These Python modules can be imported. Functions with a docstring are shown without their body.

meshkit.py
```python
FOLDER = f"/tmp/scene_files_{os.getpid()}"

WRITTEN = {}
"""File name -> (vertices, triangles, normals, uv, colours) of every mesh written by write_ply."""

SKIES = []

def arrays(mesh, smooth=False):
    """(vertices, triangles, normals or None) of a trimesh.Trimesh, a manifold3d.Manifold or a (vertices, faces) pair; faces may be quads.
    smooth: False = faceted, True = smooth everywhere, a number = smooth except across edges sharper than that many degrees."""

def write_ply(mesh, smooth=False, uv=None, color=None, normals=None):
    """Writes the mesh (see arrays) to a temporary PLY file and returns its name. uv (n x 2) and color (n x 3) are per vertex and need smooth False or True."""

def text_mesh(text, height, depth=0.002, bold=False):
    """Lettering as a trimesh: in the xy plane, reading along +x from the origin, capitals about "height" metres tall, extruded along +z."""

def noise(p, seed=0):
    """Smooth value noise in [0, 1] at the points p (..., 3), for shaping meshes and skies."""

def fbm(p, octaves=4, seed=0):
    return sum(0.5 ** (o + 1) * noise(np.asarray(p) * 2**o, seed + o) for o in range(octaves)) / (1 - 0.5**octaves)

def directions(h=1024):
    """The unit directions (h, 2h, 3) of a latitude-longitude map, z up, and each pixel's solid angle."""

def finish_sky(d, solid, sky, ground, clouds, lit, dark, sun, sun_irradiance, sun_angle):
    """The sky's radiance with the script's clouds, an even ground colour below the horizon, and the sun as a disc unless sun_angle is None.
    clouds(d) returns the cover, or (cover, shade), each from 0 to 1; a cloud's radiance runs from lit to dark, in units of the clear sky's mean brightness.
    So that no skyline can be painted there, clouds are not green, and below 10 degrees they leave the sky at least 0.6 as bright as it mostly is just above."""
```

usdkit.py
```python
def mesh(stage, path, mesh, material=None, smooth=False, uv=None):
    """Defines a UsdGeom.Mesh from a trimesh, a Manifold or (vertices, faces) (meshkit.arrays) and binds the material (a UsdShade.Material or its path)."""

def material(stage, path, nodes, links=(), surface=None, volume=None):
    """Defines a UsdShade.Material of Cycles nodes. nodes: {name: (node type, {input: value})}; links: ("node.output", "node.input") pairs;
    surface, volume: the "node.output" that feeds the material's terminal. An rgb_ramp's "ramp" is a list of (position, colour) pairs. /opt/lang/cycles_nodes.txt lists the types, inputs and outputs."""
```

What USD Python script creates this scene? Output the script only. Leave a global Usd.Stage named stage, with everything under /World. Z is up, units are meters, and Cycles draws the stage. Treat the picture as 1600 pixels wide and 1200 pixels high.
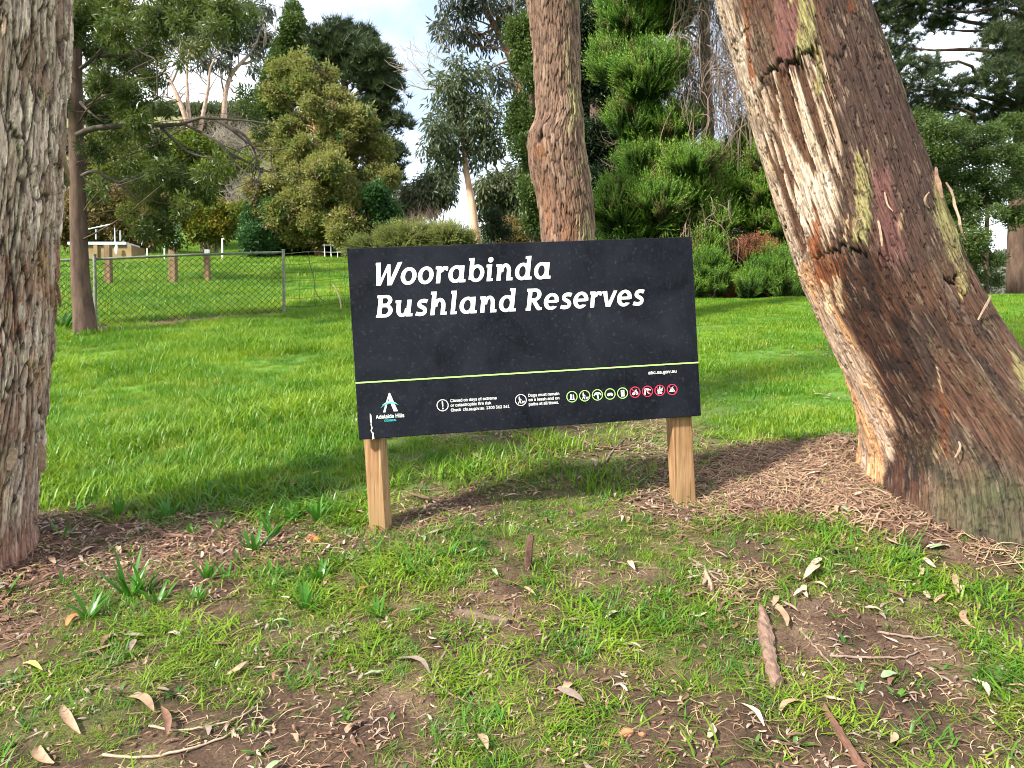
import math, numpy as np, trimesh, usdkit, meshkit
from pxr import Gf, Sdf, Usd, UsdGeom, UsdLux, UsdShade, Vt
from scipy.interpolate import PchipInterpolator
from scipy.ndimage import gaussian_filter, map_coordinates
from scipy.spatial import cKDTree
from scipy.spatial.transform import Rotation as Rot
from shapely import affinity
from shapely.geometry import LineString, Point, Polygon, box as sbox
from shapely.ops import unary_union
from PIL import Image, ImageDraw

# ------------------------------------------------------------------ camera, sky, sun, exposure
stage = Usd.Stage.CreateInMemory()
UsdGeom.SetStageUpAxis(stage, UsdGeom.Tokens.z)
UsdGeom.SetStageMetersPerUnit(stage, 1.0)
UsdGeom.Xform.Define(stage, '/World')
stage.SetDefaultPrim(stage.GetPrimAtPath('/World'))
UsdGeom.Scope.Define(stage, '/World/Looks')
FPX, CAMZ, PITCH = 1164.0, 1.6, math.radians(-2.0)
cam = UsdGeom.Camera.Define(stage, '/World/camera')
cam.CreateHorizontalApertureAttr(36.0)
cam.CreateVerticalApertureAttr(27.0)
cam.CreateFocalLengthAttr(36.0 * FPX / 1600)
cam.CreateClippingRangeAttr(Gf.Vec2f(0.05, 5000))
cam.CreateExposureAttr(1.5)
cam.AddTranslateOp().Set(Gf.Vec3d(0, 0, CAMZ))
cam.AddRotateXOp().Set(90 + math.degrees(PITCH))

SUN = np.array([-0.80, -0.60, 0])
ELEV = math.radians(39.0)
SUN = np.array([SUN[0] * math.cos(ELEV), SUN[1] * math.cos(ELEV), math.sin(ELEV)])
sun = UsdLux.DistantLight.Define(stage, '/World/sun')
sun.CreateIntensityAttr(1.2)
sun.CreateAngleAttr(5.0)
sun.CreateColorAttr(Gf.Vec3f(1.0, 0.95, 0.86))
sun.GetPrim().CreateAttribute('inputs:normalize', Sdf.ValueTypeNames.Bool).Set(True)
_m = Gf.Matrix4d(1.0)
_m.SetRotate(Gf.Rotation(Gf.Vec3d(0, 0, 1), Gf.Vec3d(*map(float, SUN))))
sun.AddTransformOp().Set(_m)

sky_mat = usdkit.material(stage, '/World/Looks/sky', {
    'sky': ('sky_texture', {'sky_type': 'single_scattering', 'sun_disc': False, 'sun_elevation': ELEV, 'sun_rotation': math.atan2(SUN[0], SUN[1]), 'altitude': 300.0, 'air_density': 1.0, 'aerosol_density': 1.6, 'ozone_density': 1.0}),
    'tc': ('texture_coordinate', {}),
    'mp': ('mapping', {'scale': (1.0, 1.0, 2.2), 'location': (0.35, 0.2, 0.0), 'rotation': (0.0, 0.0, -0.53)}),
    'n': ('noise_texture', {'scale': 1.7, 'detail': 6.0, 'roughness': 0.55, 'distortion': 0.3}),
    'r': ('rgb_ramp', {'ramp': [(0.33, (0.22, 0.22, 0.22)), (0.46, (0.7, 0.7, 0.7)), (0.58, (0.97, 0.97, 0.97))]}),
    'mix': ('mix_color', {'b': (6.4, 6.7, 7.2), 'use_clamp': False}),
    'bg': ('background_shader', {'strength': 0.115})},
    [('tc.generated', 'mp.vector'), ('mp.vector', 'n.vector'), ('n.fac', 'r.fac'), ('r.color', 'mix.fac'), ('sky.color', 'mix.a'), ('mix.result', 'bg.color')],
    surface='bg.background')
dome = UsdLux.DomeLight.Define(stage, '/World/sky')
UsdShade.MaterialBindingAPI.Apply(dome.GetPrim()).Bind(sky_mat)
dome.GetPrim().SetCustomDataByKey('kind', 'structure')

# ------------------------------------------------------------------ helpers
rng = np.random.default_rng(7)
_used = {}

def numbered(parent, name):
    k = f'{parent}/{name}'
    n = _used.get(k, 0)
    _used[k] = n + 1
    return k if n == 0 else f'{k}_{n:03d}'

def tag(prim, label=None, cat=None, group=None, kind=None):
    prim = prim.GetPrim()
    for k, v in (('label', label), ('category', cat), ('group', group), ('kind', kind)):
        if v:
            prim.SetCustomDataByKey(k, v)
    return prim

def thing(name, label, cat, loc=(0, 0, 0), group=None, kind=None):
    x = UsdGeom.Xform.Define(stage, numbered('/World', name))
    x.AddTranslateOp().Set(Gf.Vec3d(*map(float, loc)))
    tag(x, label, cat, group, kind)
    x._loc = np.array(loc, float)
    LOCS[str(x.GetPath())] = np.array(loc, float)
    return x

LOCS = {}

def loc_of(parent):
    p = str(parent.GetPath())
    top = '/'.join(p.split('/')[:3])
    return LOCS.get(top, np.zeros(3))

def put(parent, name, vf, mat, label=None, smooth=False, prims=None, kind=None):
    """A mesh part; vertices are given in world coordinates and stored relative to the thing's base."""
    v, f, n = meshkit.arrays(vf, smooth)
    v = v - loc_of(parent)
    p = numbered(str(parent.GetPath()), name)
    m = usdkit.mesh(stage, p, (v, f), mat)
    if n is not None:
        m.CreateNormalsAttr(Vt.Vec3fArray.FromNumpy(n.astype(np.float32)))
        m.SetNormalsInterpolation('vertex')
    add_primvars(m, prims)
    tag(m, label=label, kind=kind)
    return m

def add_primvars(m, prims):
    for k, a in (prims or {}).items():
        a = np.asarray(a, np.float32)
        api = UsdGeom.PrimvarsAPI(m)
        if a.ndim == 1:
            api.CreatePrimvar(k, Sdf.ValueTypeNames.FloatArray, 'vertex').Set(Vt.FloatArray.FromNumpy(a))
        else:
            api.CreatePrimvar(k, Sdf.ValueTypeNames.Float3Array, 'vertex').Set(Vt.Vec3fArray.FromNumpy(a))

def top_mesh(name, vf, mat, label=None, cat=None, group=None, kind=None, smooth=False, prims=None):
    m = usdkit.mesh(stage, numbered('/World', name), vf, mat, smooth=smooth)
    add_primvars(m, prims)
    tag(m, label, cat, group, kind)
    return m

def scatter(path, protos, idx, pos, quat, scale, kind='stuff', label=None, cat=None, loc=None):
    """A point instancer of prototype meshes [(vf, material)]."""
    pi = UsdGeom.PointInstancer.Define(stage, path)
    rel = pi.CreatePrototypesRel()
    for i, (vf, mat, pv) in enumerate(protos):
        m = usdkit.mesh(stage, f'{path}/sprig_{i:03d}', vf, mat)
        add_primvars(m, pv)
        rel.AddTarget(m.GetPath())
    pos = np.asarray(pos, np.float32) - (0 if loc is None else np.asarray(loc, np.float32))
    pi.CreateProtoIndicesAttr(Vt.IntArray.FromNumpy(np.asarray(idx, np.int32)))
    pi.CreatePositionsAttr(Vt.Vec3fArray.FromNumpy(pos.astype(np.float32)))
    q = np.asarray(quat, np.float32)  # x y z w
    pi.CreateOrientationsAttr(Vt.QuathArray([Gf.Quath(float(w), float(x), float(y), float(z)) for x, y, z, w in q]))
    s = np.asarray(scale, np.float32)
    if s.ndim == 1:
        s = np.repeat(s[:, None], 3, 1)
    pi.CreateScalesAttr(Vt.Vec3fArray.FromNumpy(np.ascontiguousarray(s)))
    tag(pi, label, cat, None, kind)
    return pi

def join(*ms):
    vs, fs, n = [], [], 0
    for v, f in ms:
        vs.append(np.asarray(v, float)); fs.append(np.asarray(f, int) + n); n += len(v)
    return np.vstack(vs), np.vstack(fs)

def tri(m):
    return np.array(m.vertices), np.array(m.faces)

def tube(points, radii, sides=6, cap=True):
    p = np.asarray(points, float)
    t = np.gradient(p, axis=0)
    t /= np.linalg.norm(t, axis=1, keepdims=True) + 1e-12
    ref = np.where(np.abs(t[:, 2:]) < 0.9, [[0, 0, 1.0]], [[1.0, 0, 0]])
    a = np.cross(t, ref)
    a /= np.linalg.norm(a, axis=1, keepdims=True) + 1e-12
    for i in range(1, len(a)):  # keep the frame from flipping
        a[i] = a[i - 1] - t[i] * (a[i - 1] @ t[i])
        a[i] /= np.linalg.norm(a[i]) + 1e-12
    b = np.cross(t, a)
    ang = np.arange(sides) * 2 * np.pi / sides
    r = np.broadcast_to(np.asarray(radii, float), (len(p),))
    v = p[:, None] + r[:, None, None] * (np.cos(ang)[None, :, None] * a[:, None] + np.sin(ang)[None, :, None] * b[:, None])
    i, j = np.meshgrid(np.arange(len(p) - 1), np.arange(sides), indexing='ij')
    q = np.stack([i * sides + j, i * sides + (j + 1) % sides, (i + 1) * sides + (j + 1) % sides, (i + 1) * sides + j], -1).reshape(-1, 4)
    f = np.vstack([q[:, [0, 1, 2]], q[:, [0, 2, 3]]])
    v = v.reshape(-1, 3)
    if cap:
        n = len(v)
        v = np.vstack([v, p[0], p[-1]])
        k = np.arange(sides)
        e = (len(p) - 1) * sides
        f = np.vstack([f, np.stack([np.full(sides, n), (k + 1) % sides, k], 1), np.stack([np.full(sides, n + 1), e + k, e + (k + 1) % sides], 1)])
    return v, f

def curve(pts, n=24):
    pts = np.asarray(pts, float)
    if len(pts) == 2:
        return pts[0] + (pts[1] - pts[0]) * np.linspace(0, 1, n)[:, None]
    d = np.r_[0, np.cumsum(np.linalg.norm(np.diff(pts, axis=0), axis=1))]
    return np.stack([PchipInterpolator(d, pts[:, k])(np.linspace(0, d[-1], n)) for k in range(3)], 1)

def rbox(sx, sy, sz, r=0.004):
    """A box with chamfered edges, centred on the origin."""
    import manifold3d as m3
    pts = []
    for X in (-1, 1):
        for Y in (-1, 1):
            for Z in (-1, 1):
                c = np.array([X * sx / 2, Y * sy / 2, Z * sz / 2])
                s = np.array([X, Y, Z])
                for k in range(3):
                    d = np.full(3, r); d[k] = 0
                    pts.append(c - s * d)
    h = trimesh.convex.convex_hull(np.array(pts))
    return np.array(h.vertices), np.array(h.faces)

def sstep(a, b, x):
    t = np.clip((np.asarray(x, float) - a) / (b - a), 0, 1)
    return t * t * (3 - 2 * t)

def noise2(x, y, seed=0, z=0.0):
    return meshkit.noise(np.stack([x, y, np.broadcast_to(z, np.shape(x))], -1), seed)

def fbm2(x, y, o=4, seed=0, z=0.0):
    return meshkit.fbm(np.stack([x, y, np.broadcast_to(z, np.shape(x))], -1), o, seed)

# ------------------------------------------------------------------ ground and pixel helpers
_yl = PchipInterpolator([-300, -20, 0, 2.2, 3.0, 4.9, 9, 13, 17, 24, 32, 40, 60, 100, 300, 1500], [-1.0, -0.3, -0.05, 0.0, 0.085, 0.515, 1.335, 2.135, 2.935, 4.335, 5.93, 7.1, 8.6, 9.5, 10, 10])
_yr = PchipInterpolator([-300, -20, 0, 2.2, 3.0, 4.9, 9, 13, 16.5, 19, 30, 60, 110, 200, 260, 600, 1500], [-1.0, -0.3, -0.05, 0.0, 0.085, 0.515, 1.335, 2.135, 2.72, 2.9, 2.9, 1.3, 3, 23, 30, 34, 36])

def ground(x, y):
    x, y = np.asarray(x, float), np.asarray(y, float)
    yc = np.clip(y, -300, 1400)
    ratio = x / np.maximum(y, 1.0)
    w = sstep(0.10, 0.22, ratio)
    z = _yl(yc) * (1 - w) + _yr(yc) * w
    fade = 1 - sstep(14, 30, y)
    z = z + 0.03 * np.clip(x, -8, 8) * fade
    hill = sstep(-0.16, -0.36, ratio) * (sstep(34, 85, y) * 19 + sstep(85, 240, y) * 22)
    z = z + hill
    # litter mound round the right trunk, small hollow by the left one
    z = z + 0.07 * np.exp(-(((x - 2.55) / 0.9) ** 2 + ((y - 5.9) / 0.8) ** 2)) - 0.05 * np.exp(-(((x - 3.0) / 0.7) ** 2 + ((y - 4.2) / 0.5) ** 2))
    for cx, cy, rr, hh in ((3.38, 5.18, 1.02, 0.07), (-3.43, 4.53, 0.47, 0.05)):
        z = z + hh * np.exp(-((np.hypot(x - cx, y - cy) - rr) / 0.22) ** 2)
    return z

def ray(px, py):
    u, v = (px - 800) / FPX, (600 - py) / FPX
    c, s = math.cos(PITCH), math.sin(PITCH)
    return np.array([u, c - v * s, s + v * c])

def at(px, py, d):
    """The point at forward distance d (along the world's y) behind a pixel of the photograph."""
    r = ray(px, py)
    return np.array([0, 0, CAMZ]) + r * (d / r[1])

def onground(px, py):
    r = ray(px, py)
    t = np.linspace(1.5, 60, 6000)
    p = np.array([0, 0, CAMZ]) + t[:, None] * r
    below = p[:, 2] < ground(p[:, 0], p[:, 1])
    i = int(np.argmax(below)) if below.any() else len(t) - 1
    q = p[i].copy()
    q[2] = float(ground(q[0], q[1]))
    return q

def to_px(p):
    p = np.asarray(p, float) - [0, 0, CAMZ]
    c, s = math.cos(PITCH), math.sin(PITCH)
    fwd, up = p[..., 1] * c + p[..., 2] * s, -p[..., 1] * s + p[..., 2] * c
    return 800 + FPX * p[..., 0] / fwd, 600 - FPX * up / fwd

def normals(x, y, e=0.05):
    gx = (ground(x + e, y) - ground(x - e, y)) / (2 * e)
    gy = (ground(x, y + e) - ground(x, y - e)) / (2 * e)
    n = np.stack([-gx, -gy, np.ones_like(gx)], -1)
    return n / np.linalg.norm(n, axis=-1, keepdims=True)

def tilt_quat(n, yaw):
    """Rotation that takes z to n after a turn about z."""
    a = np.cross(np.broadcast_to([0, 0, 1.0], n.shape), n)
    ang = np.arccos(np.clip(n[..., 2], -1, 1))
    ln = np.linalg.norm(a, axis=-1, keepdims=True)
    a = a / np.maximum(ln, 1e-9) * ang[..., None]
    return (Rot.from_rotvec(a) * Rot.from_euler('z', yaw)).as_quat()

# ------------------------------------------------------------------ materials
def simple(name, color, rough=0.7, var=0.25, scale=20.0, spec=0.3, bump=0.0, bscale=60.0, stretch=(1, 1, 1), metallic=0.0, color2=None):
    c = np.array(color, float)
    c2 = np.array(color2, float) if color2 is not None else c * (1 - var)
    c1 = c if color2 is not None else np.minimum(c * (1 + var), 0.9)
    nodes = {'tc': ('texture_coordinate', {}), 'mp': ('mapping', {'scale': stretch}),
             'n': ('noise_texture', {'scale': scale, 'detail': 5.0, 'roughness': 0.6}),
             'r': ('rgb_ramp', {'ramp': [(0.3, tuple(c2)), (0.7, tuple(c1))]}),
             'p': ('principled_bsdf', {'roughness': rough, 'specular_ior_level': spec, 'metallic': metallic})}
    links = [('tc.object', 'mp.vector'), ('mp.vector', 'n.vector'), ('n.fac', 'r.fac'), ('r.color', 'p.base_color')]
    if bump:
        nodes['bn'] = ('noise_texture', {'scale': bscale, 'detail': 5.0, 'roughness': 0.65})
        nodes['b'] = ('bump', {'strength': bump, 'distance': 0.01})
        links += [('mp.vector', 'bn.vector'), ('bn.fac', 'b.height'), ('b.normal', 'p.normal')]
    return usdkit.material(stage, f'/World/Looks/{name}', nodes, links, surface='p.BSDF')

def leaf(name, c1, c2, scale=1.5, trans=0.35, rough=0.5, c3=None, spec=0.35):
    """Foliage: colour drifts between c1 and c2 over the plant and differs a little from leaf to leaf."""
    ramp = [(0.30, c1), (0.70, c2)] if c3 is None else [(0.30, c1), (0.52, c2), (0.72, c3)]
    nodes = {'g': ('geometry', {}), 'n': ('noise_texture', {'scale': scale, 'detail': 4.0, 'roughness': 0.65}),
             'r': ('rgb_ramp', {'ramp': ramp}),
             'mr': ('map_range', {'from_min': 0.0, 'from_max': 1.0, 'to_min': 0.5, 'to_max': 1.5}),
             'm': ('hsv', {'hue': 0.5, 'saturation': 1.0, 'fac': 1.0}),
             'p': ('principled_bsdf', {'roughness': rough, 'specular_ior_level': spec}),
             't': ('translucent_bsdf', {}), 'x': ('mix_closure', {'fac': trans})}
    links = [('g.position', 'n.vector'), ('n.fac', 'r.fac'), ('g.random_per_island', 'mr.value'), ('mr.result', 'm.value'), ('r.color', 'm.color'),
             ('m.color', 'p.base_color'), ('m.color', 't.color'), ('p.BSDF', 'x.closure1'), ('t.BSDF', 'x.closure2')]
    return usdkit.material(stage, f'/World/Looks/{name}', nodes, links, surface='x.closure')

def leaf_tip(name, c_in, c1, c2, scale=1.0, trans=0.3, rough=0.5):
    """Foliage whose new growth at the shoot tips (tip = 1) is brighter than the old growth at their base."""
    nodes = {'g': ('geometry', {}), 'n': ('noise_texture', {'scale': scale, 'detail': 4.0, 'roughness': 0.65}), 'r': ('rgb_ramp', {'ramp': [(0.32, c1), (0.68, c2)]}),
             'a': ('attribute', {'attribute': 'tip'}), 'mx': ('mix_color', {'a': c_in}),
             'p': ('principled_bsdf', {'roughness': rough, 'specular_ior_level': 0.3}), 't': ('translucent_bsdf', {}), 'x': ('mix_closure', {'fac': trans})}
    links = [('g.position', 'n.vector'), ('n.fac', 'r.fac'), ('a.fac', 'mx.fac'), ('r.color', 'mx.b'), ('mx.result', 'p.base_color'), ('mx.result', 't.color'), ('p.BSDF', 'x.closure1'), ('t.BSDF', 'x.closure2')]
    return usdkit.material(stage, f'/World/Looks/{name}', nodes, links, surface='x.closure')

def painted(name, rough=0.85, bump=0.5, fine=(140.0, 14.0, 1.0), var=0.35, spec=0.2):
    """Bark: the vertex colour (col) with fine grain that runs along the trunk (bk = arc, height)."""
    nodes = {'a': ('attribute', {'attribute': 'col'}), 'k': ('attribute', {'attribute': 'bk'}), 'mp': ('mapping', {'scale': fine}),
             'n': ('noise_texture', {'scale': 1.0, 'detail': 5.0, 'roughness': 0.7}),
             'mr': ('map_range', {'from_min': 0.25, 'from_max': 0.75, 'to_min': 1 - var, 'to_max': 1 + var}),
             'm': ('hsv', {'hue': 0.5, 'saturation': 1.0, 'fac': 1.0}),
             'mp2': ('mapping', {'scale': (fine[0] * 0.42, fine[1] * 0.36, 1.0)}), 'n2': ('noise_texture', {'scale': 1.0, 'detail': 6.0, 'roughness': 0.75, 'distortion': 0.5}),
             'mr2': ('map_range', {'from_min': 0.36, 'from_max': 0.50, 'to_min': 0.38, 'to_max': 1.06, 'clamp': True}),
             'mm': ('math', {'math_type': 'multiply'}),
             'b': ('bump', {'strength': bump, 'distance': 0.008}),
             'p': ('principled_bsdf', {'roughness': rough, 'specular_ior_level': spec})}
    links = [('k.vector', 'mp.vector'), ('mp.vector', 'n.vector'), ('n.fac', 'mr.value'), ('mr.result', 'mm.value1'), ('k.vector', 'mp2.vector'), ('mp2.vector', 'n2.vector'), ('n2.fac', 'mr2.value'), ('mr2.result', 'mm.value2'), ('mm.value', 'm.value'), ('a.color', 'm.color'),
             ('m.color', 'p.base_color'), ('mm.value', 'b.height'), ('b.normal', 'p.normal')]
    return usdkit.material(stage, f'/World/Looks/{name}', nodes, links, surface='p.BSDF')
# ------------------------------------------------------------------ ground cover maps (metres, on the ground itself)
GX0, GX1, GY0, GY1, GR = -9.0, 9.0, 1.5, 18.0, 0.03
GW, GH = int((GX1 - GX0) / GR), int((GY1 - GY0) / GR)

def gpoly(pts, blur=0.08):
    """A soft mask of an area of the ground whose outline is seen through these pixels of the photograph."""
    q = [onground(px, py)[:2] for px, py in pts]
    im = Image.new('L', (GW, GH))
    ImageDraw.Draw(im).polygon([((x - GX0) / GR, (y - GY0) / GR) for x, y in q], fill=255)
    return gaussian_filter(np.asarray(im, float) / 255, blur / GR)

_xx, _yy = np.meshgrid(GX0 + (np.arange(GW) + 0.5) * GR, GY0 + (np.arange(GH) + 0.5) * GR)
_n1 = fbm2(_xx * 1.6, _yy * 1.6, 4, 3)
_n2 = fbm2(_xx * 5.0, _yy * 5.0, 3, 9)
edge = 5.42 + 0.5 * (_n1 - 0.5) + 0.75 * sstep(0.6, 1.6, _xx)
lawn = sstep(-0.25, 0.35, _yy - edge)
behind = gpoly([(560, 640), (1110, 600), (1180, 690), (1060, 760), (640, 790), (560, 760)], 0.25)
front = np.clip(0.74 + 3.0 * (_n1 - 0.5) + 2.4 * (_n2 - 0.5), 0.05, 1.0)
dens = front * (1 - lawn) + lawn
dens = dens * (1 - behind * np.clip(0.55 - 1.2 * (_n2 - 0.4), 0, 1))
litter = np.zeros_like(dens)
bare = np.zeros_like(dens)
for pts, amt in [([(1105, 725), (1180, 690), (1335, 680), (1400, 740), (1480, 785), (1610, 845), (1620, 885), (1470, 835), (1300, 805), (1200, 800), (1110, 815)], 1.0),
                 ([(60, 800), (200, 812), (330, 818), (420, 838), (500, 850), (575, 850), (480, 878), (300, 890), (180, 895), (60, 915), (-200, 940), (-200, 850)], 0.9),
                 ([(570, 855), (690, 760), (790, 745), (740, 800), (620, 860)], 0.55),
                 ([(970, 790), (1040, 740), (1140, 720), (1130, 800), (1060, 835)], 0.85),
                 ([(640, 670), (1020, 655), (1130, 690), (1090, 745), (800, 750)], 0.28),
                 ([(-300, 930), (20, 915), (60, 950), (30, 1000), (-300, 1100)], 0.7),
                 ([(1080, 870), (1180, 880), (1170, 960), (1100, 960)], 0.5)]:
    litter = np.maximum(litter, gpoly(pts, 0.10) * amt)
for pts, amt in [([(1180, 960), (1300, 930), (1480, 990), (1560, 1090), (1600, 1200), (1450, 1230), (1290, 1110), (1220, 1080)], 0.9),
                 ([(1000, 1130), (1200, 1090), (1420, 1170), (1450, 1260), (900, 1260)], 0.8),
                 ([(500, 1080), (660, 1060), (700, 1130), (640, 1220), (380, 1240), (400, 1130)], 0.95),
                 ([(720, 905), (840, 930), (930, 960), (890, 1010), (760, 990), (720, 950)], 0.85),
                 ([(840, 1030), (1000, 1020), (960, 1080), (860, 1090)], 0.7),
                 ([(450, 960), (520, 1010), (470, 1060), (380, 1040)], 0.6),
                 ([(-300, 930), (20, 915), (90, 960), (60, 1050), (-300, 1150)], 0.6)]:
    bare = np.maximum(bare, gpoly(pts, 0.12) * amt)
for pts, amt in [([(640, 810), (900, 770), (1040, 830), (1090, 900), (900, 900), (760, 880), (620, 880)], 0.45),
                 ([(900, 930), (1100, 930), (1180, 1010), (1190, 1100), (1000, 1090), (920, 1010)], 0.5),
                 ([(500, 930), (640, 880), (700, 960), (640, 1040), (520, 1010)], 0.35),
                 ([(1120, 830), (1330, 830), (1450, 880), (1600, 900), (1600, 1000), (1380, 960), (1180, 900)], 0.35),
                 ([(230, 960), (400, 930), (420, 1050), (250, 1090)], 0.3)]:
    dens = np.maximum(dens, np.clip(gpoly(pts, 0.15) * (amt + 0.5) + 1.1 * (_n2 - 0.5), 0, 0.95) * (1 - lawn))
dens = np.clip(dens * (1 - np.clip(bare + 0.8 * (_n2 - 0.5) * (bare > 0.1), 0, 1)), 0, 1) * (1 - 0.93 * np.clip(litter * (0.55 + 0.9 * _n2), 0, 1))
strip = gpoly([(95, 518), (155, 508), (260, 500), (350, 492), (446, 486), (446, 492), (350, 500), (260, 510), (155, 524), (95, 532)], 0.10) * np.clip(0.25 + 1.5 * _n2, 0, 1)
dens *= 1 - 0.85 * strip
litter = np.maximum(litter, strip)

def sample(field, x, y, out=1.0):
    x, y = np.asarray(x, float), np.asarray(y, float)
    i, j = (y - GY0) / GR - 0.5, (x - GX0) / GR - 0.5
    v = map_coordinates(field, [i.ravel(), j.ravel()], order=1, mode='nearest').reshape(x.shape)
    inside = (i > 0) & (i < GH - 1) & (j > 0) & (j < GW - 1)
    return np.where(inside, v, out)

def relief(x, y):
    """Small lumps of soil, only where the camera is near."""
    near = 1 - sstep(6, 12, y)
    return near * (0.035 * (fbm2(x * 3.5, y * 3.5, 3, 21) - 0.5) + 0.022 * (fbm2(x * 14, y * 14, 3, 22) - 0.5) + 0.012 * (fbm2(x * 45, y * 45, 2, 23) - 0.5))

def top(x, y):
    return ground(x, y) + relief(np.asarray(x, float), np.asarray(y, float))

xs = np.unique(np.r_[np.linspace(-900, -60, 24), np.linspace(-60, -10, 50), np.linspace(-10, -4.5, 80), np.linspace(-4.5, 4.8, 470), np.linspace(4.8, 10, 70), np.linspace(10, 60, 50), np.linspace(60, 900, 24)])
ys = np.unique(np.r_[np.linspace(-300, -5, 14), np.linspace(-5, 2.2, 20), np.linspace(2.2, 6.5, 300), np.linspace(6.5, 18, 160), np.linspace(18, 60, 90), np.linspace(60, 300, 60), np.linspace(300, 1400, 20)])
gx, gy = np.meshgrid(xs, ys)
gz = top(gx, gy)
gi = np.arange(gx.size).reshape(gx.shape)
gf = np.stack([gi[:-1, :-1], gi[:-1, 1:], gi[1:, 1:], gi[1:, :-1]], -1).reshape(-1, 4)
gd = sample(dens, gx, gy, 1.0)
gd = gd * (0.04 + 0.16 * gd + 0.80 * np.where((gx > GX0) & (gx < GX1) & (gy > GY0), sample(lawn, gx, gy, 1.0), 1.0))
gl = sample(litter, gx, gy, 0.0)
gd = gd + 1.0 * sstep(38, 52, gy)
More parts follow.
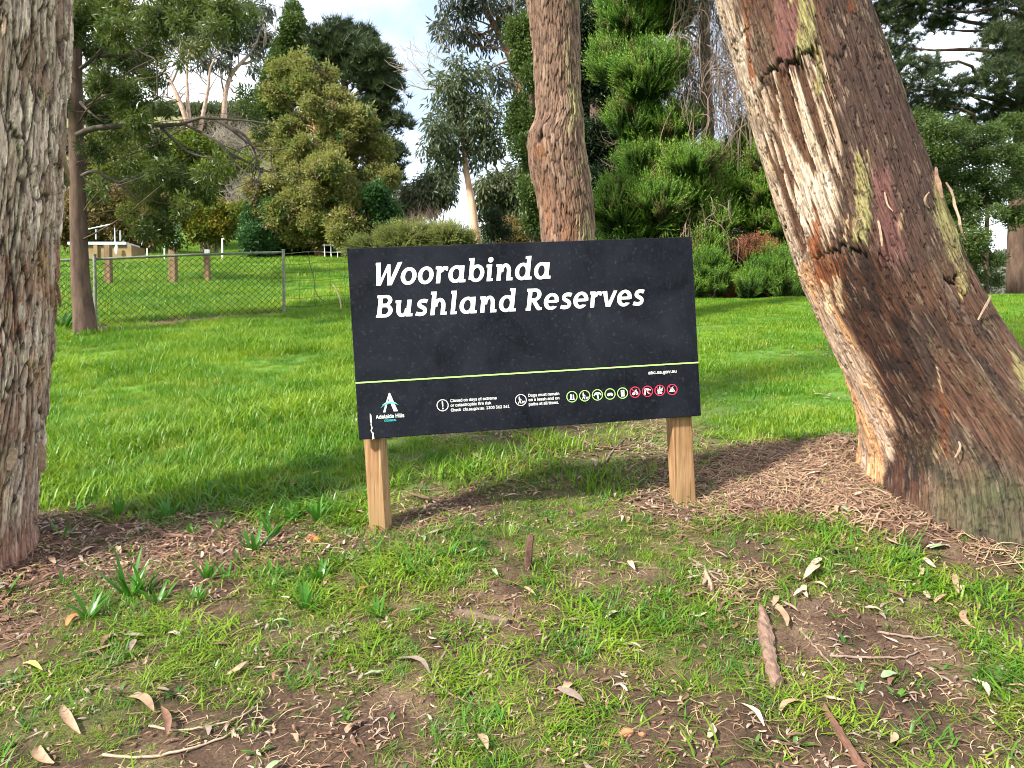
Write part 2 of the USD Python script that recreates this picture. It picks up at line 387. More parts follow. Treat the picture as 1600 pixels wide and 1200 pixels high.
ground_mat = usdkit.material(stage, '/World/Looks/ground', {
    'g': ('geometry', {}), 'd': ('attribute', {'attribute': 'dens'}), 'l': ('attribute', {'attribute': 'lit'}),
    'n1': ('noise_texture', {'scale': 3.0, 'detail': 6.0, 'roughness': 0.65}),
    'n2': ('noise_texture', {'scale': 70.0, 'detail': 6.0, 'roughness': 0.8}),
    'n3': ('noise_texture', {'scale': 0.35, 'detail': 6.0, 'roughness': 0.6}),
    'mp': ('mapping', {'scale': (22.0, 75.0, 40.0), 'rotation': (0, 0, 0.5)}),
    'n4': ('noise_texture', {'scale': 1.0, 'detail': 4.0, 'roughness': 0.6, 'distortion': 1.2}),
    'soil': ('rgb_ramp', {'ramp': [(0.3, (0.034, 0.020, 0.013)), (0.5, (0.090, 0.054, 0.034)), (0.70, (0.185, 0.122, 0.080))]}),
    'grain': ('rgb_ramp', {'ramp': [(0.34, (0.28, 0.28, 0.28)), (0.5, (0.9, 0.9, 0.9)), (0.66, (1.5, 1.45, 1.35))]}),
    'sg': ('mix_color', {'blend_type': 'multiply', 'fac': 1.0, 'use_clamp': False}),
    'lit': ('rgb_ramp', {'ramp': [(0.34, (0.030, 0.016, 0.010)), (0.47, (0.085, 0.046, 0.029)), (0.6, (0.170, 0.105, 0.068)), (0.74, (0.26, 0.18, 0.125))]}),
    'm1': ('mix_color', {}),
    'turf': ('rgb_ramp', {'ramp': [(0.3, (0.040, 0.120, 0.010)), (0.7, (0.095, 0.220, 0.018))]}),
    'df': ('math', {'math_type': 'multiply', 'value2': 0.85, 'use_clamp': True}), 'dr': ('map_range', {'from_min': 1.0, 'from_max': 1.9, 'to_min': 0.0, 'to_max': 0.92, 'clamp': True}),
    'dry': ('rgb_ramp', {'ramp': [(0.3, (0.085, 0.085, 0.032)), (0.7, (0.185, 0.155, 0.080))]}), 'm3': ('mix_color', {}),
    'm2': ('mix_color', {}),
    'b': ('bump', {'strength': 0.9, 'distance': 0.02}),
    'p': ('principled_bsdf', {'roughness': 0.9, 'specular_ior_level': 0.2})},
    [('g.position', 'n1.vector'), ('g.position', 'n2.vector'), ('g.position', 'n3.vector'), ('g.position', 'mp.vector'), ('mp.vector', 'n4.vector'),
     ('n1.fac', 'soil.fac'), ('n2.fac', 'grain.fac'), ('soil.color', 'sg.a'), ('grain.color', 'sg.b'), ('n4.fac', 'lit.fac'),
     ('sg.result', 'm1.a'), ('lit.color', 'm1.b'), ('l.fac', 'm1.fac'), ('n3.fac', 'turf.fac'), ('m1.result', 'm2.a'), ('turf.color', 'm2.b'),
     ('d.fac', 'df.value1'), ('df.value', 'm2.fac'), ('d.fac', 'dr.value'), ('dr.result', 'm3.fac'), ('n3.fac', 'dry.fac'), ('dry.color', 'm3.b'), ('m2.result', 'm3.a'), ('m3.result', 'p.base_color'), ('n2.fac', 'b.height'), ('b.normal', 'p.normal')], surface='p.BSDF')
top_mesh('ground', (np.stack([gx, gy, gz], -1).reshape(-1, 3), gf), ground_mat, 'grassy hillside with bare red brown soil and litter around the sign', 'ground', kind='structure', smooth=True,
         prims={'dens': gd.ravel(), 'lit': gl.ravel()})

# ------------------------------------------------------------------ grass
def blades(n, R, h, w, lean, seed, flat=0.0):
    r = np.random.default_rng(seed)
    rad, th = R * np.sqrt(r.random(n)), r.random(n) * 2 * np.pi
    base = np.stack([rad * np.cos(th), rad * np.sin(th), np.full(n, -0.012)], 1)
    H = h * (0.45 + 0.75 * r.random(n))
    a = r.random(n) * 2 * np.pi
    out = np.stack([np.cos(a), np.sin(a)], 1)
    side = np.stack([-out[:, 1], out[:, 0]], 1)
    L = H * (lean * (0.3 + 1.2 * r.random(n)))
    W = w * (0.6 + 0.7 * r.random(n))
    vs = np.zeros((n, 7, 3))
    for k, (t, ww) in enumerate([(0, 1.0), (0.38, 0.95), (0.74, 0.66)]):
        c = base.copy()
        c[:, :2] += out * (L * t ** 1.8)[:, None]
        c[:, 2] += H * (t - flat * t * t) 
        for s, off in ((0, -0.5), (1, 0.5)):
            q = c.copy()
            q[:, :2] += side * (W * ww * off)[:, None]
            vs[:, 2 * k + s] = q
    c = base.copy()
    c[:, :2] += out * L[:, None]
    c[:, 2] += H * (1 - flat)
    vs[:, 6] = c
    f1 = np.array([[0, 1, 3], [0, 3, 2], [2, 3, 5], [2, 5, 4], [4, 5, 6]])
    f = (f1[None] + (np.arange(n) * 7)[:, None, None]).reshape(-1, 3)
    return vs.reshape(-1, 3), f

g_fresh = leaf('grass_fresh', (0.140, 0.345, 0.012), (0.390, 0.600, 0.026), scale=0.7, trans=0.4, rough=0.45)
g_deep = leaf('grass_deep', (0.090, 0.290, 0.012), (0.190, 0.430, 0.018), scale=0.9, trans=0.38, rough=0.45)
g_yellow = leaf('grass_yellow', (0.290, 0.470, 0.022), (0.440, 0.540, 0.055), scale=2.0, trans=0.4, rough=0.5)
g_dry = leaf('grass_dry', (0.260, 0.180, 0.090), (0.440, 0.340, 0.190), scale=3.0, trans=0.25, rough=0.7)

def grass_field(name, x0, x1, y0, y1, step, protos, weights, keep, smin, smax, label, seed, fit=None):
    r = np.random.default_rng(seed)
    X, Y = np.meshgrid(np.arange(x0, x1, step), np.arange(y0, y1, step))
    X = X.ravel() + (r.random(X.size) - 0.5) * step * 1.3
    Y = Y.ravel() + (r.random(Y.size) - 0.5) * step * 1.3
    ok = np.abs(X) < 0.80 * Y + 0.7
    X, Y = X[ok], Y[ok]
    k = keep(X, Y) > r.random(X.size)
    X, Y = X[k], Y[k]
    q = tilt_quat(normals(X, Y) * [0.6, 0.6, 1] / np.linalg.norm(normals(X, Y) * [0.6, 0.6, 1], axis=1, keepdims=True), r.random(X.size) * 2 * np.pi)
    big = fbm2(X * 1.3, Y * 1.3, 4, seed + 5)
    s = (smin + (smax - smin) * r.random(X.size)) * np.clip(0.0 + 2.0 * big, 0.45, 1.7)
    if fit is not None:
        s = s * fit(X, Y)
    w = np.array(weights, float)
    idx = r.choice(len(protos), X.size, p=w / w.sum())
    return scatter('/World/' + name, protos, idx, np.stack([X, Y, top(X, Y)], 1), q, s, label=label, cat='grass')

def P(vf, mat):
    return (vf, mat, None)

LT = [P(blades(105, 0.21, 0.120, 0.0082, 0.7, 1, 0.1), g_fresh), P(blades(105, 0.21, 0.14, 0.0085, 0.95, 2, 0.2), g_fresh), P(blades(100, 0.21, 0.13, 0.0085, 0.75, 3, 0.1), g_deep), P(blades(110, 0.21, 0.10, 0.0075, 0.9, 4, 0.15), g_yellow), P(blades(40, 0.21, 0.08, 0.005, 1.3, 24, 0.3), g_dry)]
isright = lambda X, Y: sstep(0.10, 0.16, X / Y)
grass_field('lawn_grass', -14, 4.0, 4.9, 17.5, 0.165, LT, [4, 4, 3, 2.0, 0.5], lambda X, Y: sample(lawn * dens ** 1.5, X, Y, 1.0) * (1 - isright(X, Y)), 0.75, 1.1, 'long bright green grass on the slope between the left trunk, fence and sign', 31)
SH = [P(blades(150, 0.21, 0.060, 0.0070, 0.8, 5), g_fresh), P(blades(150, 0.21, 0.055, 0.0070, 1.0, 6), g_deep), P(blades(150, 0.21, 0.055, 0.0065, 0.9, 7), g_yellow), P(blades(60, 0.21, 0.04, 0.005, 1.3, 25, 0.3), g_dry)]
grass_field('mown_grass', 0.3, 16.0, 4.9, 20.5, 0.165, SH, [5, 3, 1.8, 0.6], lambda X, Y: sample(lawn * dens ** 1.5, X, Y, 1.0) * isright(X, Y), 0.8, 1.15, 'short green grass on the slope right of the sign', 33)
FA = [P(blades(300, 0.55, 0.10, 0.010, 0.6, 8), g_fresh), P(blades(300, 0.55, 0.11, 0.010, 0.7, 9), g_deep), P(blades(300, 0.55, 0.09, 0.010, 0.7, 10), g_yellow)]
grass_field('far_grass', -34, 3.0, 17.3, 40, 0.42, FA, [4, 2, 1.5], lambda X, Y: 1 - sstep(0.12, 0.2, X / Y), 0.8, 1.1, 'bright green grass of the paddock beyond the wire fence', 35)
t_fresh = leaf('turf_fresh', (0.150, 0.370, 0.016), (0.390, 0.590, 0.034), 1.6, 0.4, 0.45)
t_deep = leaf('turf_deep', (0.070, 0.240, 0.018), (0.150, 0.380, 0.028), 1.6, 0.4, 0.45)
t_yellow = leaf('turf_yellow', (0.270, 0.400, 0.030), (0.430, 0.500, 0.070), 2.0, 0.4, 0.5)
NE = [P(blades(26, 0.075, 0.075, 0.0064, 1.1, 11, 0.35), t_fresh), P(blades(24, 0.08, 0.062, 0.0068, 1.4, 12, 0.4), t_fresh), P(blades(28, 0.075, 0.085, 0.0064, 0.9, 13, 0.25), t_deep),
      P(blades(34, 0.085, 0.048, 0.0045, 1.3, 14, 0.35), t_yellow), P(blades(20, 0.08, 0.045, 0.0034, 1.8, 15, 0.45), g_dry), P(blades(110, 0.09, 0.026, 0.0026, 1.3, 19, 0.3), t_yellow), P(blades(90, 0.09, 0.03, 0.0028, 1.3, 20, 0.3), t_fresh)]
grass_field('short_grass', -4.6, 5.2, 2.3, 6.9, 0.052, NE, [3.4, 2.6, 1.8, 3.0, 2.0, 2.4, 1.8], lambda X, Y: sample(dens, X, Y, 0.5) ** 1.05 * (1 - 0.9 * sample(lawn, X, Y, 0)) * 1.0, 0.6, 1.25, 'patchy short grass on the bank in front of the sign', 37, fit=lambda X, Y: 0.72 + 0.55 * sample(dens, X, Y, 0.5))
SP = [P(blades(7, 0.05, 0.055, 0.0042, 1.4, 16, 0.3), g_fresh), P(blades(6, 0.05, 0.06, 0.005, 1.2, 17, 0.25), g_deep), P(blades(9, 0.06, 0.03, 0.002, 2.2, 18, 0.5), g_dry)]
grass_field('sparse_grass', -4.6, 5.2, 2.3, 6.6, 0.11, SP, [3, 2, 3], lambda X, Y: 0.45 * np.ones_like(X), 0.6, 1.3, 'single thin blades of grass growing out of bare soil and litter', 39)
# ------------------------------------------------------------------ the sign
SO = np.array([-0.97702566, 4.74341837, -0.52350123 + CAMZ])
EX = np.array([0.98749796, 0.1473116, 0.05609876]); EX /= np.linalg.norm(EX)
EY = np.array([-0.05829856, 0.01065466, 0.99824233]); EY -= EX * (EX @ EY); EY /= np.linalg.norm(EY)
EN = np.cross(EX, EY)
BW, BH, BT = 2.3, 1.2208, 0.032

def bp(v):
    """Board coordinates (along, up, out of the face) to the world."""
    v = np.asarray(v, float)
    return SO + v[:, :1] * EX + v[:, 1:2] * EY + v[:, 2:3] * EN

board_mat = usdkit.material(stage, '/World/Looks/board_paint', {
    'tc': ('texture_coordinate', {}), 'mp': ('mapping', {'scale': (1.0, 1.0, 0.28)}),
    'n1': ('noise_texture', {'scale': 2.2, 'detail': 5.0, 'roughness': 0.6, 'distortion': 0.8}),
    'n2': ('noise_texture', {'scale': 45.0, 'detail': 4.0, 'roughness': 0.75}),
    'n3': ('noise_texture', {'scale': 9.0, 'detail': 6.0, 'roughness': 0.7, 'distortion': 1.5}),
    'r1': ('rgb_ramp', {'ramp': [(0.36, (0.0020, 0.0025, 0.0050)), (0.66, (0.0105, 0.0118, 0.0175))]}),
    'r2': ('rgb_ramp', {'ramp': [(0.57, (0.0, 0.0, 0.0)), (0.78, (0.05, 0.05, 0.05))]}),
    'r3': ('rgb_ramp', {'ramp': [(0.46, (0.5, 0.5, 0.5)), (0.60, (0.34, 0.34, 0.34))]}),
    'a': ('mix_color', {'blend_type': 'add', 'fac': 0.55, 'use_clamp': False}),
    'r4': ('rgb_ramp', {'ramp': [(0.42, (0.0, 0.0, 0.0)), (0.5, (1.0, 1.0, 1.0)), (0.54, (0.0, 0.0, 0.0))]}),
    'dk': ('mix_color', {'b': (0.008, 0.009, 0.014)}), 'f4': ('math', {'math_type': 'multiply', 'value2': 0.45}),
    'p': ('principled_bsdf', {'specular_ior_level': 0.11})},
    [('tc.object', 'n1.vector'), ('tc.object', 'n2.vector'), ('tc.object', 'mp.vector'), ('mp.vector', 'n3.vector'), ('n1.fac', 'r1.fac'), ('n2.fac', 'r2.fac'), ('n3.fac', 'r3.fac'), ('n3.fac', 'r4.fac'),
     ('r4.color', 'f4.value1'), ('f4.value', 'dk.fac'), ('r1.color', 'dk.a'), ('dk.result', 'a.a'), ('r2.color', 'a.b'), ('a.result', 'p.base_color'), ('r3.color', 'p.roughness')], surface='p.BSDF')
white_print = simple('white_print', (0.56, 0.56, 0.55), 0.45, 0.04, 12)
green_print = simple('green_print', (0.34, 0.58, 0.16), 0.45, 0.05, 12)
red_print = simple('red_print', (0.60, 0.030, 0.075), 0.45, 0.05, 12)
teal_print = simple('teal_print', (0.035, 0.42, 0.44), 0.45, 0.05, 12)
pale_lime = simple('lime_print', (0.60, 0.72, 0.40), 0.45, 0.05, 12)
scrape_mat = simple('bare_scrape', (0.58, 0.54, 0.46), 0.7, 0.3, 60)
timber = usdkit.material(stage, '/World/Looks/post_timber', {
    'tc': ('texture_coordinate', {}), 'mp': ('mapping', {'scale': (38.0, 38.0, 1.3)}), 'n': ('noise_texture', {'scale': 1.0, 'detail': 6.0, 'roughness': 0.65, 'distortion': 0.4}),
    'r': ('rgb_ramp', {'ramp': [(0.28, (0.125, 0.058, 0.027)), (0.5, (0.250, 0.142, 0.070)), (0.72, (0.36, 0.255, 0.150))]}),
    'n2': ('noise_texture', {'scale': 5.0, 'detail': 3.0}), 'r2': ('rgb_ramp', {'ramp': [(0.35, (0.82, 0.76, 0.68)), (0.65, (1.05, 1.03, 1.0))]}),
    'm': ('mix_color', {'blend_type': 'multiply', 'fac': 1.0, 'use_clamp': False}),
    'b': ('bump', {'strength': 0.5, 'distance': 0.004}), 'p': ('principled_bsdf', {'roughness': 0.75, 'specular_ior_level': 0.2}),
    'sx': ('separate_xyz', {}), 'n4': ('noise_texture', {'scale': 7.0, 'detail': 5.0, 'roughness': 0.7}), 'ad': ('math', {'math_type': 'multiply_add', 'value2': 0.55}), 'mr': ('map_range', {'from_min': 0.75, 'from_max': 0.18, 'to_min': 0.0, 'to_max': 0.75, 'clamp': True}), 'wx': ('mix_color', {'b': (0.20, 0.135, 0.062)}),
    'mp5': ('mapping', {'scale': (90.0, 90.0, 2.2)}), 'n5': ('noise_texture', {'scale': 1.0, 'detail': 3.0}), 'r5': ('rgb_ramp', {'ramp': [(0.34, (0.35, 0.3, 0.25)), (0.42, (1.0, 1.0, 1.0))]}), 'm5': ('mix_color', {'blend_type': 'multiply', 'fac': 0.7})},
    [('tc.object', 'mp.vector'), ('mp.vector', 'n.vector'), ('n.fac', 'r.fac'), ('tc.object', 'n2.vector'), ('n2.fac', 'r2.fac'), ('r.color', 'm.a'), ('r2.color', 'm.b'), ('tc.object', 'sx.vector'), ('tc.object', 'n4.vector'), ('n4.fac', 'ad.value1'), ('sx.z', 'ad.value3'), ('ad.value', 'mr.value'), ('mr.result', 'wx.fac'), ('m.result', 'wx.a'),
     ('tc.object', 'mp5.vector'), ('mp5.vector', 'n5.vector'), ('n5.fac', 'r5.fac'), ('wx.result', 'm5.a'), ('r5.color', 'm5.b'), ('m5.result', 'p.base_color'),
     ('n.fac', 'b.height'), ('b.normal', 'p.normal')], surface='p.BSDF')

sign = thing('reserve_sign', 'large dark navy board with white lettering on two timber posts', 'sign', (0.15, 4.95, 0.52))
v, f = rbox(BW, BH, BT, 0.0035)
put(sign, 'board', (bp(v + [BW / 2, BH / 2, -BT / 2]), f), board_mat)

def shape_mesh(shape, depth=0.0007):
    ms = []
    for g in getattr(shape, 'geoms', [shape]):
        if g.area > 1e-8:
            ms.append(tri(trimesh.creation.extrude_polygon(g, depth, engine='earcut')))
    return join(*ms)

def on_board(name, shape, mat, label=None, lift=0.0003):
    v, f = shape_mesh(shape)
    put(sign, name, (bp(v + [0, 0, lift]), f), mat, label)

# slab italic letters drawn as stems, bowls and slabs (units: thousandths of an em, upright, then slanted)
S = 142

def R(x0, y0, x1, y1):
    return sbox(x0, y0, x1, y1)

def ell(cx, cy, rx, ry):
    return affinity.scale(Point(cx, cy).buffer(1, 32), rx, ry)

def ring(cx, cy, rx, ry, s=S, t=104):
    return ell(cx, cy, rx, ry).difference(ell(cx, cy, rx - s, ry - t))

def stroke(pts, w, cap=2):
    return LineString(pts).buffer(w / 2, cap_style=cap, join_style=1)

def bez(p, n=20):
    p = np.array(p, float)
    t = np.linspace(0, 1, n)[:, None]
    if len(p) == 4:
        return (1 - t) ** 3 * p[0] + 3 * (1 - t) ** 2 * t * p[1] + 3 * (1 - t) * t ** 2 * p[2] + t ** 3 * p[3]
    return (1 - t) ** 2 * p[0] + 2 * (1 - t) * t * p[1] + t ** 2 * p[2]

def U(*a):
    return unary_union(a)

def tail(x):
    return U(R(x, 0, x + 72, 92), Polygon([(x - 40, 96), (x, 96), (x, 160), (x - 40, 160)]))

def arch(x0, x1):
    cx, rx = (x0 + x1) / 2, (x1 - x0) / 2
    return ring(cx, 265, rx, 268).intersection(R(x0 - 9, 265, x1 + 9, 600))

def letter(c):
    if c == 'o':
        return ring(268, 260, 262, 272), 548
    if c == 'n':
        return U(R(62, 0, 62 + S, 520), R(14, 432, 120, 520), arch(130, 540).union(R(398, 90, 540, 268)), R(398, 60, 540, 200), R(398, 0, 540, 110), tail(540)), 650
    if c == 'h':
        return U(R(62, 0, 62 + S, 740), R(14, 652, 120, 740), arch(130, 540), R(398, 0, 540, 268), tail(540)), 650
    if c == 'u':
        bowl = ring(272, 255, 215, 268).intersection(R(0, -60, 700, 255))
        return U(R(57, 250, 57 + S, 520), R(14, 432, 120, 520), bowl, R(398, 0, 540, 520), tail(540)), 650
    if c in 'ad':
        top = 520 if c == 'a' else 740
        sh = U(ring(265, 260, 258, 272, S, 102), R(390, 0, 390 + S, top), tail(390 + S))
        if c == 'd':
            sh = U(sh, R(338, 652, 420, 740))
        else:
            sh = U(sh, R(300, 432, 440, 520))
        return sh, 640
    if c == 'b':
        return U(R(48, 60, 48 + S, 740), R(0, 652, 100, 740), ring(305, 260, 258, 272, S, 102)), 585
    if c == 'l':
        return U(R(62, 0, 62 + S, 740), R(14, 652, 120, 740), tail(62 + S)), 315
    if c == 'i':
        return U(R(62, 0, 62 + S, 520), R(14, 432, 120, 520), tail(62 + S), ell(140, 665, 90, 86)), 315
    if c == 'r':
        arm = ring(330, 262, 205, 262, S, 112).intersection(Polygon([(160, 300), (160, 600), (430, 600), (430, 380), (330, 380)]))
        return U(R(62, 0, 62 + S, 520), R(14, 432, 120, 520), arm), 430
    if c == 'e':
        body = ring(268, 260, 262, 272, S, 104).difference(Polygon([(300, 118), (700, 70), (700, 232), (300, 232)]))
        return U(body, R(90, 216, 470, 306)), 535
    if c == 's':
        a = bez([(395, 440), (300, 480), (130, 480), (128, 372)])
        b = bez([(128, 372), (126, 270), (352, 270), (350, 148)])
        d = bez([(350, 148), (348, 30), (170, 36), (48, 78)])
        return stroke(np.vstack([a, b[1:], d[1:]]), 122), 450
    if c == 'v':
        return U(Polygon([(10, 520), (160, 520), (250, 150), (400, 520), (530, 520), (330, 0), (170, 0)]), R(2, 440, 70, 520)), 520
    if c == 'W':
        return U(Polygon([(30, 700), (180, 700), (222, 190), (400, 640), (500, 640), (545, 190), (742, 700), (885, 700), (605, 0), (450, 0), (408, 430), (240, 0), (90, 0)]), R(14, 625, 90, 700)), 850
    if c == 'B':
        up = U(R(60, 370, 300, 700), ell(300, 525, 210, 175)); lo = U(R(60, 0, 310, 405), ell(320, 202, 235, 203))
        hole = U(U(R(204, 430, 300, 604), ell(296, 517, 78, 87)), U(R(204, 100, 310, 320), ell(310, 210, 100, 110)))
        return U(up, lo, R(14, 610, 120, 700), R(30, 0, 100, 90)).difference(hole), 590
    if c == 'R':
        up = U(R(60, 290, 300, 700), ell(300, 495, 225, 205))
        hole = U(R(204, 392, 300, 600), ell(298, 496, 88, 104))
        leg = Polygon([(200, 320), (350, 320), (520, 90), (590, 90), (590, 0), (450, 0), (395, 40)])
        return U(up.difference(hole).difference(R(204, -10, 330, 280)), R(60, 0, 204, 400), R(14, 610, 120, 700), R(30, 0, 100, 90), leg), 610
    raise KeyError(c)

def word(text, u0, u1, base, cap):
    x, parts = 0.0, []
    for c in text:
        if c == ' ':
            x += 255
            continue
        g, adv = letter(c)
        g = g.buffer(14, join_style=1).buffer(-14, join_style=1).buffer(-8, join_style=1).buffer(8, join_style=1)
        parts.append(affinity.translate(g, x, 0))
        x += adv + 22
    g = unary_union(parts)
    g = affinity.affine_transform(g, [1, math.tan(math.radians(9.5)), 0, 1, 0, 0])
    s = cap / 700.0
    x0, _, x1, _ = g.bounds
    return affinity.affine_transform(g, [(u1 - u0) / (x1 - x0), 0, 0, s, u0 - x0 * (u1 - u0) / (x1 - x0), base])

w1 = word('Woorabinda', 0.168, 1.306, 0.9765, 0.146)
w2 = word('Bushland Reserves', 0.154, 1.946, 0.7725, 0.143)
on_board('lettering', w1, white_print, 'bold white slanted title word of the first line')
on_board('lettering', w2, white_print, 'bold white slanted title words of the second line')
on_board('green_line', R(0.0, 0.3605, BW, 0.3695), green_print)

def small(text, u0, u1, base, height, mat, name='small_print', label=None):
    m = meshkit.text_mesh(text, height, 0.0007, bold=True)
    v, f = tri(m)
    x0, x1 = v[:, 0].min(), v[:, 0].max()
    v = v.copy()
    v[:, 0] = u0 + (v[:, 0] - x0) * (u1 - u0) / (x1 - x0)
    v[:, 1] += base
    put(sign, name, (bp(v + [0, 0, 0.0003]), f), mat, label)

small('ahc.sa.gov.au', 1.9404, 2.1393, 0.305, 0.021, white_print)
small('Closed on days of extreme', 0.596, 0.900, 0.2035, 0.0185, white_print)
small('or catastrophic fire risk', 0.596, 0.862, 0.1735, 0.0185, white_print)
small('Check  cfs.sa.gov.au  1300 362 361', 0.596, 0.981, 0.1425, 0.0185, white_print)
small('Dogs must remain', 1.111, 1.319, 0.2055, 0.0185, white_print)
small('on a leash and on', 1.111, 1.318, 0.1765, 0.0185, white_print)
small('paths at all times.', 1.111, 1.313, 0.1475, 0.0185, white_print)
small('Adelaide Hills', 0.1142, 0.2945, 0.1275, 0.0235, white_print)
small('COUNCIL', 0.1660, 0.2435, 0.1060, 0.0125, teal_print)
A = unary_union([Polygon([(0.2058, 0.2880), (0.2130, 0.2880), (0.2560, 0.1680), (0.2300, 0.1680), (0.2060, 0.2420)]), Polygon([(0.2058, 0.2880), (0.2130, 0.2880), (0.1760, 0.1660), (0.1620, 0.1660)])])
on_board('emblem', A, white_print, 'white letter A of the council emblem')
def swoosh(pts, w0):
    c = bez(pts, 24)
    w = w0 * np.sin(np.linspace(0.05, 1, 24) * np.pi * 0.97) + 0.0008
    return Polygon(np.vstack([c + [0, 1] * w[:, None] / 2, (c - [0, 1] * w[:, None] / 2)[::-1]]))
v, f = shape_mesh(swoosh([(0.150, 0.196), (0.205, 0.246), (0.262, 0.208)], 0.0085))
put(sign, 'emblem', (bp(v + [0, 0, 0.0012]), f), teal_print, 'teal band across the council emblem')
v, f = shape_mesh(swoosh([(0.160, 0.212), (0.206, 0.248), (0.252, 0.218)], 0.0045))
put(sign, 'emblem', (bp(v + [0, 0, 0.0019]), f), pale_lime, 'pale green band across the council emblem')

def circ(u, v, r=0.0375, w=0.0050):
    return Point(u, v).buffer(r, 24).difference(Point(u, v).buffer(r - w, 24))

def pic(u, v, polys):
    return unary_union([affinity.translate(affinity.scale(p, 0.0255, 0.0255, origin=(0, 0)), u, v) for p in polys])

def L(pts, w):
    return LineString(pts).buffer(w / 2, 6)
walker = [Point(-0.35, 0.75).buffer(0.17), L([(-0.35, 0.45), (-0.3, -0.05)], 0.38), L([(-0.3, -0.05), (-0.65, -0.8)], 0.2), L([(-0.28, -0.05), (0.0, -0.8)], 0.2), L([(-0.3, 0.4), (0.1, 0.1)], 0.14), L([(0.1, 0.1), (0.5, -0.4)], 0.05), L([(0.35, -0.5), (0.8, -0.5)], 0.22), L([(0.4, -0.5), (0.35, -0.85)], 0.1), L([(0.75, -0.5), (0.78, -0.85)], 0.1), Point(0.88, -0.36).buffer(0.13)]
walker2 = walker[:5]
horse = [L([(-0.5, 0.05), (0.45, 0.05)], 0.5), L([(0.45, 0.1), (0.72, 0.6)], 0.28), L([(-0.5, 0), (-0.5, -0.85)], 0.2), L([(-0.25, 0), (-0.2, -0.85)], 0.16), L([(0.4, 0), (0.42, -0.85)], 0.2), L([(0.2, 0), (0.15, -0.85)], 0.16), L([(0, 0.2), (0.0, 0.7)], 0.28), Point(0.0, 0.9).buffer(0.16)]
pics = [('green', [Point(-0.25, 0.55).buffer(0.2), Point(0.4, 0.4).buffer(0.17), L([(-0.25, 0.3), (-0.25, -0.5)], 0.4), L([(0.4, 0.2), (0.4, -0.5)], 0.32), R(-0.7, -0.75, 0.75, -0.55)], 'two people seated in a green ring'),
        ('green', walker, 'walker with a dog in a green ring'),
        ('green', [L(bez([(-0.9, -0.1), (-0.6, 0.9), (0.6, 0.9), (0.95, 0.0)]), 0.26), L(bez([(-0.6, 0.2), (0.0, 0.35), (0.1, 0.0), (0.15, -0.85)]), 0.36), L([(-0.1, 0.2), (0.6, 0.35)], 0.3)], 'wildlife head in a green ring'),
        ('green', [Point(-0.45, -0.15).buffer(0.36), Point(0.45, -0.15).buffer(0.36), R(-0.5, 0.0, 0.5, 0.32)], 'binoculars in a green ring'),
        ('green', [R(-0.45, -0.85, -0.08, 0.85), R(0.15, -0.85, 0.5, 0.85), R(-0.45, 0.6, 0.5, 0.85), R(-0.45, -0.85, 0.5, -0.55), L([(0.0, 0.3), (0.0, -0.5)], 0.2)], 'tower in a green ring'),
        ('red', [Point(-0.45, -0.35).buffer(0.36), Point(0.5, -0.35).buffer(0.36), L([(-0.45, -0.3), (0.1, 0.3), (0.45, 0.1)], 0.36), L([(0, 0.3), (0.35, 0.6)], 0.26)], 'motorbike in a red ring'),
        ('red', [L([(-0.6, 0.6), (0.3, 0.5)], 0.5), L([(-0.6, 0.5), (-0.7, -0.7)], 0.36), L([(-0.2, 0.4), (0.1, -0.3), (0.4, -0.5)], 0.28), L([(0.3, 0.5), (0.85, 0.35)], 0.22)], 'shooter in a red ring'),
        ('red', horse, 'horse and rider in a red ring'),
        ('red', [Polygon([(-0.85, -0.55), (0.85, -0.55), (0.15, 0.55), (-0.2, 0.55)]), L([(0.05, 0.5), (0.3, 0.8)], 0.12)], 'tent in a red ring')]
for k, (col, sh, lab) in enumerate(pics):
    u, vv = 1.4045 + 0.0872 * k, 0.1877 + 0.0005 * k
    g = U(circ(u, vv))
    mt = green_print if col == 'green' else red_print
    on_board('pictogram', g, mt, lab.replace(' in a', ' symbol in a'))
    p = stage.GetPrimAtPath(str(sign.GetPath()) + '/' + ('pictogram' if k == 0 else f'pictogram_{k:03d}'))
    v, f = shape_mesh(pic(u, vv - 0.001, sh).intersection(Point(u, vv).buffer(0.0325)))
    put(UsdGeom.Imageable(p), 'figure', (bp(v + [0, 0, 0.0003]), f), white_print)
    if col == 'red':
        v, f = shape_mesh(LineString([(u - 0.023, vv + 0.023), (u + 0.023, vv - 0.023)]).buffer(0.0024))
        put(UsdGeom.Imageable(p), 'slash', (bp(v + [0, 0, 0.0012]), f), red_print)
on_board('warning_symbol', U(circ(0.5445, 0.1865, 0.0385, 0.0048), R(0.5405, 0.178, 0.5485, 0.212), Point(0.5445, 0.166).buffer(0.0052)), white_print, 'white exclamation mark in a ring')
on_board('leash_symbol', U(circ(1.0595, 0.1875, 0.0385, 0.0045), pic(1.0595, 0.187, walker)), white_print, 'white walker and leashed dog in a ring')
scr = U(Polygon([(0.0785, 0.165), (0.0870, 0.150), (0.0880, 0.115), (0.0820, 0.092), (0.0760, 0.120)]), L([(0.081, 0.095), (0.0865, 0.07), (0.079, 0.055), (0.088, 0.035), (0.085, 0.0)], 0.006), Polygon([(0.083, 0.045), (0.094, 0.04), (0.096, 0.0), (0.086, 0.0)]))
on_board('scrape', scr, scrape_mat, 'pale scrape where the dark paint is worn off')

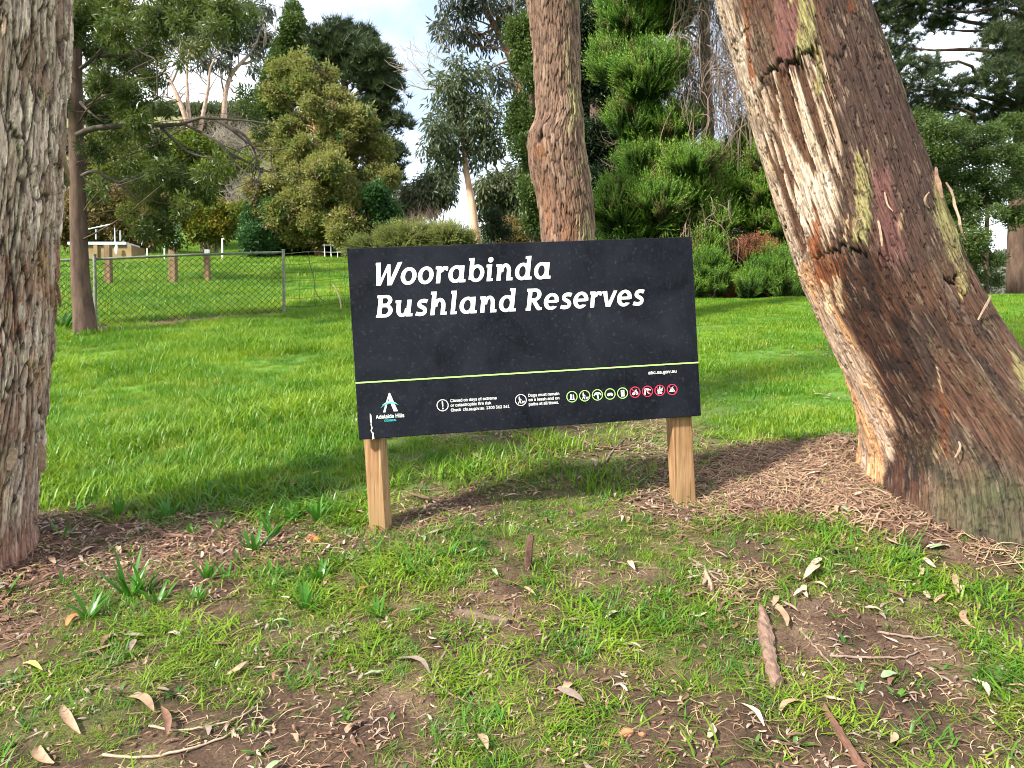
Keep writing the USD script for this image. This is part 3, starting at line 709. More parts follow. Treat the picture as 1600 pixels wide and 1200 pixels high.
def post(u, w, d, twist, y1, label):
    a = math.radians(twist)
    v, f = rbox(w, 2.2, d, 0.006)
    x, z = v[:, 0].copy(), v[:, 2].copy()
    v = v.copy()
    v[:, 0], v[:, 2] = x * math.cos(a) + z * math.sin(a), -x * math.sin(a) + z * math.cos(a)
    v += [u, y1 - 1.1, -BT - 0.012 - (abs(math.cos(a)) * d + abs(math.sin(a)) * w) / 2]
    put(sign, 'post', (bp(v), f), timber, label)
post(0.098, 0.116, 0.115, -20.0, 1.12, 'left square timber post turned slightly on its axis')
post(2.178, 0.142, 0.125, 0.0, 1.12, 'right square timber post')
# round bolt heads on the right post near its foot
v, f = tri(trimesh.creation.cylinder(0.006, 0.006, sections=12))
put(sign, 'nail', (bp(v + [2.19, -0.55, -BT - 0.011]), f), simple('nail_steel', (0.25, 0.22, 0.2), 0.5, 0.2, 50, metallic=0.8))
# ------------------------------------------------------------------ trunks with modelled bark
BARK = 0.66
bark_mat = painted('bark', 0.88, 0.7, (170.0, 22.0, 1.0), 0.42)

def lerp_col(c, d, m):
    return c * (1 - m[..., None]) + np.asarray(d, float) * m[..., None]

def flakes(a, z, w, l, seed, warp=0.35):
    """Bark as overlapping flakes: (cell random 1, cell random 2, height across the flake from its foot to its head, distance to the edge)."""
    r = np.random.default_rng(seed)
    ua = a / w + warp * 2 * (fbm2(a / w * 0.7, z / l * 0.9, 3, seed) - 0.5)
    uz = z / l + warp * 1.6 * (fbm2(a / w * 1.3, z / l * 0.5, 3, seed + 1) - 0.5) + 0.30 * (noise2(a / w * 5, z / l * 0.3, seed + 2) - 0.5)
    x0, x1, y0, y1 = ua.min() - 1, ua.max() + 1, uz.min() - 1, uz.max() + 1
    X, Y = np.meshgrid(np.arange(x0, x1), np.arange(y0, y1))
    pts = np.stack([X.ravel() + r.random(X.size), Y.ravel() + r.random(X.size)], 1)
    t = cKDTree(pts)
    d, i = t.query(np.stack([ua.ravel(), uz.ravel()], 1), k=2)
    r1, r2 = r.random(len(pts)), r.random(len(pts))
    i0 = i[:, 0]
    dv = (uz.ravel() - pts[i0, 1])
    sh = ua.shape
    return r1[i0].reshape(sh), r2[i0].reshape(sh), dv.reshape(sh), (d[:, 1] - d[:, 0]).reshape(sh)

def trunk_mesh(zs, cx, cy, r, face, n_front, n_back, n_z, bark, z0=None, z1=None):
    """zs, cx, cy, r: the axis and radius by height. face: azimuth (from +y clockwise to x) from the trunk towards the viewer side that gets the dense mesh."""
    z = np.linspace(zs[0] if z0 is None else z0, zs[-1] if z1 is None else z1, n_z)
    X, Y, Rr = (PchipInterpolator(zs, c)(z) for c in (cx, cy, r))
    th = np.r_[np.linspace(-1.85, 1.85, n_front), np.linspace(1.85, 2 * np.pi - 1.85, n_back)[1:-1]]
    T, Z = np.meshgrid(th, z)
    RR = np.repeat(Rr[:, None], len(th), 1)
    arc = T * (0.35 * np.median(Rr) + 0.65 * RR)
    disp, col = bark(T, Z, arc, RR)
    fx, fy = math.sin(face), math.cos(face)
    dx = fx * np.cos(T) - fy * np.sin(T)   # theta grows to the viewer's right
    dy = fy * np.cos(T) + fx * np.sin(T)
    v = np.stack([X[:, None] + (RR + disp) * dx, Y[:, None] + (RR + disp) * dy, Z], -1)
    n = len(th)
    i = np.arange(n_z * n).reshape(n_z, n)
    a, b = i[:-1], i[1:]
    f = np.stack([a, np.roll(a, -1, 1), np.roll(b, -1, 1), b], -1).reshape(-1, 4)
    bk = np.stack([arc, Z, 0 * Z], -1)
    return (v.reshape(-1, 3), f), {'col': col.reshape(-1, 3), 'bk': bk.reshape(-1, 3)}

# --- the leaning trunk on the right -------------------------------------------------
LP = np.array([[-400, 900], [0, 1120], [130, 1158], [260, 1196], [420, 1245], [600, 1305], [690, 1335], [745, 1365], [850, 1385], [1100, 1400]], float)
RP = np.array([[-400, 1180], [0, 1350], [130, 1402], [260, 1450], [420, 1520], [600, 1600], [690, 1650], [850, 1760], [1100, 1800]], float)

def px_raster(polys, blur=3.0, W=900, H=1100, x0=900, y0=-250):
    im = Image.new('L', (W, H))
    d = ImageDraw.Draw(im)
    for p in polys:
        d.polygon([(x - x0, y - y0) for x, y in p], fill=255)
    return gaussian_filter(np.asarray(im, float) / 255, blur * 0.45)

RZ = np.array([-1.55, -1.0, -0.75, -0.45, -0.18, 0.05, 0.62, 1.5, 2.46, 5.2]) + CAMZ
RX = [3.42, 3.40, 3.36, 3.20, 3.02, 2.87, 2.555, 2.235, 1.925, 1.15]
RY = [5.15, 5.20, 5.20, 5.20, 5.20, 5.20, 5.20, 5.22, 5.25, 5.3]
RR_ = [1.22, 0.96, 0.83, 0.70, 0.615, 0.575, 0.540, 0.510, 0.478, 0.42]

def right_bark(T, Z, arc, RR):
    axis_px = PchipInterpolator(RZ, [to_px(np.array([x, y, z]))[1] for x, y, z in zip(RX, RY, RZ)])(np.clip(Z, RZ[0], RZ[-1]))
    t = 0.5 + 0.5 * np.sin(np.clip(T, -np.pi / 2, np.pi / 2))
    pl, pr = np.interp(axis_px, LP[:, 0], LP[:, 1]), np.interp(axis_px, RP[:, 0], RP[:, 1])
    px, py = pl + t * (pr - pl), axis_px
    front = (np.abs(T) < 1.75).astype(float)
    # the outlines of the patches are ragged along the fibre
    rag = 10 * (noise2(arc * 60, Z * 2.0, 41) - 0.5) + 5 * (noise2(arc * 160, Z * 4, 42) - 0.5)
    ragy = 46 * (noise2(arc * 70, Z * 1.5, 43) - 0.5) + 26 * (noise2(arc * 150, Z * 3, 44) - 0.5) + 14 * (noise2(arc * 25, Z * 6, 45) - 0.5)

    def M(*polys, blur=2.5, ry=1.0, rx=1.0):
        ras = px_raster(polys, blur)
        return map_coordinates(ras, [(py + ragy * ry + 250).ravel(), (px + rag * rx - 900).ravel()], order=1, mode='nearest').reshape(px.shape) * front
    fib = meshkit.noise(np.stack([arc * 95, Z * 4.2, 0 * Z], -1), 51)
    fib2 = meshkit.noise(np.stack([arc * 210, Z * 9, 0 * Z], -1), 52)
    blot = fbm2(arc * 7, Z * 4.5, 4, 53)
    f1, f2, fv, fe = flakes(arc, Z, 0.045, 0.70, 54, 0.6)
    g1, g2, gv, ge = flakes(arc, Z, 0.016, 0.24, 55, 0.5)
    # brown fibrous bark
    col = np.zeros(T.shape + (3,)) + [0.165, 0.080, 0.051]
    col = lerp_col(col, [0.085, 0.050, 0.040], sstep(0.45, 0.75, blot))
    col = lerp_col(col, [0.215, 0.135, 0.098], sstep(0.6, 0.9, f1) * 0.8)
    col = lerp_col(col, [0.185, 0.085, 0.060], sstep(0.75, 0.95, f2) * 0.7)
    disp = 0.010 * (f1 - 0.5) - 0.012 * np.clip(fv, -0.6, 0.6) * f2 + 0.006 * (fib - 0.5) + 0.010 * (blot - 0.5)
    crack = 1 - sstep(0.0, 0.16, fe)
    # purple grey of the upper right
    mp = M([(1325, -250), (1420, -250), (1460, 280), (1530, 430), (1400, 430), (1330, 260), (1320, 120)], blur=12)
    col = lerp_col(col, [0.108, 0.060, 0.049], mp * 0.75)
    # pale stripped wood of the face: strips with brown gaps
    strips = sstep(0.49, 0.58, meshkit.noise(np.stack([arc * 24 + 1.6 * (noise2(arc * 3, Z * 2, 60) - 0.5), Z * 1.5, 0 * Z], -1), 56) * 0.55 + meshkit.noise(np.stack([arc * 62, Z * 2.4, 0 * Z], -1), 62) * 0.30 + g1 * 0.15)
    ms = M([(1204, 150), (1240, 140), (1300, 122), (1325, 160), (1332, 262), (1330, 395), (1300, 385), (1282, 400), (1250, 415), (1215, 300)], blur=5)
    pale = np.array([0.56, 0.405, 0.29])
    pcol = lerp_col(np.zeros_like(col) + [0.125, 0.060, 0.034], pale, strips)
    pcol = lerp_col(pcol, [0.70, 0.55, 0.42], strips * sstep(0.55, 0.9, g2))
    pcol = lerp_col(pcol, [0.36, 0.32, 0.15], strips * sstep(0.62, 0.75, t) * sstep(0.3, 0.6, g1))
    col = lerp_col(col, pcol, ms)
    disp += ms * (0.024 * (strips - 0.6) + 0.004 * (g1 - 0.5) - 0.012)
    # smoother pale patch lower in that field
    m2 = M([(1262, 292), (1320, 285), (1325, 360), (1310, 375), (1275, 365), (1258, 330)], blur=4)
    col = lerp_col(col, [0.74, 0.57, 0.44], m2 * (0.55 + 0.45 * sstep(0.25, 0.5, fib)))
    disp += m2 * 0.006
    # left edge: weathered pale grey wood with short dark checks
    ml = M([(1060, -250), (1130, -250), (1170, 40), (1198, 60), (1200, 160), (1206, 230), (1232, 330), (1262, 410), (1275, 440), (1300, 560), (1310, 600), (1280, 600), (1220, 420), (1100, 0)], blur=4)
    chk = sstep(0.60, 0.70, meshkit.noise(np.stack([arc * 55, Z * 42, 0 * Z], -1), 57)) * sstep(0.35, 0.6, meshkit.noise(np.stack([arc * 9, Z * 9, 0 * Z], -1), 58))
    lcol = lerp_col(np.zeros_like(col) + [0.54, 0.415, 0.32], [0.36, 0.255, 0.19], sstep(0.3, 0.8, g1))
    lcol = lerp_col(lcol, [0.52, 0.36, 0.21], sstep(0.7, 0.9, g2) * 0.8)
    lcol = lerp_col(lcol, [0.060, 0.038, 0.028], chk * 0.9)
    col = lerp_col(col, lcol, ml)
    disp += ml * (-0.010 * chk + 0.006 * (g1 - 0.5) - 0.006)
    # upper left pale split piece
    mq = M([(1170, 60), (1190, 40), (1196, 145), (1204, 160), (1180, 150), (1160, 100)], blur=3)
    col = lerp_col(col, [0.50, 0.40, 0.31], mq * 0.8)
    # pale strip running down to the ground with orange stain
    mb = M([(1252, 425), (1285, 412), (1300, 478), (1318, 500), (1342, 530), (1362, 600), (1378, 660), (1400, 760), (1380, 800), (1300, 800), (1310, 660), (1285, 560)], blur=4)
    bcol = lerp_col(np.zeros_like(col) + [0.62, 0.45, 0.335], [0.48, 0.325, 0.23], sstep(0.35, 0.7, fib))
    bcol = lerp_col(bcol, [0.62, 0.32, 0.14], sstep(0.5, 0.68, fbm2(arc * 10, Z * 2.2, 3, 61)) * 0.85)
    bcol = lerp_col(bcol, [0.20, 0.12, 0.085], sstep(0.70, 0.85, g1) * 0.6 + 0.3 * chk)
    col = lerp_col(col, bcol, mb)
    disp += mb * (0.013 + 0.004 * (fib - 0.5) - 0.006 * chk)
    # orange red inner bark below the second break and in streaks
    mo = M([(1278, 412), (1340, 402), (1345, 490), (1318, 470), (1306, 440), (1300, 490), (1290, 470)], [(1280, 355), (1300, 350), (1305, 405), (1280, 408)], [(1405, 690 - 130), (1425, 560), (1428, 610), (1412, 612)], [(1440, 630), (1452, 632), (1452, 690), (1440, 690)],
           [(1178, -60), (1194, -60), (1196, 130), (1186, 130)], [(1336, 40), (1345, 40), (1346, 66), (1338, 66)], [(1355, 545), (1362, 548), (1376, 600), (1368, 600)], blur=3)
    ocol = lerp_col(np.zeros_like(col) + [0.25, 0.070, 0.024], [0.36, 0.130, 0.045], sstep(0.4, 0.8, fib2))
    ocol = lerp_col(ocol, [0.10, 0.040, 0.022], sstep(0.5, 0.8, g1))
    col = lerp_col(col, ocol, mo * 0.92)
    m4 = M([(1296, 452), (1308, 450), (1308, 492), (1298, 490)], [(1316, 440), (1328, 438), (1326, 486), (1316, 484)], [(1398, 588), (1404, 588), (1416, 650), (1410, 655)], [(1408, 610), (1416, 606), (1420, 650), (1412, 652)], [(1432, 680), (1443, 675), (1442, 705), (1433, 705)], [(1449, 572), (1451, 572), (1448, 604), (1446, 604)], [(1420, 350), (1424, 350), (1422, 385), (1418, 380)], [(1342, 358), (1347, 356), (1345, 384), (1340, 380)], blur=1.5, rx=0.4, ry=0.5)
    col = lerp_col(col, [0.76, 0.52, 0.31], m4)
    disp += m4 * 0.008
    # dark red brown field in the middle
    md = M([(1340, 425), (1400, 410), (1420, 480), (1425, 600), (1440, 700), (1450, 780), (1405, 780), (1380, 660), (1352, 560), (1330, 520)], blur=8)
    dcol = lerp_col(np.zeros_like(col) + [0.105, 0.046, 0.030], [0.050, 0.026, 0.020], sstep(0.4, 0.65, blot))
    dcol = lerp_col(dcol, [0.150, 0.058, 0.032], sstep(0.58, 0.75, fbm2(arc * 24, Z * 9, 4, 63)))
    dcol = lerp_col(dcol, [0.42, 0.27, 0.16], sstep(0.76, 0.86, g2) * sstep(0.62, 0.8, fib) * sstep(600, 640, py))
    col = lerp_col(col, dcol, md * 0.92)
    disp += md * (-0.010 + 0.008 * (fbm2(arc * 30, Z * 25, 3, 64) - 0.5))
    # smooth plum patches
    mpl = M([(1232, 28), (1268, 26), (1272, 124), (1240, 130)], [(1378, 292), (1402, 285), (1432, 415), (1396, 420)], blur=4)
    plum = lerp_col(np.zeros_like(col) + [0.150, 0.060, 0.056], [0.205, 0.090, 0.078], fbm2(arc * 40, Z * 30, 3, 75))
    col = lerp_col(col, plum, mpl * 0.85)
    disp *= (1 - 0.7 * mpl)
    # yellow green lichen
    mk = M([(1272, -250), (1282, -250), (1280, 40), (1292, 55), (1296, 124), (1274, 124), (1270, 50)], [(1256, 0), (1262, 0), (1262, 45), (1257, 45)], [(1352, 275), (1372, 275), (1376, 330), (1374, 404), (1350, 400), (1358, 330)], [(1462, 300), (1478, 300), (1500, 380), (1512, 440), (1490, 420), (1470, 360)],
           [(1500, 420), (1508, 420), (1515, 470), (1505, 470)], [(1552, 560), (1566, 555), (1574, 610), (1562, 640), (1550, 600)], [(1295, 128), (1303, 128), (1306, 190), (1298, 190)], blur=2.5, ry=0.6)
    speck = fbm2(arc * 120, Z * 60, 3, 76)
    lich = mk * sstep(0.36, 0.56, fib * 0.35 + 0.25 * blot + 0.55 * speck)
    col = lerp_col(col, [0.37, 0.315, 0.125], lich * 0.9)
    col = lerp_col(col, [0.30, 0.31, 0.14], lich * sstep(0.6, 0.9, g2) * 0.6)
    disp += mk * 0.007
    # grey green mossy foot
    mg = sstep(640, 760, py + ragy * 0.8 + 60 * (blot - 0.5)) * sstep(0.18, 0.42, t) * front
    gcol = lerp_col(np.zeros_like(col) + [0.098, 0.082, 0.052], [0.070, 0.078, 0.036], sstep(0.4, 0.62, fbm2(arc * 5, Z * 5, 4, 66)))
    gcol = lerp_col(gcol, [0.17, 0.13, 0.085], sstep(0.62, 0.8, fbm2(arc * 18, Z * 14, 3, 67)) * 0.6)
    col = lerp_col(col, gcol, mg * 0.85)
    disp += mg * (0.022 * (fbm2(arc * 16, Z * 14, 4, 68) - 0.5) - 0.010 * sstep(0.56, 0.66, fbm2(arc * 15 + 3 * fbm2(arc * 4, Z * 4, 2, 70), Z * 11, 4, 69)))
    col = lerp_col(col, [0.040, 0.034, 0.024], mg * sstep(0.56, 0.66, fbm2(arc * 15 + 3 * fbm2(arc * 4, Z * 4, 2, 70), Z * 11, 4, 69)) * 0.7)
    # small pale chips, pits and scattered lichen over the brown bark
    brown = np.clip(1 - ms - ml - mb - mpl - mk - 0.6 * mg, 0, 1)
    h1, h2, hv, he = flakes(arc, Z, 0.012, 0.07, 77, 0.5)
    chip = brown * sstep(0.88, 0.93, h1) * sstep(0.35, 0.6, fbm2(arc * 6, Z * 5, 3, 78))
    col = lerp_col(col, [0.36, 0.25, 0.175], chip * 0.8)
    disp += chip * 0.004
    pit = sstep(0.66, 0.74, fbm2(arc * 55, Z * 30, 3, 79))
    col = lerp_col(col, [0.035, 0.022, 0.018], pit * 0.55 * (1 - 0.6 * mpl))
    disp -= pit * 0.006
    spk = brown * sstep(0.60, 0.70, speck) * sstep(0.50, 0.62, fbm2(arc * 4 + 3, Z * 3, 3, 80))
    col = lerp_col(col, [0.27, 0.25, 0.12], spk * 0.5)
    # the plates' broken edges
    def brk(pts, depth, width=3.0):
        p = np.array(pts, float)
        yy = np.interp(px, p[:, 0], p[:, 1])
        inside = ((px > p[0, 0]) & (px < p[-1, 0])).astype(float) * front
        jag = 20 * (noise2(arc * 26, 0 * Z, 71) - 0.5) + 9 * (noise2(arc * 75, 0 * Z, 72) - 0.5)
        dd = py - yy - jag
        brk_on = sstep(0.30, 0.55, noise2(arc * 17, 0 * Z + 3.3, 73))
        return inside * (0.2 + 0.8 * brk_on) * np.exp(-(dd / (width * (0.5 + 0.7 * brk_on))) ** 2), inside * sstep(-1, 1, dd) * np.exp(-np.clip(dd, 0, 999) / 60)
    for pts, dp in [([(1206, 152), (1214, 138), (1232, 134), (1262, 128), (1298, 122)], 0.022), ([(1262, 330), (1280, 408), (1300, 406), (1330, 402), (1362, 402), (1374, 410)], 0.02), ([(1390, 414), (1406, 412), (1410, 424)], 0.015),
                    ([(1300, 130), (1340, 128)], 0.006), ([(1478, 440), (1492, 448), (1500, 440)], 0.022), ([(1548, 648), (1560, 640), (1580, 652)], 0.025)]:
        line, low = brk(pts, dp)
        disp -= line * dp * 1.2 + low * dp * 0.5
        col = lerp_col(col, [0.030, 0.020, 0.016], line * 0.9)
    dk = crack * (1 - 0.75 * np.clip(mpl + mb + md + mg, 0, 1))
    col = lerp_col(col, [0.040, 0.026, 0.020], dk * 0.42)
    disp -= 0.006 * dk
    col *= (1 - 0.30 * brown - 0.20 * md * (1 - mb))[..., None]
    col *= (0.60 + 0.48 * fib2 + 0.32 * fib)[..., None]
    # broad unevenness of the stem and root swellings
    disp += 0.05 * (fbm2(T * 1.1, Z * 0.9, 3, 74) - 0.5) * (0.6 + 1.2 * sstep(1.3, 0.7, Z))
    disp += 0.035 * sstep(1.35, 0.55, Z) * np.cos(T * 4 + 0.9)
    return disp, np.clip(col * BARK, 0.008, 0.9)

face_r = math.atan2(-3.0, -5.2)
(vf), pv = trunk_mesh(RZ, RX, RY, RR_, face_r, 560, 60, 780, right_bark, z0=0.12, z1=4.35)
rt = thing('gum_tree', 'huge leaning gum trunk with pale stripped wood, plum patches and yellow lichen, on the right', 'tree', (3.35, 5.2, 0.75))
put(rt, 'trunk', vf, bark_mat, smooth=True, prims=pv)
plain_bark = simple('upper_bark', (0.10, 0.062, 0.044), 0.9, 0.5, 14, 0.2, 0.8, 30, (1, 1, 0.15))
put(rt, 'upper_trunk', tube(curve([(PchipInterpolator(RZ, RX)(4.3), 5.28, 4.3), (0.9, 5.3, 6.8), (0.5, 5.6, 9.0), (0.4, 5.7, 12)], 20), np.linspace(0.425, 0.25, 20), 20), plain_bark, smooth=True)

# loose strips hanging off the bark
strip_pale = simple('bark_strip_pale', (0.27, 0.185, 0.125), 0.85, 0.35, 40, 0.2, 0.4, 80)
strip_brown = simple('bark_strip_brown', (0.17, 0.10, 0.065), 0.85, 0.4, 40, 0.2, 0.4, 80)

def ribbon(pts, w, th=0.004, n=10, seed=0, up=(0, -1, 0)):
    """A tapering strip with thickness along a polyline."""
    c = curve(pts, n)
    t = np.gradient(c, axis=0); t /= np.linalg.norm(t, axis=1, keepdims=True)
    s = np.cross(t, np.asarray(up, float)); s /= np.linalg.norm(s, axis=1, keepdims=True) + 1e-9
    nn = np.cross(s, t)
    r = np.random.default_rng(seed)
    prof = w * np.sin(np.linspace(0.12, 0.93, n) * np.pi) ** 0.6 * (0.75 + 0.5 * r.random(n)) / 2
    v = np.concatenate([c + s * prof[:, None] + nn * th / 2, c - s * prof[:, None] + nn * th / 2, c - s * prof[:, None] - nn * th / 2, c + s * prof[:, None] - nn * th / 2])
    i = np.arange(n - 1)
    f = []
    for k in range(4):
        a, b = k * n, ((k + 1) % 4) * n
        f.append(np.stack([a + i, b + i, b + i + 1, a + i + 1], 1))
    f.append([[0, n, 2 * n, 3 * n], [n - 1, 4 * n - 1, 3 * n - 1, 2 * n - 1]])
    return v, np.vstack(f)

def surf(v, px, py, out=0.012):
    u, w = to_px(v)
    k = np.where((u - px) ** 2 + (w - py) ** 2 < 8 ** 2)[0]
    d = v[k, 1].min() if len(k) else v[np.argmin((u - px) ** 2 + (w - py) ** 2), 1]
    return at(px, py, d - out)

rv = vf[0]
for k, (pts, w, m) in enumerate([
        ([(1463, 262, 5.05), (1466, 285, 5.02), (1472, 310, 5.02)], 0.03, strip_brown),
        ([(1478, 285, 5.05), (1490, 310, 5.03), (1500, 350, 5.05), (1508, 375, 5.1)], 0.016, strip_pale), ([(1452, 325, 4.86), (1445, 312, 4.78), (1452, 300, 4.75)], 0.012, strip_pale),
        ([(1382, 300, 4.72), (1386, 318, 4.66), (1395, 330, 4.64)], 0.010, strip_pale), ([(1372, 345, 4.72), (1376, 365, 4.68), (1378, 385, 4.70)], 0.014, strip_pale),
        ([(1337, 365, 4.78), (1340, 345, 4.73), (1350, 340, 4.74)], 0.014, strip_pale), ([(1528, 500, 4.8), (1540, 478, 4.74), (1548, 462, 4.74)], 0.012, strip_pale),
        ([(1498, 690, 4.5), (1500, 700, 4.47), (1492, 715, 4.46)], 0.012, strip_pale)]):
    put(rt, 'bark_strip', ribbon([surf(rv, p[0], p[1], o) for p, o in zip(pts, (0.004, 0.03, 0.045, 0.05))], w, 0.006, 9, k), m)

# --- the shaggy trunk on the left ----------------------------------------------------
LZ = np.array([-1.55, -1.25, -1.0, -0.6, -0.16, 0.5, 1.19, 2.14, 5.0]) + CAMZ
LX = [-3.44, -3.44, -3.41, -3.33, -3.275, -3.22, -3.165, -3.10, -2.95]
LY = [4.53] * 9
LR = [0.58, 0.49, 0.425, 0.395, 0.395, 0.395, 0.395, 0.40, 0.36]

def left_bark(T, Z, arc, RR):
    f1, f2, fv, fe = flakes(arc, Z, 0.050, 0.36, 81, 0.75)
    g1, g2, gv, ge = flakes(arc, Z, 0.017, 0.13, 82, 0.7)
    fib = meshkit.noise(np.stack([arc * 120, Z * 7, 0 * Z], -1), 83)
    blot = fbm2(arc * 4, Z * 3, 4, 84)
    disp = 0.022 * (f1 - 0.4) - 0.018 * np.clip(fv, -0.7, 0.7) * f2 + 0.009 * (g1 - 0.5) - 0.007 * np.clip(gv, -0.6, 0.6) + 0.005 * (fib - 0.5) + 0.03 * (blot - 0.5)
    col = np.zeros(T.shape + (3,)) + [0.300, 0.232, 0.190]
    col = lerp_col(col, [0.480, 0.395, 0.335], sstep(0.4, 0.85, f1 * 0.5 + 0.5 * g2))
    col = lerp_col(col, [0.150, 0.090, 0.066], sstep(0.62, 0.85, f2) * 0.8)
    col = lerp_col(col, [0.195, 0.095, 0.062], sstep(0.56, 0.68, fbm2(arc * 3.2, Z * 2.4, 3, 85)) * sstep(0.35, 0.7, g1) * 0.85)
    col = lerp_col(col, [0.330, 0.215, 0.105], sstep(0.62, 0.78, fbm2(arc * 2.6 + 9, Z * 1.6, 3, 86)) * 0.6)
    col = lerp_col(col, [0.30, 0.27, 0.165], sstep(0.80, 0.95, g2) * 0.45)
    crack = (1 - sstep(0.02, 0.16, fe)) * sstep(0.3, 0.6, f1 + 0.4 * (blot - 0.5) + 0.2)
    crack2 = (1 - sstep(0.0, 0.12, ge)) * sstep(0.3, 0.7, g2)
    col = lerp_col(col, [0.045, 0.028, 0.022], np.clip(crack * 0.85 + crack2 * 0.35, 0, 1))
    disp -= 0.016 * crack + 0.005 * crack2
    k1, k2, kv, ke = flakes(arc, Z, 0.11, 0.55, 87, 0.8)
    big = (1 - sstep(0.0, 0.10, ke))
    col = lerp_col(col, [0.035, 0.022, 0.017], big * 0.85)
    disp += 0.020 * (k1 - 0.5) - 0.020 * big
    low = sstep(0.75, 0.40, Z + 0.25 * (blot - 0.5))
    col = lerp_col(col, [0.140, 0.070, 0.048], low * 0.75)
    disp *= 1 - 0.5 * low
    # a stub of a lost limb, its scar and a hollow
    for az, z0, w, h in ((-0.30, 3.36, 0.075, 0.15), (-0.58, 2.95, 0.10, 0.16)):
        d2 = ((T - az) / (w / 0.4)) ** 2 + ((Z - z0) / h) ** 2
        m = np.exp(-d2 * 1.2)
        col = lerp_col(col, [0.105, 0.066, 0.042], m * 0.9)
        disp += 0.05 * m if z0 > 3 else -0.05 * m
    col *= (0.80 + 0.5 * fib)[..., None] * np.array([1.72, 1.66, 1.62])
    return disp, np.clip(col * BARK, 0.008, 0.9)

(vf), pv = trunk_mesh(LZ, LX, LY, LR, math.atan2(3.2, -4.5) , 330, 50, 640, left_bark, z0=0.05, z1=4.3)
lv = vf[0]
lt = thing('gum_tree', 'thick trunk covered in shaggy grey brown bark, cut by the left border of the photo', 'tree', (-3.42, 4.53, 0.3))
put(lt, 'trunk', vf, bark_mat, smooth=True, prims=pv)
put(lt, 'upper_trunk', tube(curve([(-3.06, 4.53, 4.15), (-2.9, 4.5, 7), (-2.8, 4.4, 11)], 12), np.linspace(0.375, 0.25, 12), 16), simple('upper_bark_grey', (0.27, 0.20, 0.16), 0.9, 0.5, 14, 0.2, 0.8, 30, (1, 1, 0.15)), smooth=True)
for k, (pts, w, m) in enumerate([([(88, 440, 4.3), (92, 460, 4.26), (94, 480, 4.3)], 0.02, strip_brown), ([(20, 700, 4.02), (18, 720, 3.97), (14, 735, 3.98)], 0.05, strip_pale), ([(62, 690, 4.08), (66, 715, 4.04), (66, 738, 4.06)], 0.05, strip_pale), ([(100, 235, 4.28), (104, 262, 4.22), (108, 290, 4.26)], 0.03, strip_pale)]):
    put(lt, 'bark_strip', ribbon([surf(lv, p[0], p[1], o) for p, o in zip(pts, (0.0, 0.02, 0.03))], w, 0.008, 8, 40 + k), m)

# --- the trunk behind the sign ---------------------------------------------------------
D = 12.0
mz, mx, mr = [], [], []
for py, l, r_ in [(-330, 796, 872), (-150, 808, 888), (0, 822, 905), (60, 830, 906), (150, 836, 908), (185, 835, 912), (215, 824, 913), (260, 826, 920), (320, 840, 928), (370, 845, 930), (480, 845, 934), (560, 838, 945)]:
    c = at((l + r_) / 2, py, D)
    mz.append(c[2]); mx.append(c[0]); mr.append((r_ - l) / 2 / FPX * D * 0.97)
o = np.argsort(mz)
mz, mx, mr = np.array(mz)[o], np.array(mx)[o], np.array(mr)[o]
mz = np.r_[1.55, mz]; mx = np.r_[mx[0], mx]; mr = np.r_[mr[0] * 1.15, mr]

def mid_bark(T, Z, arc, RR):
    f1, f2, fv, fe = flakes(arc, Z, 0.045, 0.26, 91, 0.4)
    fib = meshkit.noise(np.stack([arc * 60, Z * 4, 0 * Z], -1), 93)
    blot = fbm2(arc * 3, Z * 1.5, 4, 94)
    disp = 0.018 * (f1 - 0.4) - 0.012 * np.clip(fv, -0.6, 0.6) + 0.012 * (fib - 0.5)
    col = np.zeros(T.shape + (3,)) + [0.225, 0.140, 0.100]
    col = lerp_col(col, [0.330, 0.225, 0.165], sstep(0.4, 0.9, f1))
    col = lerp_col(col, [0.300, 0.145, 0.080], sstep(0.5, 0.7, blot) * sstep(5.2, 3.2, Z) * 0.8)
    col = lerp_col(col, [0.120, 0.072, 0.055], sstep(0.65, 0.9, f2) * 0.7)
    li = sstep(0.15, 0.6, np.sin(T)) * sstep(0.46, 0.62, fbm2(arc * 6, Z * 2.5, 3, 95)) * sstep(0.35, 0.6, fib)
    col = lerp_col(col, [0.40, 0.37, 0.17], li * 0.75)
    crack = 1 - sstep(0.02, 0.2, fe)
    col = lerp_col(col, [0.055, 0.034, 0.027], crack * 0.65)
    disp -= 0.012 * crack
    zb = at(840, 225, D)[2]
    az = -0.62
    d = np.sqrt(((T - az + 0.2 * (blot - 0.5)) / 0.40) ** 2 + ((Z - zb + 0.15 * (fib - 0.5)) / 0.20) ** 2)
    disp += 0.025 * np.exp(-(d / 1.3) ** 2) * (0.5 + fbm2(arc * 8, Z * 8, 3, 97)) - 0.12 * np.exp(-(d / 0.35) ** 2)
    col = lerp_col(col, [0.025, 0.015, 0.012], np.exp(-(d / 0.42) ** 4) * 0.9)
    col = lerp_col(col, [0.30, 0.13, 0.06], np.exp(-(((T - az) / 0.3) ** 2 + ((Z - zb + 0.22) / 0.12) ** 2)) * 0.7)
    col *= (0.8 + 0.4 * fib)[..., None] * np.array([0.92, 0.86, 0.82])
    return disp, np.clip(col * BARK, 0.008, 0.9)

(vf), pv = trunk_mesh(mz, mx, np.full(len(mz), D), mr, math.atan2(-0.75, -D), 170, 30, 420, mid_bark, z0=1.6, z1=9.8)
mt_ = thing('gum_tree', 'upright brown gum trunk with a dark knot hole, standing behind the sign', 'tree', (mx[1], D, float(ground(mx[1], D))))
put(mt_, 'trunk', vf, bark_mat, smooth=True, prims=pv)
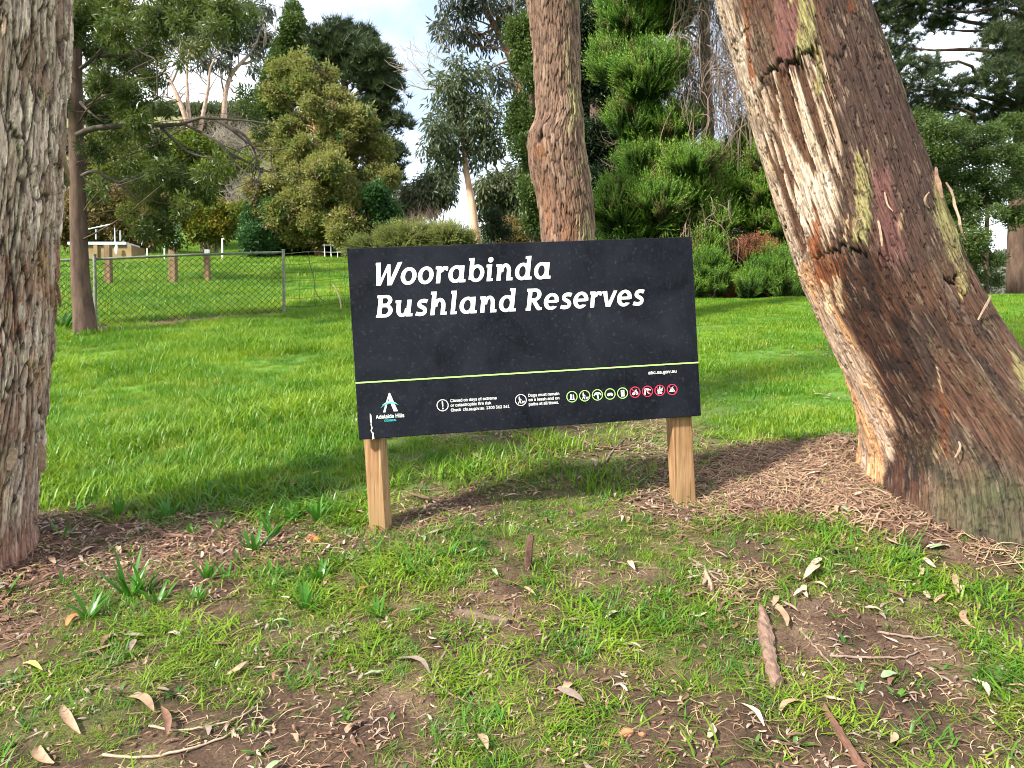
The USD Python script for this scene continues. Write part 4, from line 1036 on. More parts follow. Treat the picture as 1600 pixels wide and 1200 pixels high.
# ------------------------------------------------------------------ foliage sprigs
def leaflets(n, length, width, radius, seed, dirs='ball', droop=0.0, fold=0.15, up=0.0):
    """A sprig of n single leaves (two folded triangles each) on short twigs, roughly a ball of the given radius."""
    r = np.random.default_rng(seed)
    p = r.normal(size=(n, 3)); p /= np.linalg.norm(p, axis=1, keepdims=True)
    p *= radius * r.random((n, 1)) ** 0.45
    d = p / (np.linalg.norm(p, axis=1, keepdims=True) + 1e-9) + 0.7 * r.normal(size=(n, 3)) + [0, 0, up]
    d[:, 2] -= droop
    d /= np.linalg.norm(d, axis=1, keepdims=True)
    nt = 0.9 * np.array([0, 0, 1.0]) + 0.4 * p / radius + 0.55 * r.normal(size=(n, 3))  # blades turn their faces to the sky
    s = np.cross(nt, d); s /= np.linalg.norm(s, axis=1, keepdims=True)
    nn = np.cross(d, s)
    L = length * (0.6 + 0.7 * r.random((n, 1))); W = width * (0.7 + 0.6 * r.random((n, 1)))
    a, b = p, p + d * L
    m = p + d * L * 0.45
    bend = nn * L * 0.12 * r.normal(size=(n, 1))
    v = np.stack([a, m + s * W / 2 + nn * W * fold + bend, b, m - s * W / 2 + nn * W * fold + bend], 1)
    f = np.array([[0, 1, 2], [0, 2, 3]])[None] + (np.arange(n) * 4)[:, None, None]
    return v.reshape(-1, 3), f.reshape(-1, 3)

def needle_tuft(n, length, width, seed, spread=0.9):
    """Needles that burst upward and outward from one point."""
    r = np.random.default_rng(seed)
    d = r.normal(size=(n, 3)); d[:, 2] = np.abs(d[:, 2]) * 0.8 + 0.35
    d[:, :2] *= spread
    d /= np.linalg.norm(d, axis=1, keepdims=True)
    L = length * (0.6 + 0.5 * r.random((n, 1)))
    s = np.cross(d, r.normal(size=(n, 3))); s /= np.linalg.norm(s, axis=1, keepdims=True)
    o = d * L * 0.15 * r.random((n, 1)) + r.normal(size=(n, 3)) * length * 0.10
    v = np.stack([o - s * width / 2, o + s * width / 2, o + d * L], 1)
    return v.reshape(-1, 3), np.arange(3 * n).reshape(-1, 3)

def cedar_tuft(n, per, length, seed, needle=0.035, width=0.010):
    """Feathery upturned shoots, each a curved axis set with short awl-shaped needles; tip grows from 0 at the shoot's base to 1."""
    r = np.random.default_rng(seed)
    vs, tips = [], []
    for k in range(n):
        az = r.random() * 2 * np.pi
        out = np.array([math.cos(az), math.sin(az), 0])
        lean = 0.15 + 0.75 * r.random()
        L = length * (0.6 + 0.6 * r.random())
        t = np.linspace(0.05, 1, per)
        ax = out * (lean * L * t ** 0.8)[:, None] * 0.6 + np.array([0, 0, 1]) * (L * (0.2 * t + 0.8 * t ** 1.6))[:, None] + r.normal(size=3) * 0.04
        tg = np.gradient(ax, axis=0); tg /= np.linalg.norm(tg, axis=1, keepdims=True)
        ph = np.arange(per) * 2.4 + r.random() * 6
        u = np.cross(tg, [0.3, 0.2, 1.0]); u /= np.linalg.norm(u, axis=1, keepdims=True)
        w = np.cross(tg, u)
        rad = u * np.cos(ph)[:, None] + w * np.sin(ph)[:, None]
        d = rad * 0.65 + tg * 0.95
        s = np.cross(d, rad); s /= np.linalg.norm(s, axis=1, keepdims=True) + 1e-9
        ln = needle * (1.2 - 0.55 * t)[:, None]
        vs.append(np.stack([ax - s * width / 2, ax + s * width / 2, ax + d * ln], 1))
        tips.append(np.repeat(t[:, None] ** 1.4, 3, 1))
    v = np.concatenate(vs).reshape(-1, 3)
    return v, np.arange(len(v)).reshape(-1, 3), np.concatenate(tips).ravel()

def twiglets(n, length, seed, sides=3, r0=0.004, droop=0.0, spread=1.0):
    """A bunch of bare forking twigs."""
    r = np.random.default_rng(seed)
    ms = []
    for k in range(n):
        d = r.normal(size=3) * [spread, spread, 0.7] + [0, 0, 0.5 - droop]
        d /= np.linalg.norm(d)
        e = d + r.normal(size=3) * 0.45; e[2] -= droop * 0.6
        p = np.stack([np.zeros(3), d * length * 0.5, d * length * 0.5 + e * length * 0.5 * (0.6 + 0.6 * r.random())])
        ms.append(tube(p, np.array([r0, r0 * 0.7, r0 * 0.25]), sides, cap=False))
    return join(*ms)

L_ = {}
L_['wattle'] = leaf('wattle_leaf', (0.045, 0.078, 0.014), (0.140, 0.200, 0.034), 1.2, 0.45, 0.4, (0.230, 0.270, 0.050))
L_['wattle_pale'] = leaf('wattle_pale', (0.110, 0.150, 0.022), (0.240, 0.280, 0.045), 0.8, 0.42, 0.45, (0.350, 0.370, 0.070))
L_['olive'] = leaf('olive_leaf', (0.230, 0.275, 0.050), (0.430, 0.440, 0.110), 0.45, 0.5, 0.5, (0.540, 0.510, 0.190))
L_['olive_tip'] = leaf('olive_tip', (0.220, 0.165, 0.066), (0.341, 0.242, 0.121), 0.8, 0.3, 0.55)
L_['pine'] = leaf('pine_needle', (0.034, 0.062, 0.018), (0.085, 0.120, 0.034), 0.5, 0.25, 0.5)
L_['cypress'] = leaf('cypress_leaf', (0.060, 0.115, 0.020), (0.150, 0.225, 0.040), 0.5, 0.3, 0.5)
L_['dark'] = leaf('dark_leaf', (0.016, 0.036, 0.014), (0.047, 0.081, 0.026), 0.7, 0.2, 0.5)
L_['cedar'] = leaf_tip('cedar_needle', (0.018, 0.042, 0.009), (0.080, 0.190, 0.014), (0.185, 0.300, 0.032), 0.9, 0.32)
L_['cedar_red'] = leaf_tip('cedar_dead', (0.070, 0.028, 0.014), (0.200, 0.075, 0.032), (0.300, 0.120, 0.055), 2.5, 0.2)
L_['cedar_brown'] = leaf_tip('cedar_bronze', (0.040, 0.030, 0.015), (0.100, 0.110, 0.025), (0.180, 0.170, 0.045), 1.5, 0.28)
L_['gum'] = leaf('gum_leaf', (0.090, 0.128, 0.053), (0.173, 0.217, 0.090), 0.5, 0.3, 0.4, (0.247, 0.277, 0.128))
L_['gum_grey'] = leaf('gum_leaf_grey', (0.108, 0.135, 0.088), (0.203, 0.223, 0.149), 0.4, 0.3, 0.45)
L_['lime'] = leaf('lime_leaf', (0.127, 0.218, 0.023), (0.241, 0.322, 0.040), 0.8, 0.4, 0.45, (0.356, 0.368, 0.057))
L_['yellow'] = leaf('yellow_bloom', (0.300, 0.260, 0.020), (0.520, 0.400, 0.030), 1.2, 0.3, 0.6)
L_['teal'] = leaf('green_shrub_leaf', (0.040, 0.120, 0.032), (0.104, 0.248, 0.058), 1.0, 0.3, 0.4)
L_['bronze'] = leaf('bronze_leaf', (0.192, 0.132, 0.030), (0.300, 0.216, 0.060), 0.6, 0.3, 0.55, (0.264, 0.264, 0.060))
L_['juniper'] = leaf_tip('juniper_leaf', (0.050, 0.060, 0.015), (0.120, 0.150, 0.030), (0.230, 0.250, 0.060), 0.8, 0.28)
L_['scrub'] = leaf('scrub_leaf', (0.143, 0.138, 0.066), (0.253, 0.237, 0.132), 0.35, 0.3, 0.6)
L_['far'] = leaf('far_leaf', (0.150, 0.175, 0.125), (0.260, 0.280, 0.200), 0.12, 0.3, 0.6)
twig_brown = simple('twig_brown', (0.15, 0.105, 0.08), 0.9, 0.35, 6)
twig_grey = simple('twig_grey', (0.27, 0.23, 0.19), 0.9, 0.3, 6)
twig_dark = simple('twig_dark', (0.055, 0.042, 0.034), 0.9, 0.35, 6)
bark_pink = simple('pink_bark', (0.42, 0.25, 0.17), 0.8, 0.35, 6, 0.2, 0.3, 20, (1, 1, 0.3))
bark_grey = simple('grey_bark', (0.24, 0.195, 0.165), 0.9, 0.4, 8, 0.2, 0.6, 25, (1, 1, 0.3))
bark_dark = simple('dark_bark', (0.075, 0.047, 0.034), 0.9, 0.5, 10, 0.2, 0.7, 30, (1, 1, 0.25))
bark_red = simple('red_bark', (0.22, 0.11, 0.075), 0.9, 0.4, 10, 0.2, 0.6, 30, (1, 1, 0.25))

def SPR(kind, mat, seed=0, n=3):
    out = []
    for k in range(n):
        s = seed * 10 + k
        if kind == 'broad':
            vf = leaflets(60, 0.15, 0.075, 0.27, s)
        elif kind == 'small':
            vf = leaflets(75, 0.105, 0.050, 0.27, s, up=0.2)
        elif kind == 'wattle':
            vf = leaflets(60, 0.19, 0.046, 0.27, s, droop=0.5)
        elif kind == 'gum':
            vf = leaflets(44, 0.22, 0.055, 0.32, s, droop=1.6)
        elif kind == 'needle':
            vf = join(*[(lambda m, o: (m[0] + o, m[1]))(needle_tuft(26, 0.21, 0.022, s * 7 + q), np.random.default_rng(s * 31 + q).normal(size=3) * [0.17, 0.17, 0.07]) for q in range(6)])
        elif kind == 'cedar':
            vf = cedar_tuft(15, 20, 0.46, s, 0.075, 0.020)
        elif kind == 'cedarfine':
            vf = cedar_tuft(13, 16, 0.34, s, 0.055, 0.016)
        elif kind == 'twig':
            vf = twiglets(7, 0.55, s)
        elif kind == 'hang':
            vf = twiglets(6, 0.7, s, droop=1.6, spread=0.5)
        out.append((vf[:2], mat, {'tip': vf[2]} if len(vf) > 2 else None))
    return out

def in_clumps(cl, density, r, shell=0.5, flat=0.85):
    """Points in soft-edged balls [(centre, radius or (rx, ry, rz))]: more of them towards the skin. Returns positions and outward directions."""
    P_, D_ = [], []
    for c, rad in cl:
        rad = np.broadcast_to(np.asarray(rad, float), 3) * [1, 1, flat if np.ndim(rad) == 0 else 1]
        n = max(3, int(density * (rad.prod() ** (1 / 3)) ** 2 * 12.6))
        d = r.normal(size=(n, 3)); d /= np.linalg.norm(d, axis=1, keepdims=True)
        q = d * (shell + (1 - shell) * r.random((n, 1)) ** 0.6) * (0.85 + 0.3 * r.random((n, 1)))
        P_.append(c + q * rad); D_.append(d)
    return np.vstack(P_), np.vstack(D_)

def crown(tree, name, protos, pos, dirs, r, size=1.0, orient='yaw', weights=None, lean=0.6):
    n = len(pos)
    if orient == 'yaw':
        q = Rot.from_euler('zyx', np.stack([r.random(n) * 6.28, r.normal(size=n) * 0.25, r.normal(size=n) * 0.25], 1)).as_quat()
    else:
        nn = dirs * lean + [0, 0, 1 - lean] + r.normal(size=(n, 3)) * 0.15
        nn /= np.linalg.norm(nn, axis=1, keepdims=True)
        q = tilt_quat(nn, r.random(n) * 6.28)
    w = None if weights is None else np.array(weights, float) / np.sum(weights)
    idx = r.choice(len(protos), n, p=w)
    s = size * (0.7 + 0.6 * r.random(n))
    return scatter(numbered(str(tree.GetPath()), name), protos, idx, pos, q, s, kind='stuff', loc=loc_of(tree))

def limbs(trunk_pts, clumps, r, r0=0.05, sides=5, rise=0.3, n=8, every=1, from_t=(0.2, 1.0)):
    """Bent limbs from the trunk polyline out to the clump centres."""
    tp = curve(trunk_pts, 60)
    ms = []
    for k, (c, rad) in enumerate(clumps):
        if k % every:
            continue
        c = np.asarray(c, float)
        lo, hi = int(from_t[0] * 59), int(from_t[1] * 59)
        zt = c[2] - rise * np.linalg.norm((c - tp[hi])[:2]) - 0.3 * np.max(rad)
        i = lo + int(np.argmin(np.abs(tp[lo:hi + 1, 2] - zt)))
        a = tp[i]
        L = np.linalg.norm(c - a)
        m1 = a + (c - a) * 0.35 + r.normal(size=3) * L * 0.07 + [0, 0, L * 0.03]
        m2 = a + (c - a) * 0.7 + r.normal(size=3) * L * 0.07
        ms.append(tube(curve([a, m1, m2, c], n), np.linspace(r0 * min(1.0, 0.35 + L / 4), r0 * 0.22, n), sides))
    return join(*ms)

def px_clumps(lst, d, dz=0.0, r=None):
    """[(px, py, rx px[, ry px[, depth]])] -> clumps at depth d."""
    out = []
    for c in lst:
        px, py, rx = c[:3]
        ry = c[3] if len(c) > 3 else rx * 0.8
        dd = (c[4] if len(c) > 4 else d) + (r.normal() * dz if r is not None else 0)
        k = dd / FPX
        out.append((at(px, py, dd), np.array([rx * k, (rx + ry) / 2 * k, ry * k])))
    return out

def tree(name, label, cat, base_px, d, trunk_px, radii, clumps, kind, mat, bark, density=9, size=1.0, seed=0, orient='yaw', group=None, limb=0.06, every=1, crown_name='crown', protos=None, weights=None, shell=0.5, sides=10, dz=0.6, lean=0.6, limb_name='branches', from_t=(0.2, 1.0), rise=0.3, twist=None):
    r = np.random.default_rng(seed + 100)
    tp = np.array([at(px, py, dd) for px, py, dd in [(q if len(q) == 3 else (q[0], q[1], d)) for q in trunk_px]])
    b = tp[0].copy(); b[2] = float(ground(b[0], b[1]))
    t = thing(name, label, cat, b, group)
    foot = b - [0, 0, 0.15]
    pts = np.vstack([foot, tp]) if tp[0][2] > b[2] + 0.1 else np.vstack([foot, tp[1:]])
    rad = np.interp(np.linspace(0, 1, 26), np.linspace(0, 1, len(radii)), radii)
    put(t, 'trunk', tube(curve(pts, 26), rad, sides), bark, smooth=True)
    cl = clumps if callable(clumps) is False else clumps(r)
    if cl and not isinstance(cl[0][0], np.ndarray):
        cl = px_clumps(cl, d, dz, r)
    if limb:
        put(t, limb_name, limbs(pts, cl, r, limb, 5, every=every, from_t=from_t, rise=rise), bark, smooth=True, kind='stuff')
    if kind:
        pos, dirs = in_clumps(cl, density, r, shell)
        crown(t, crown_name, protos or SPR(kind, mat, seed), pos, dirs, r, size, orient, weights, lean)
    return t, pts, cl, r

def shrub(name, label, clumps, d, kind, mat, stem, density=12, size=0.8, seed=0, base=None, cat='shrub', orient='yaw', dz=0.3, protos=None, weights=None, group=None, shell=0.5, lean=0.6):
    r = np.random.default_rng(seed + 500)
    cl = px_clumps(clumps, d, dz, r)
    cs = np.array([c for c, _ in cl])
    bx, by = cs[:, 0].mean(), cs[:, 1].mean()
    b = np.array([bx, by, float(ground(bx, by))]) if base is None else base
    t = thing(name, label, cat, b, group)
    foot = b - [0, 0, 0.1]
    ms = []
    for c, rad in cl:
        p0 = foot + r.normal(size=3) * [0.12, 0.12, 0]
        ms.append(tube(curve([p0, p0 * 0.5 + c * 0.5 + r.normal(size=3) * 0.1, c], 7), np.linspace(0.035, 0.008, 7), 4))
    put(t, 'stems', join(*ms), stem, kind='stuff')
    pos, dirs = in_clumps(cl, density, r, shell)
    g = ground(pos[:, 0], pos[:, 1])
    pos[:, 2] = np.maximum(pos[:, 2], g + 0.05)
    crown(t, 'foliage', protos or SPR(kind, mat, seed), pos, dirs, r, size, orient, weights, lean)
    return t

def cone_clumps(px, top, bottom, wtop, wbot, n, seed, d, pw=0.8, depth=1.0, rr=(0.16, 0.28), hollow=0.35):
    """Clumps that fill a cone-shaped crown between two picture heights (half widths in pixels at top and bottom)."""
    r = np.random.default_rng(seed)
    out = []
    for k in range(n):
        t = (k + r.random()) / n
        t = t ** 0.75
        w = wtop + (wbot - wtop) * t ** pw
        a = r.random() * 2 * np.pi
        rad = (hollow + (1 - hollow) * math.sqrt(r.random())) * w * 0.85
        py = top + (bottom - top) * t
        s = w * (rr[0] + (rr[1] - rr[0]) * r.random()) + 8
        out.append((px + math.cos(a) * rad, py, s * 1.15, s * 0.85, d + math.sin(a) * rad / FPX * d * depth))
    return out

# ------------------------------------------------------------------ background trees, near to far
# dark wattle leaning over the wire fence at the left
WC = [(140, 20, 30), (185, 40, 32), (240, 30, 30), (300, 15, 32), (350, 10, 30), (140, 75, 26), (195, 90, 30), (165, 130, 30), (225, 75, 24), (150, 170, 26), (205, 150, 28), (245, 120, 18), (330, 45, 22), (370, 45, 20), (280, 40, 20), (300, 75, 12), (285, 92, 10), (180, 205, 22), (150, 235, 20), (215, 190, 18),
      (255, 165, 14), (240, 230, 20), (270, 268, 22), (300, 290, 24), (250, 262, 16), (230, 285, 16), (255, 315, 22), (240, 345, 22), (265, 372, 20), (225, 365, 14), (320, 275, 16), (345, 255, 14), (150, 295, 14), (145, 302, 12), (200, 255, 12), (385, 150, 14), (395, 180, 12), (378, 165, 10), (410, 200, 12), (330, 300, 14), (290, 325, 12), (160, 5, 30), (270, 5, 30), (390, 20, 16), (-40, 60, 60), (30, 30, 60), (60, 140, 50), (90, 40, 40)]
tr, pts, cl, r = tree('wattle_tree', 'dark leafed tree with slim brown trunk and long bare side branches at the wire fence', 'tree', None, 13.3,
    [(133, 512), (126, 440), (122, 330), (119, 200), (117, 60), (116, -60), (120, -160)], [0.21, 0.155, 0.135, 0.125, 0.115, 0.11, 0.10, 0.07], [(q[0], q[1], q[2] * 0.80) for q in WC], 'wattle', L_['wattle'], bark_dark, density=26, size=0.55, seed=1, limb=0.016, every=3, dz=0.7, sides=14)
BR = [[(120, 212), (150, 200), (200, 197), (250, 196), (285, 194), (310, 184), (340, 186), (380, 188), (430, 196)], [(290, 195), (320, 210), (345, 225), (360, 245), (375, 262), (400, 282)], [(340, 188), (365, 205), (390, 225), (410, 235), (450, 232)],
      [(250, 196), (275, 222), (300, 240), (330, 246)], [(125, 108), (150, 88), (168, 70), (195, 70), (225, 85), (244, 95), (246, 150)], [(150, 88), (185, 86), (215, 85)], [(168, 70), (180, 50)], [(128, 275), (145, 268), (165, 275), (190, 290), (215, 312)], [(126, 160), (140, 175), (160, 190)], [(350, 235), (380, 250), (405, 268), (402, 285)], [(360, 200), (385, 215), (400, 250), (392, 270)]]
for k, b in enumerate(BR):
    P_ = np.array([at(px, py, 13.2 - 0.35 * i / len(b)) for i, (px, py) in enumerate(b)])
    put(tr, 'branch', tube(curve(P_, 20), np.linspace(0.055 if k == 0 else 0.032, 0.009, 20), 6), twig_dark, smooth=True)
rb = np.random.default_rng(77)
tw = []
for b in BR:
    c = curve(np.array([at(px, py, 13.1) for px, py in b]), 30)
    for q in range(7):
        p = c[rb.integers(10, 30)]
        d = rb.normal(size=3) * [0.30, 0.2, 0.18] + [0.15, 0, -0.12]
        tw.append(tube(curve([p, p + d * 0.6 + rb.normal(size=3) * 0.04, p + d * 1.2], 6), np.linspace(0.009, 0.003, 6), 4, cap=False))
put(tr, 'twigs', join(*tw), twig_dark, kind='stuff')

tree('wattle_tree', 'paler yellow green leafy tree showing through behind the dark tree at the fence', 'tree', None, 21.0, [(128, 450), (126, 330), (140, 200), (180, 80), (205, 0)], [0.10, 0.09, 0.08, 0.05, 0.03],
     [(150, 30, 26), (190, 15, 26), (235, 40, 24), (165, 80, 26), (205, 85, 22), (150, 130, 24), (190, 140, 24), (230, 120, 16), (165, 180, 26), (205, 185, 20), (150, 225, 22), (190, 230, 22), (225, 215, 16), (170, 270, 18), (215, 260, 18), (240, 90, 14), (140, 260, 18), (250, 20, 20), (285, 10, 20), (215, 300, 16), (255, 275, 16), (200, 330, 14)], 'small', L_['wattle_pale'], twig_dark, density=17, size=0.75, seed=23, limb=0.025, dz=0.5)

# the feathery cedar right of the sign
CC = [(985, 35, 46, 40), (1035, 25, 45, 40), (960, 105, 36, 40), (1010, 122, 52, 45), (1048, 105, 26, 30), (990, 190, 40, 40), (1050, 205, 40, 32), (1015, 255, 52, 34), (1085, 262, 42, 22), (1140, 255, 36, 22), (1180, 225, 30, 36), (1205, 255, 24, 30),
      (965, 330, 40, 42), (1030, 322, 50, 44), (1085, 300, 45, 36), (1150, 300, 40, 34), (1200, 305, 36, 34), (1230, 345, 30, 36), (985, 375, 40, 30), (1060, 368, 50, 34), (1120, 350, 30, 34), (1195, 350, 36, 32), (1100, 395, 26, 24), (1220, 390, 34, 30), (1010, 420, 50, 34), (960, 420, 40, 40), (1060, 430, 40, 36), (1020, -50, 70, 50), (1100, -60, 60, 50), (1050, -140, 60, 60), (960, 20, 20, 26), (1260, 300, 30, 40), (1280, 390, 40, 40), (1240, 430, 40, 30)]
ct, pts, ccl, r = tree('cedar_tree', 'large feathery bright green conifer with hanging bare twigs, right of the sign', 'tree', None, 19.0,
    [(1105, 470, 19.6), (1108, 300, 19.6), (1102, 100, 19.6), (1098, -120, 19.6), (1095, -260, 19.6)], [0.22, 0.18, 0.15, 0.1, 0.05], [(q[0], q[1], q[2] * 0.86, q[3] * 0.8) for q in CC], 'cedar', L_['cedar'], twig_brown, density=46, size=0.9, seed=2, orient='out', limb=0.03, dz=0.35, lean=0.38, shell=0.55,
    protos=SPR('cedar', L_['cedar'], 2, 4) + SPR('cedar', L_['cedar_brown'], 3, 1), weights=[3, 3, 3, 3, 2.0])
# its shaded dead inside
r = np.random.default_rng(9)
pos = np.array([at(r.uniform(955, 1265), r.uniform(-100, 460), 20.0 + r.random() * 0.9) for _ in range(520)])
pos = np.vstack([pos, [at(r.uniform(1060, 1260), r.uniform(370, 470), 20.2 + r.random()) for _ in range(260)]])
crown(ct, 'inner_twigs', SPR('twig', twig_brown, 5) + SPR('cedarfine', L_['cedar_brown'], 6, 2), pos, None, r, 1.0, 'yaw')
dp = np.array([at(r.uniform(1055, 1190), r.uniform(-60, 200), 19.4 + 0.7 * r.random()) for _ in range(420)] + [at(r.uniform(1055, 1150), r.uniform(300, 420), 19.3 + 0.5 * r.random()) for _ in range(150)])
crown(ct, 'dead_twigs', SPR('hang', twig_brown, 8) + SPR('hang', twig_dark, 9, 2), dp, None, r, 1.1, 'yaw')
hang = []
for k in range(420):
    px, py = (r.uniform(1052, 1185), r.uniform(-40, 190)) if k < 330 else (r.uniform(1062, 1140), r.uniform(290, 420))
    p0 = at(px, py, 18.25 + 0.9 * r.random())
    L = 0.5 + 1.0 * r.random()
    sw = r.normal(size=2) * 0.28
    p = [p0, p0 + [sw[0] * 0.8, sw[1], -0.25 * L], p0 + [sw[0] * 1.1 + 0.1 * r.normal(), sw[1], -0.65 * L], p0 + [sw[0] * 0.8 + 0.14 * r.normal(), sw[1], -L]]
    hang.append(tube(curve(p, 9), np.linspace(0.013, 0.006, 9), 4, cap=False))
put(ct, 'hanging_twigs', join(*hang), twig_brown, kind='stuff')
SC = [('cedar_shrub', 'low feathery conifer touching the right edge of the sign, yellowish at its top', [(1098, 425, 20, 24), (1120, 440, 20, 22), (1088, 450, 16, 18), (1112, 410, 14, 12)], L_['cedar']),
      ('cedar_shrub', 'low pointed feathery conifer between the sign and the leaning trunk', [(1190, 440, 24, 26), (1215, 430, 22, 26), (1170, 450, 18, 16), (1205, 410, 14, 12), (1230, 455, 20, 16)], L_['cedar']),
      ('cedar_shrub', 'rust red dying conifer among the green ones', [(1178, 392, 17, 12), (1160, 402, 12, 10), (1195, 398, 10, 8), (1218, 392, 6, 5), (1155, 462, 10, 6)], L_['cedar_red'])]
for k, (nm, lab, c, m) in enumerate(SC):
    shrub(nm, lab, c, 18.0 if k < 2 else 18.5, 'cedar', m, bark_dark, density=52, size=0.62, seed=20 + k, orient='out', dz=0.15, lean=0.35)

shrub('dark_shrub', 'dark shaded evergreen behind the low feathery conifers', [(1075, 440, 26, 30), (1120, 430, 30, 34), (1165, 440, 30, 30), (1210, 440, 30, 30), (1250, 440, 30, 34), (1140, 395, 26, 24), (1230, 400, 26, 24), (1100, 400, 20, 24), (1285, 440, 30, 30)], 21.3, 'small', L_['dark'], twig_dark, 50, 1.0, 24)
# dark column of evergreen between the middle trunk and the cedar
tree('cypress_tree', 'dark evergreen tree filling the gap between the middle trunk and the conifer', 'tree', None, 23.5, [(935, 470), (932, 200), (930, -100), (930, -250)], [0.3, 0.22, 0.14, 0.06],
     [(925, -60, 40), (945, 0, 40), (920, 40, 34), (950, 70, 36), (925, 110, 36), (955, 150, 26), (935, 175, 34), (925, 225, 34), (955, 240, 26), (945, 290, 36), (930, 335, 34), (960, 350, 30), (930, 390, 34), (950, 430, 36), (925, 450, 30)], 'small', L_['dark'], bark_dark, density=46, size=1.1, seed=4, limb=0.04)

# pines and hemlock on the right
PN = [(1395, 20, 40, 24), (1450, 5, 50, 26), (1520, -10, 50, 30), (1585, 20, 40, 40), (1400, 70, 36, 24), (1430, 110, 40, 20), (1470, 45, 30, 14), (1440, 160, 36, 18), (1500, 140, 40, 14), (1570, 70, 36, 34), (1560, 120, 40, 24), (1590, 160, 36, 30), (1480, 175, 40, 12), (1540, 185, 40, 14), (1380, -30, 50, 30), (1640, 60, 60, 50), (1560, -60, 70, 40), (1450, -60, 70, 40), (1660, 160, 50, 40), (1400, 140, 30, 20)]
tree('pine_tree', 'dark pine with long level branches against the sky at the upper right', 'tree', None, 24.0, [(1588, 492), (1590, 330), (1598, 200), (1605, 0), (1610, -200)], [0.30, 0.27, 0.24, 0.2, 0.12], PN, 'needle', L_['pine'], bark_dark, density=9, size=0.9, seed=6, limb=0.085, orient='out', lean=0.3, rise=0.12, from_t=(0.45, 1.0), dz=0.8)
HM = [(1440, 190, 30, 14), (1480, 205, 36, 14), (1530, 215, 36, 14), (1580, 200, 34, 16), (1460, 235, 34, 14), (1510, 245, 36, 14), (1560, 245, 36, 16), (1600, 250, 26, 20), (1490, 275, 30, 12), (1540, 280, 34, 12), (1590, 290, 26, 14), (1470, 300, 16, 12), (1510, 345, 20, 14), (1530, 375, 20, 14), (1560, 330, 14, 8), (1515, 400, 20, 12), (1545, 405, 22, 10), (1500, 385, 16, 12), (1550, 440, 12, 8), (1480, 330, 24, 18), (1500, 310, 26, 14), (1560, 300, 30, 12), (1590, 340, 24, 14), (1480, 365, 18, 14), (1530, 320, 24, 10), (1520, 430, 18, 12), (1500, 420, 16, 14), (1470, 255, 26, 16), (1440, 215, 26, 16)]
tree('conifer_tree', 'bright green flat sprayed conifer hanging behind the leaning trunk on the right', 'tree', None, 20.5, [(1541, 470), (1541, 400), (1543, 320), (1540, 250), (1542, 205)], [0.07, 0.06, 0.05, 0.04, 0.02], HM, 'small', L_['cypress'], bark_dark, density=26, size=0.7, seed=7, limb=0.03, from_t=(0.3, 1.0), rise=0.1, dz=0.5)
# --- olive yellow conical tree in the paddock -------------------------------------------
OC = cone_clumps(497, 105, 375, 34, 98, 90, 11, 31.0, 0.7, rr=(0.10, 0.22)) + [(470, 95, 18, 12), (440, 110, 16, 12), (430, 150, 20, 16), (560, 190, 30, 24), (590, 235, 28, 22), (600, 275, 22, 18), (420, 340, 26, 20), (400, 300, 20, 20), (570, 320, 26, 22), (480, 370, 50, 14), (440, 375, 30, 12), (550, 365, 30, 14), (410, 215, 16, 20)]
ot, *_ = tree('bushy_tree', 'bushy conical tree with olive and yellow leaves in the middle of the paddock', 'tree', None, 31.0, [(500, 412), (498, 370), (496, 300), (494, 200), (490, 100)], [0.22, 0.20, 0.16, 0.1, 0.03], OC, 'broad', L_['olive'], bark_red, density=11, size=0.88, seed=12, limb=0.06, dz=0.4,
     protos=SPR('broad', L_['olive'], 12, 3) + SPR('broad', L_['olive_tip'], 13, 1) + SPR('broad', L_['teal'], 14, 1), weights=[3, 3, 3, 0.6, 0.7])
# slim conifer and round pine behind it
tree('cypress_tree', 'slim pale green conifer with a pointed top, rising behind the yellow tree', 'tree', None, 46.0, [(452, 330), (455, 150), (459, 15)], [0.3, 0.2, 0.03], [(459, 22, 5, 12), (459, 42, 9, 12), (456, 62, 14, 12), (452, 82, 18, 13), (447, 102, 22, 14), (440, 125, 24, 16), (432, 150, 24, 18), (425, 180, 20, 20)], 'small', L_['cypress'], bark_dark, density=22, size=1.9, seed=15, limb=0.04, dz=0.2)
tree('pine_tree', 'dark round crowned pine standing tallest behind the yellow tree', 'tree', None, 44.0, [(548, 330), (546, 240), (540, 150), (530, 60)], [0.4, 0.34, 0.26, 0.1],
     [(505, 60, 20, 14), (535, 50, 18, 12), (560, 62, 22, 14), (585, 85, 20, 14), (545, 80, 34, 18), (510, 90, 24, 14), (600, 110, 16, 12), (570, 115, 26, 14), (590, 135, 24, 12), (612, 130, 12, 9), (600, 155, 16, 8), (580, 165, 22, 10), (615, 190, 20, 7), (628, 186, 8, 6), (575, 200, 22, 9), (605, 235, 22, 10), (600, 262, 26, 12), (590, 285, 26, 12), (605, 300, 14, 8), (500, 120, 20, 14)], 'needle', L_['pine'], bark_dark, density=10, size=1.9, seed=16, limb=0.10, dz=0.8, orient='out', lean=0.3)
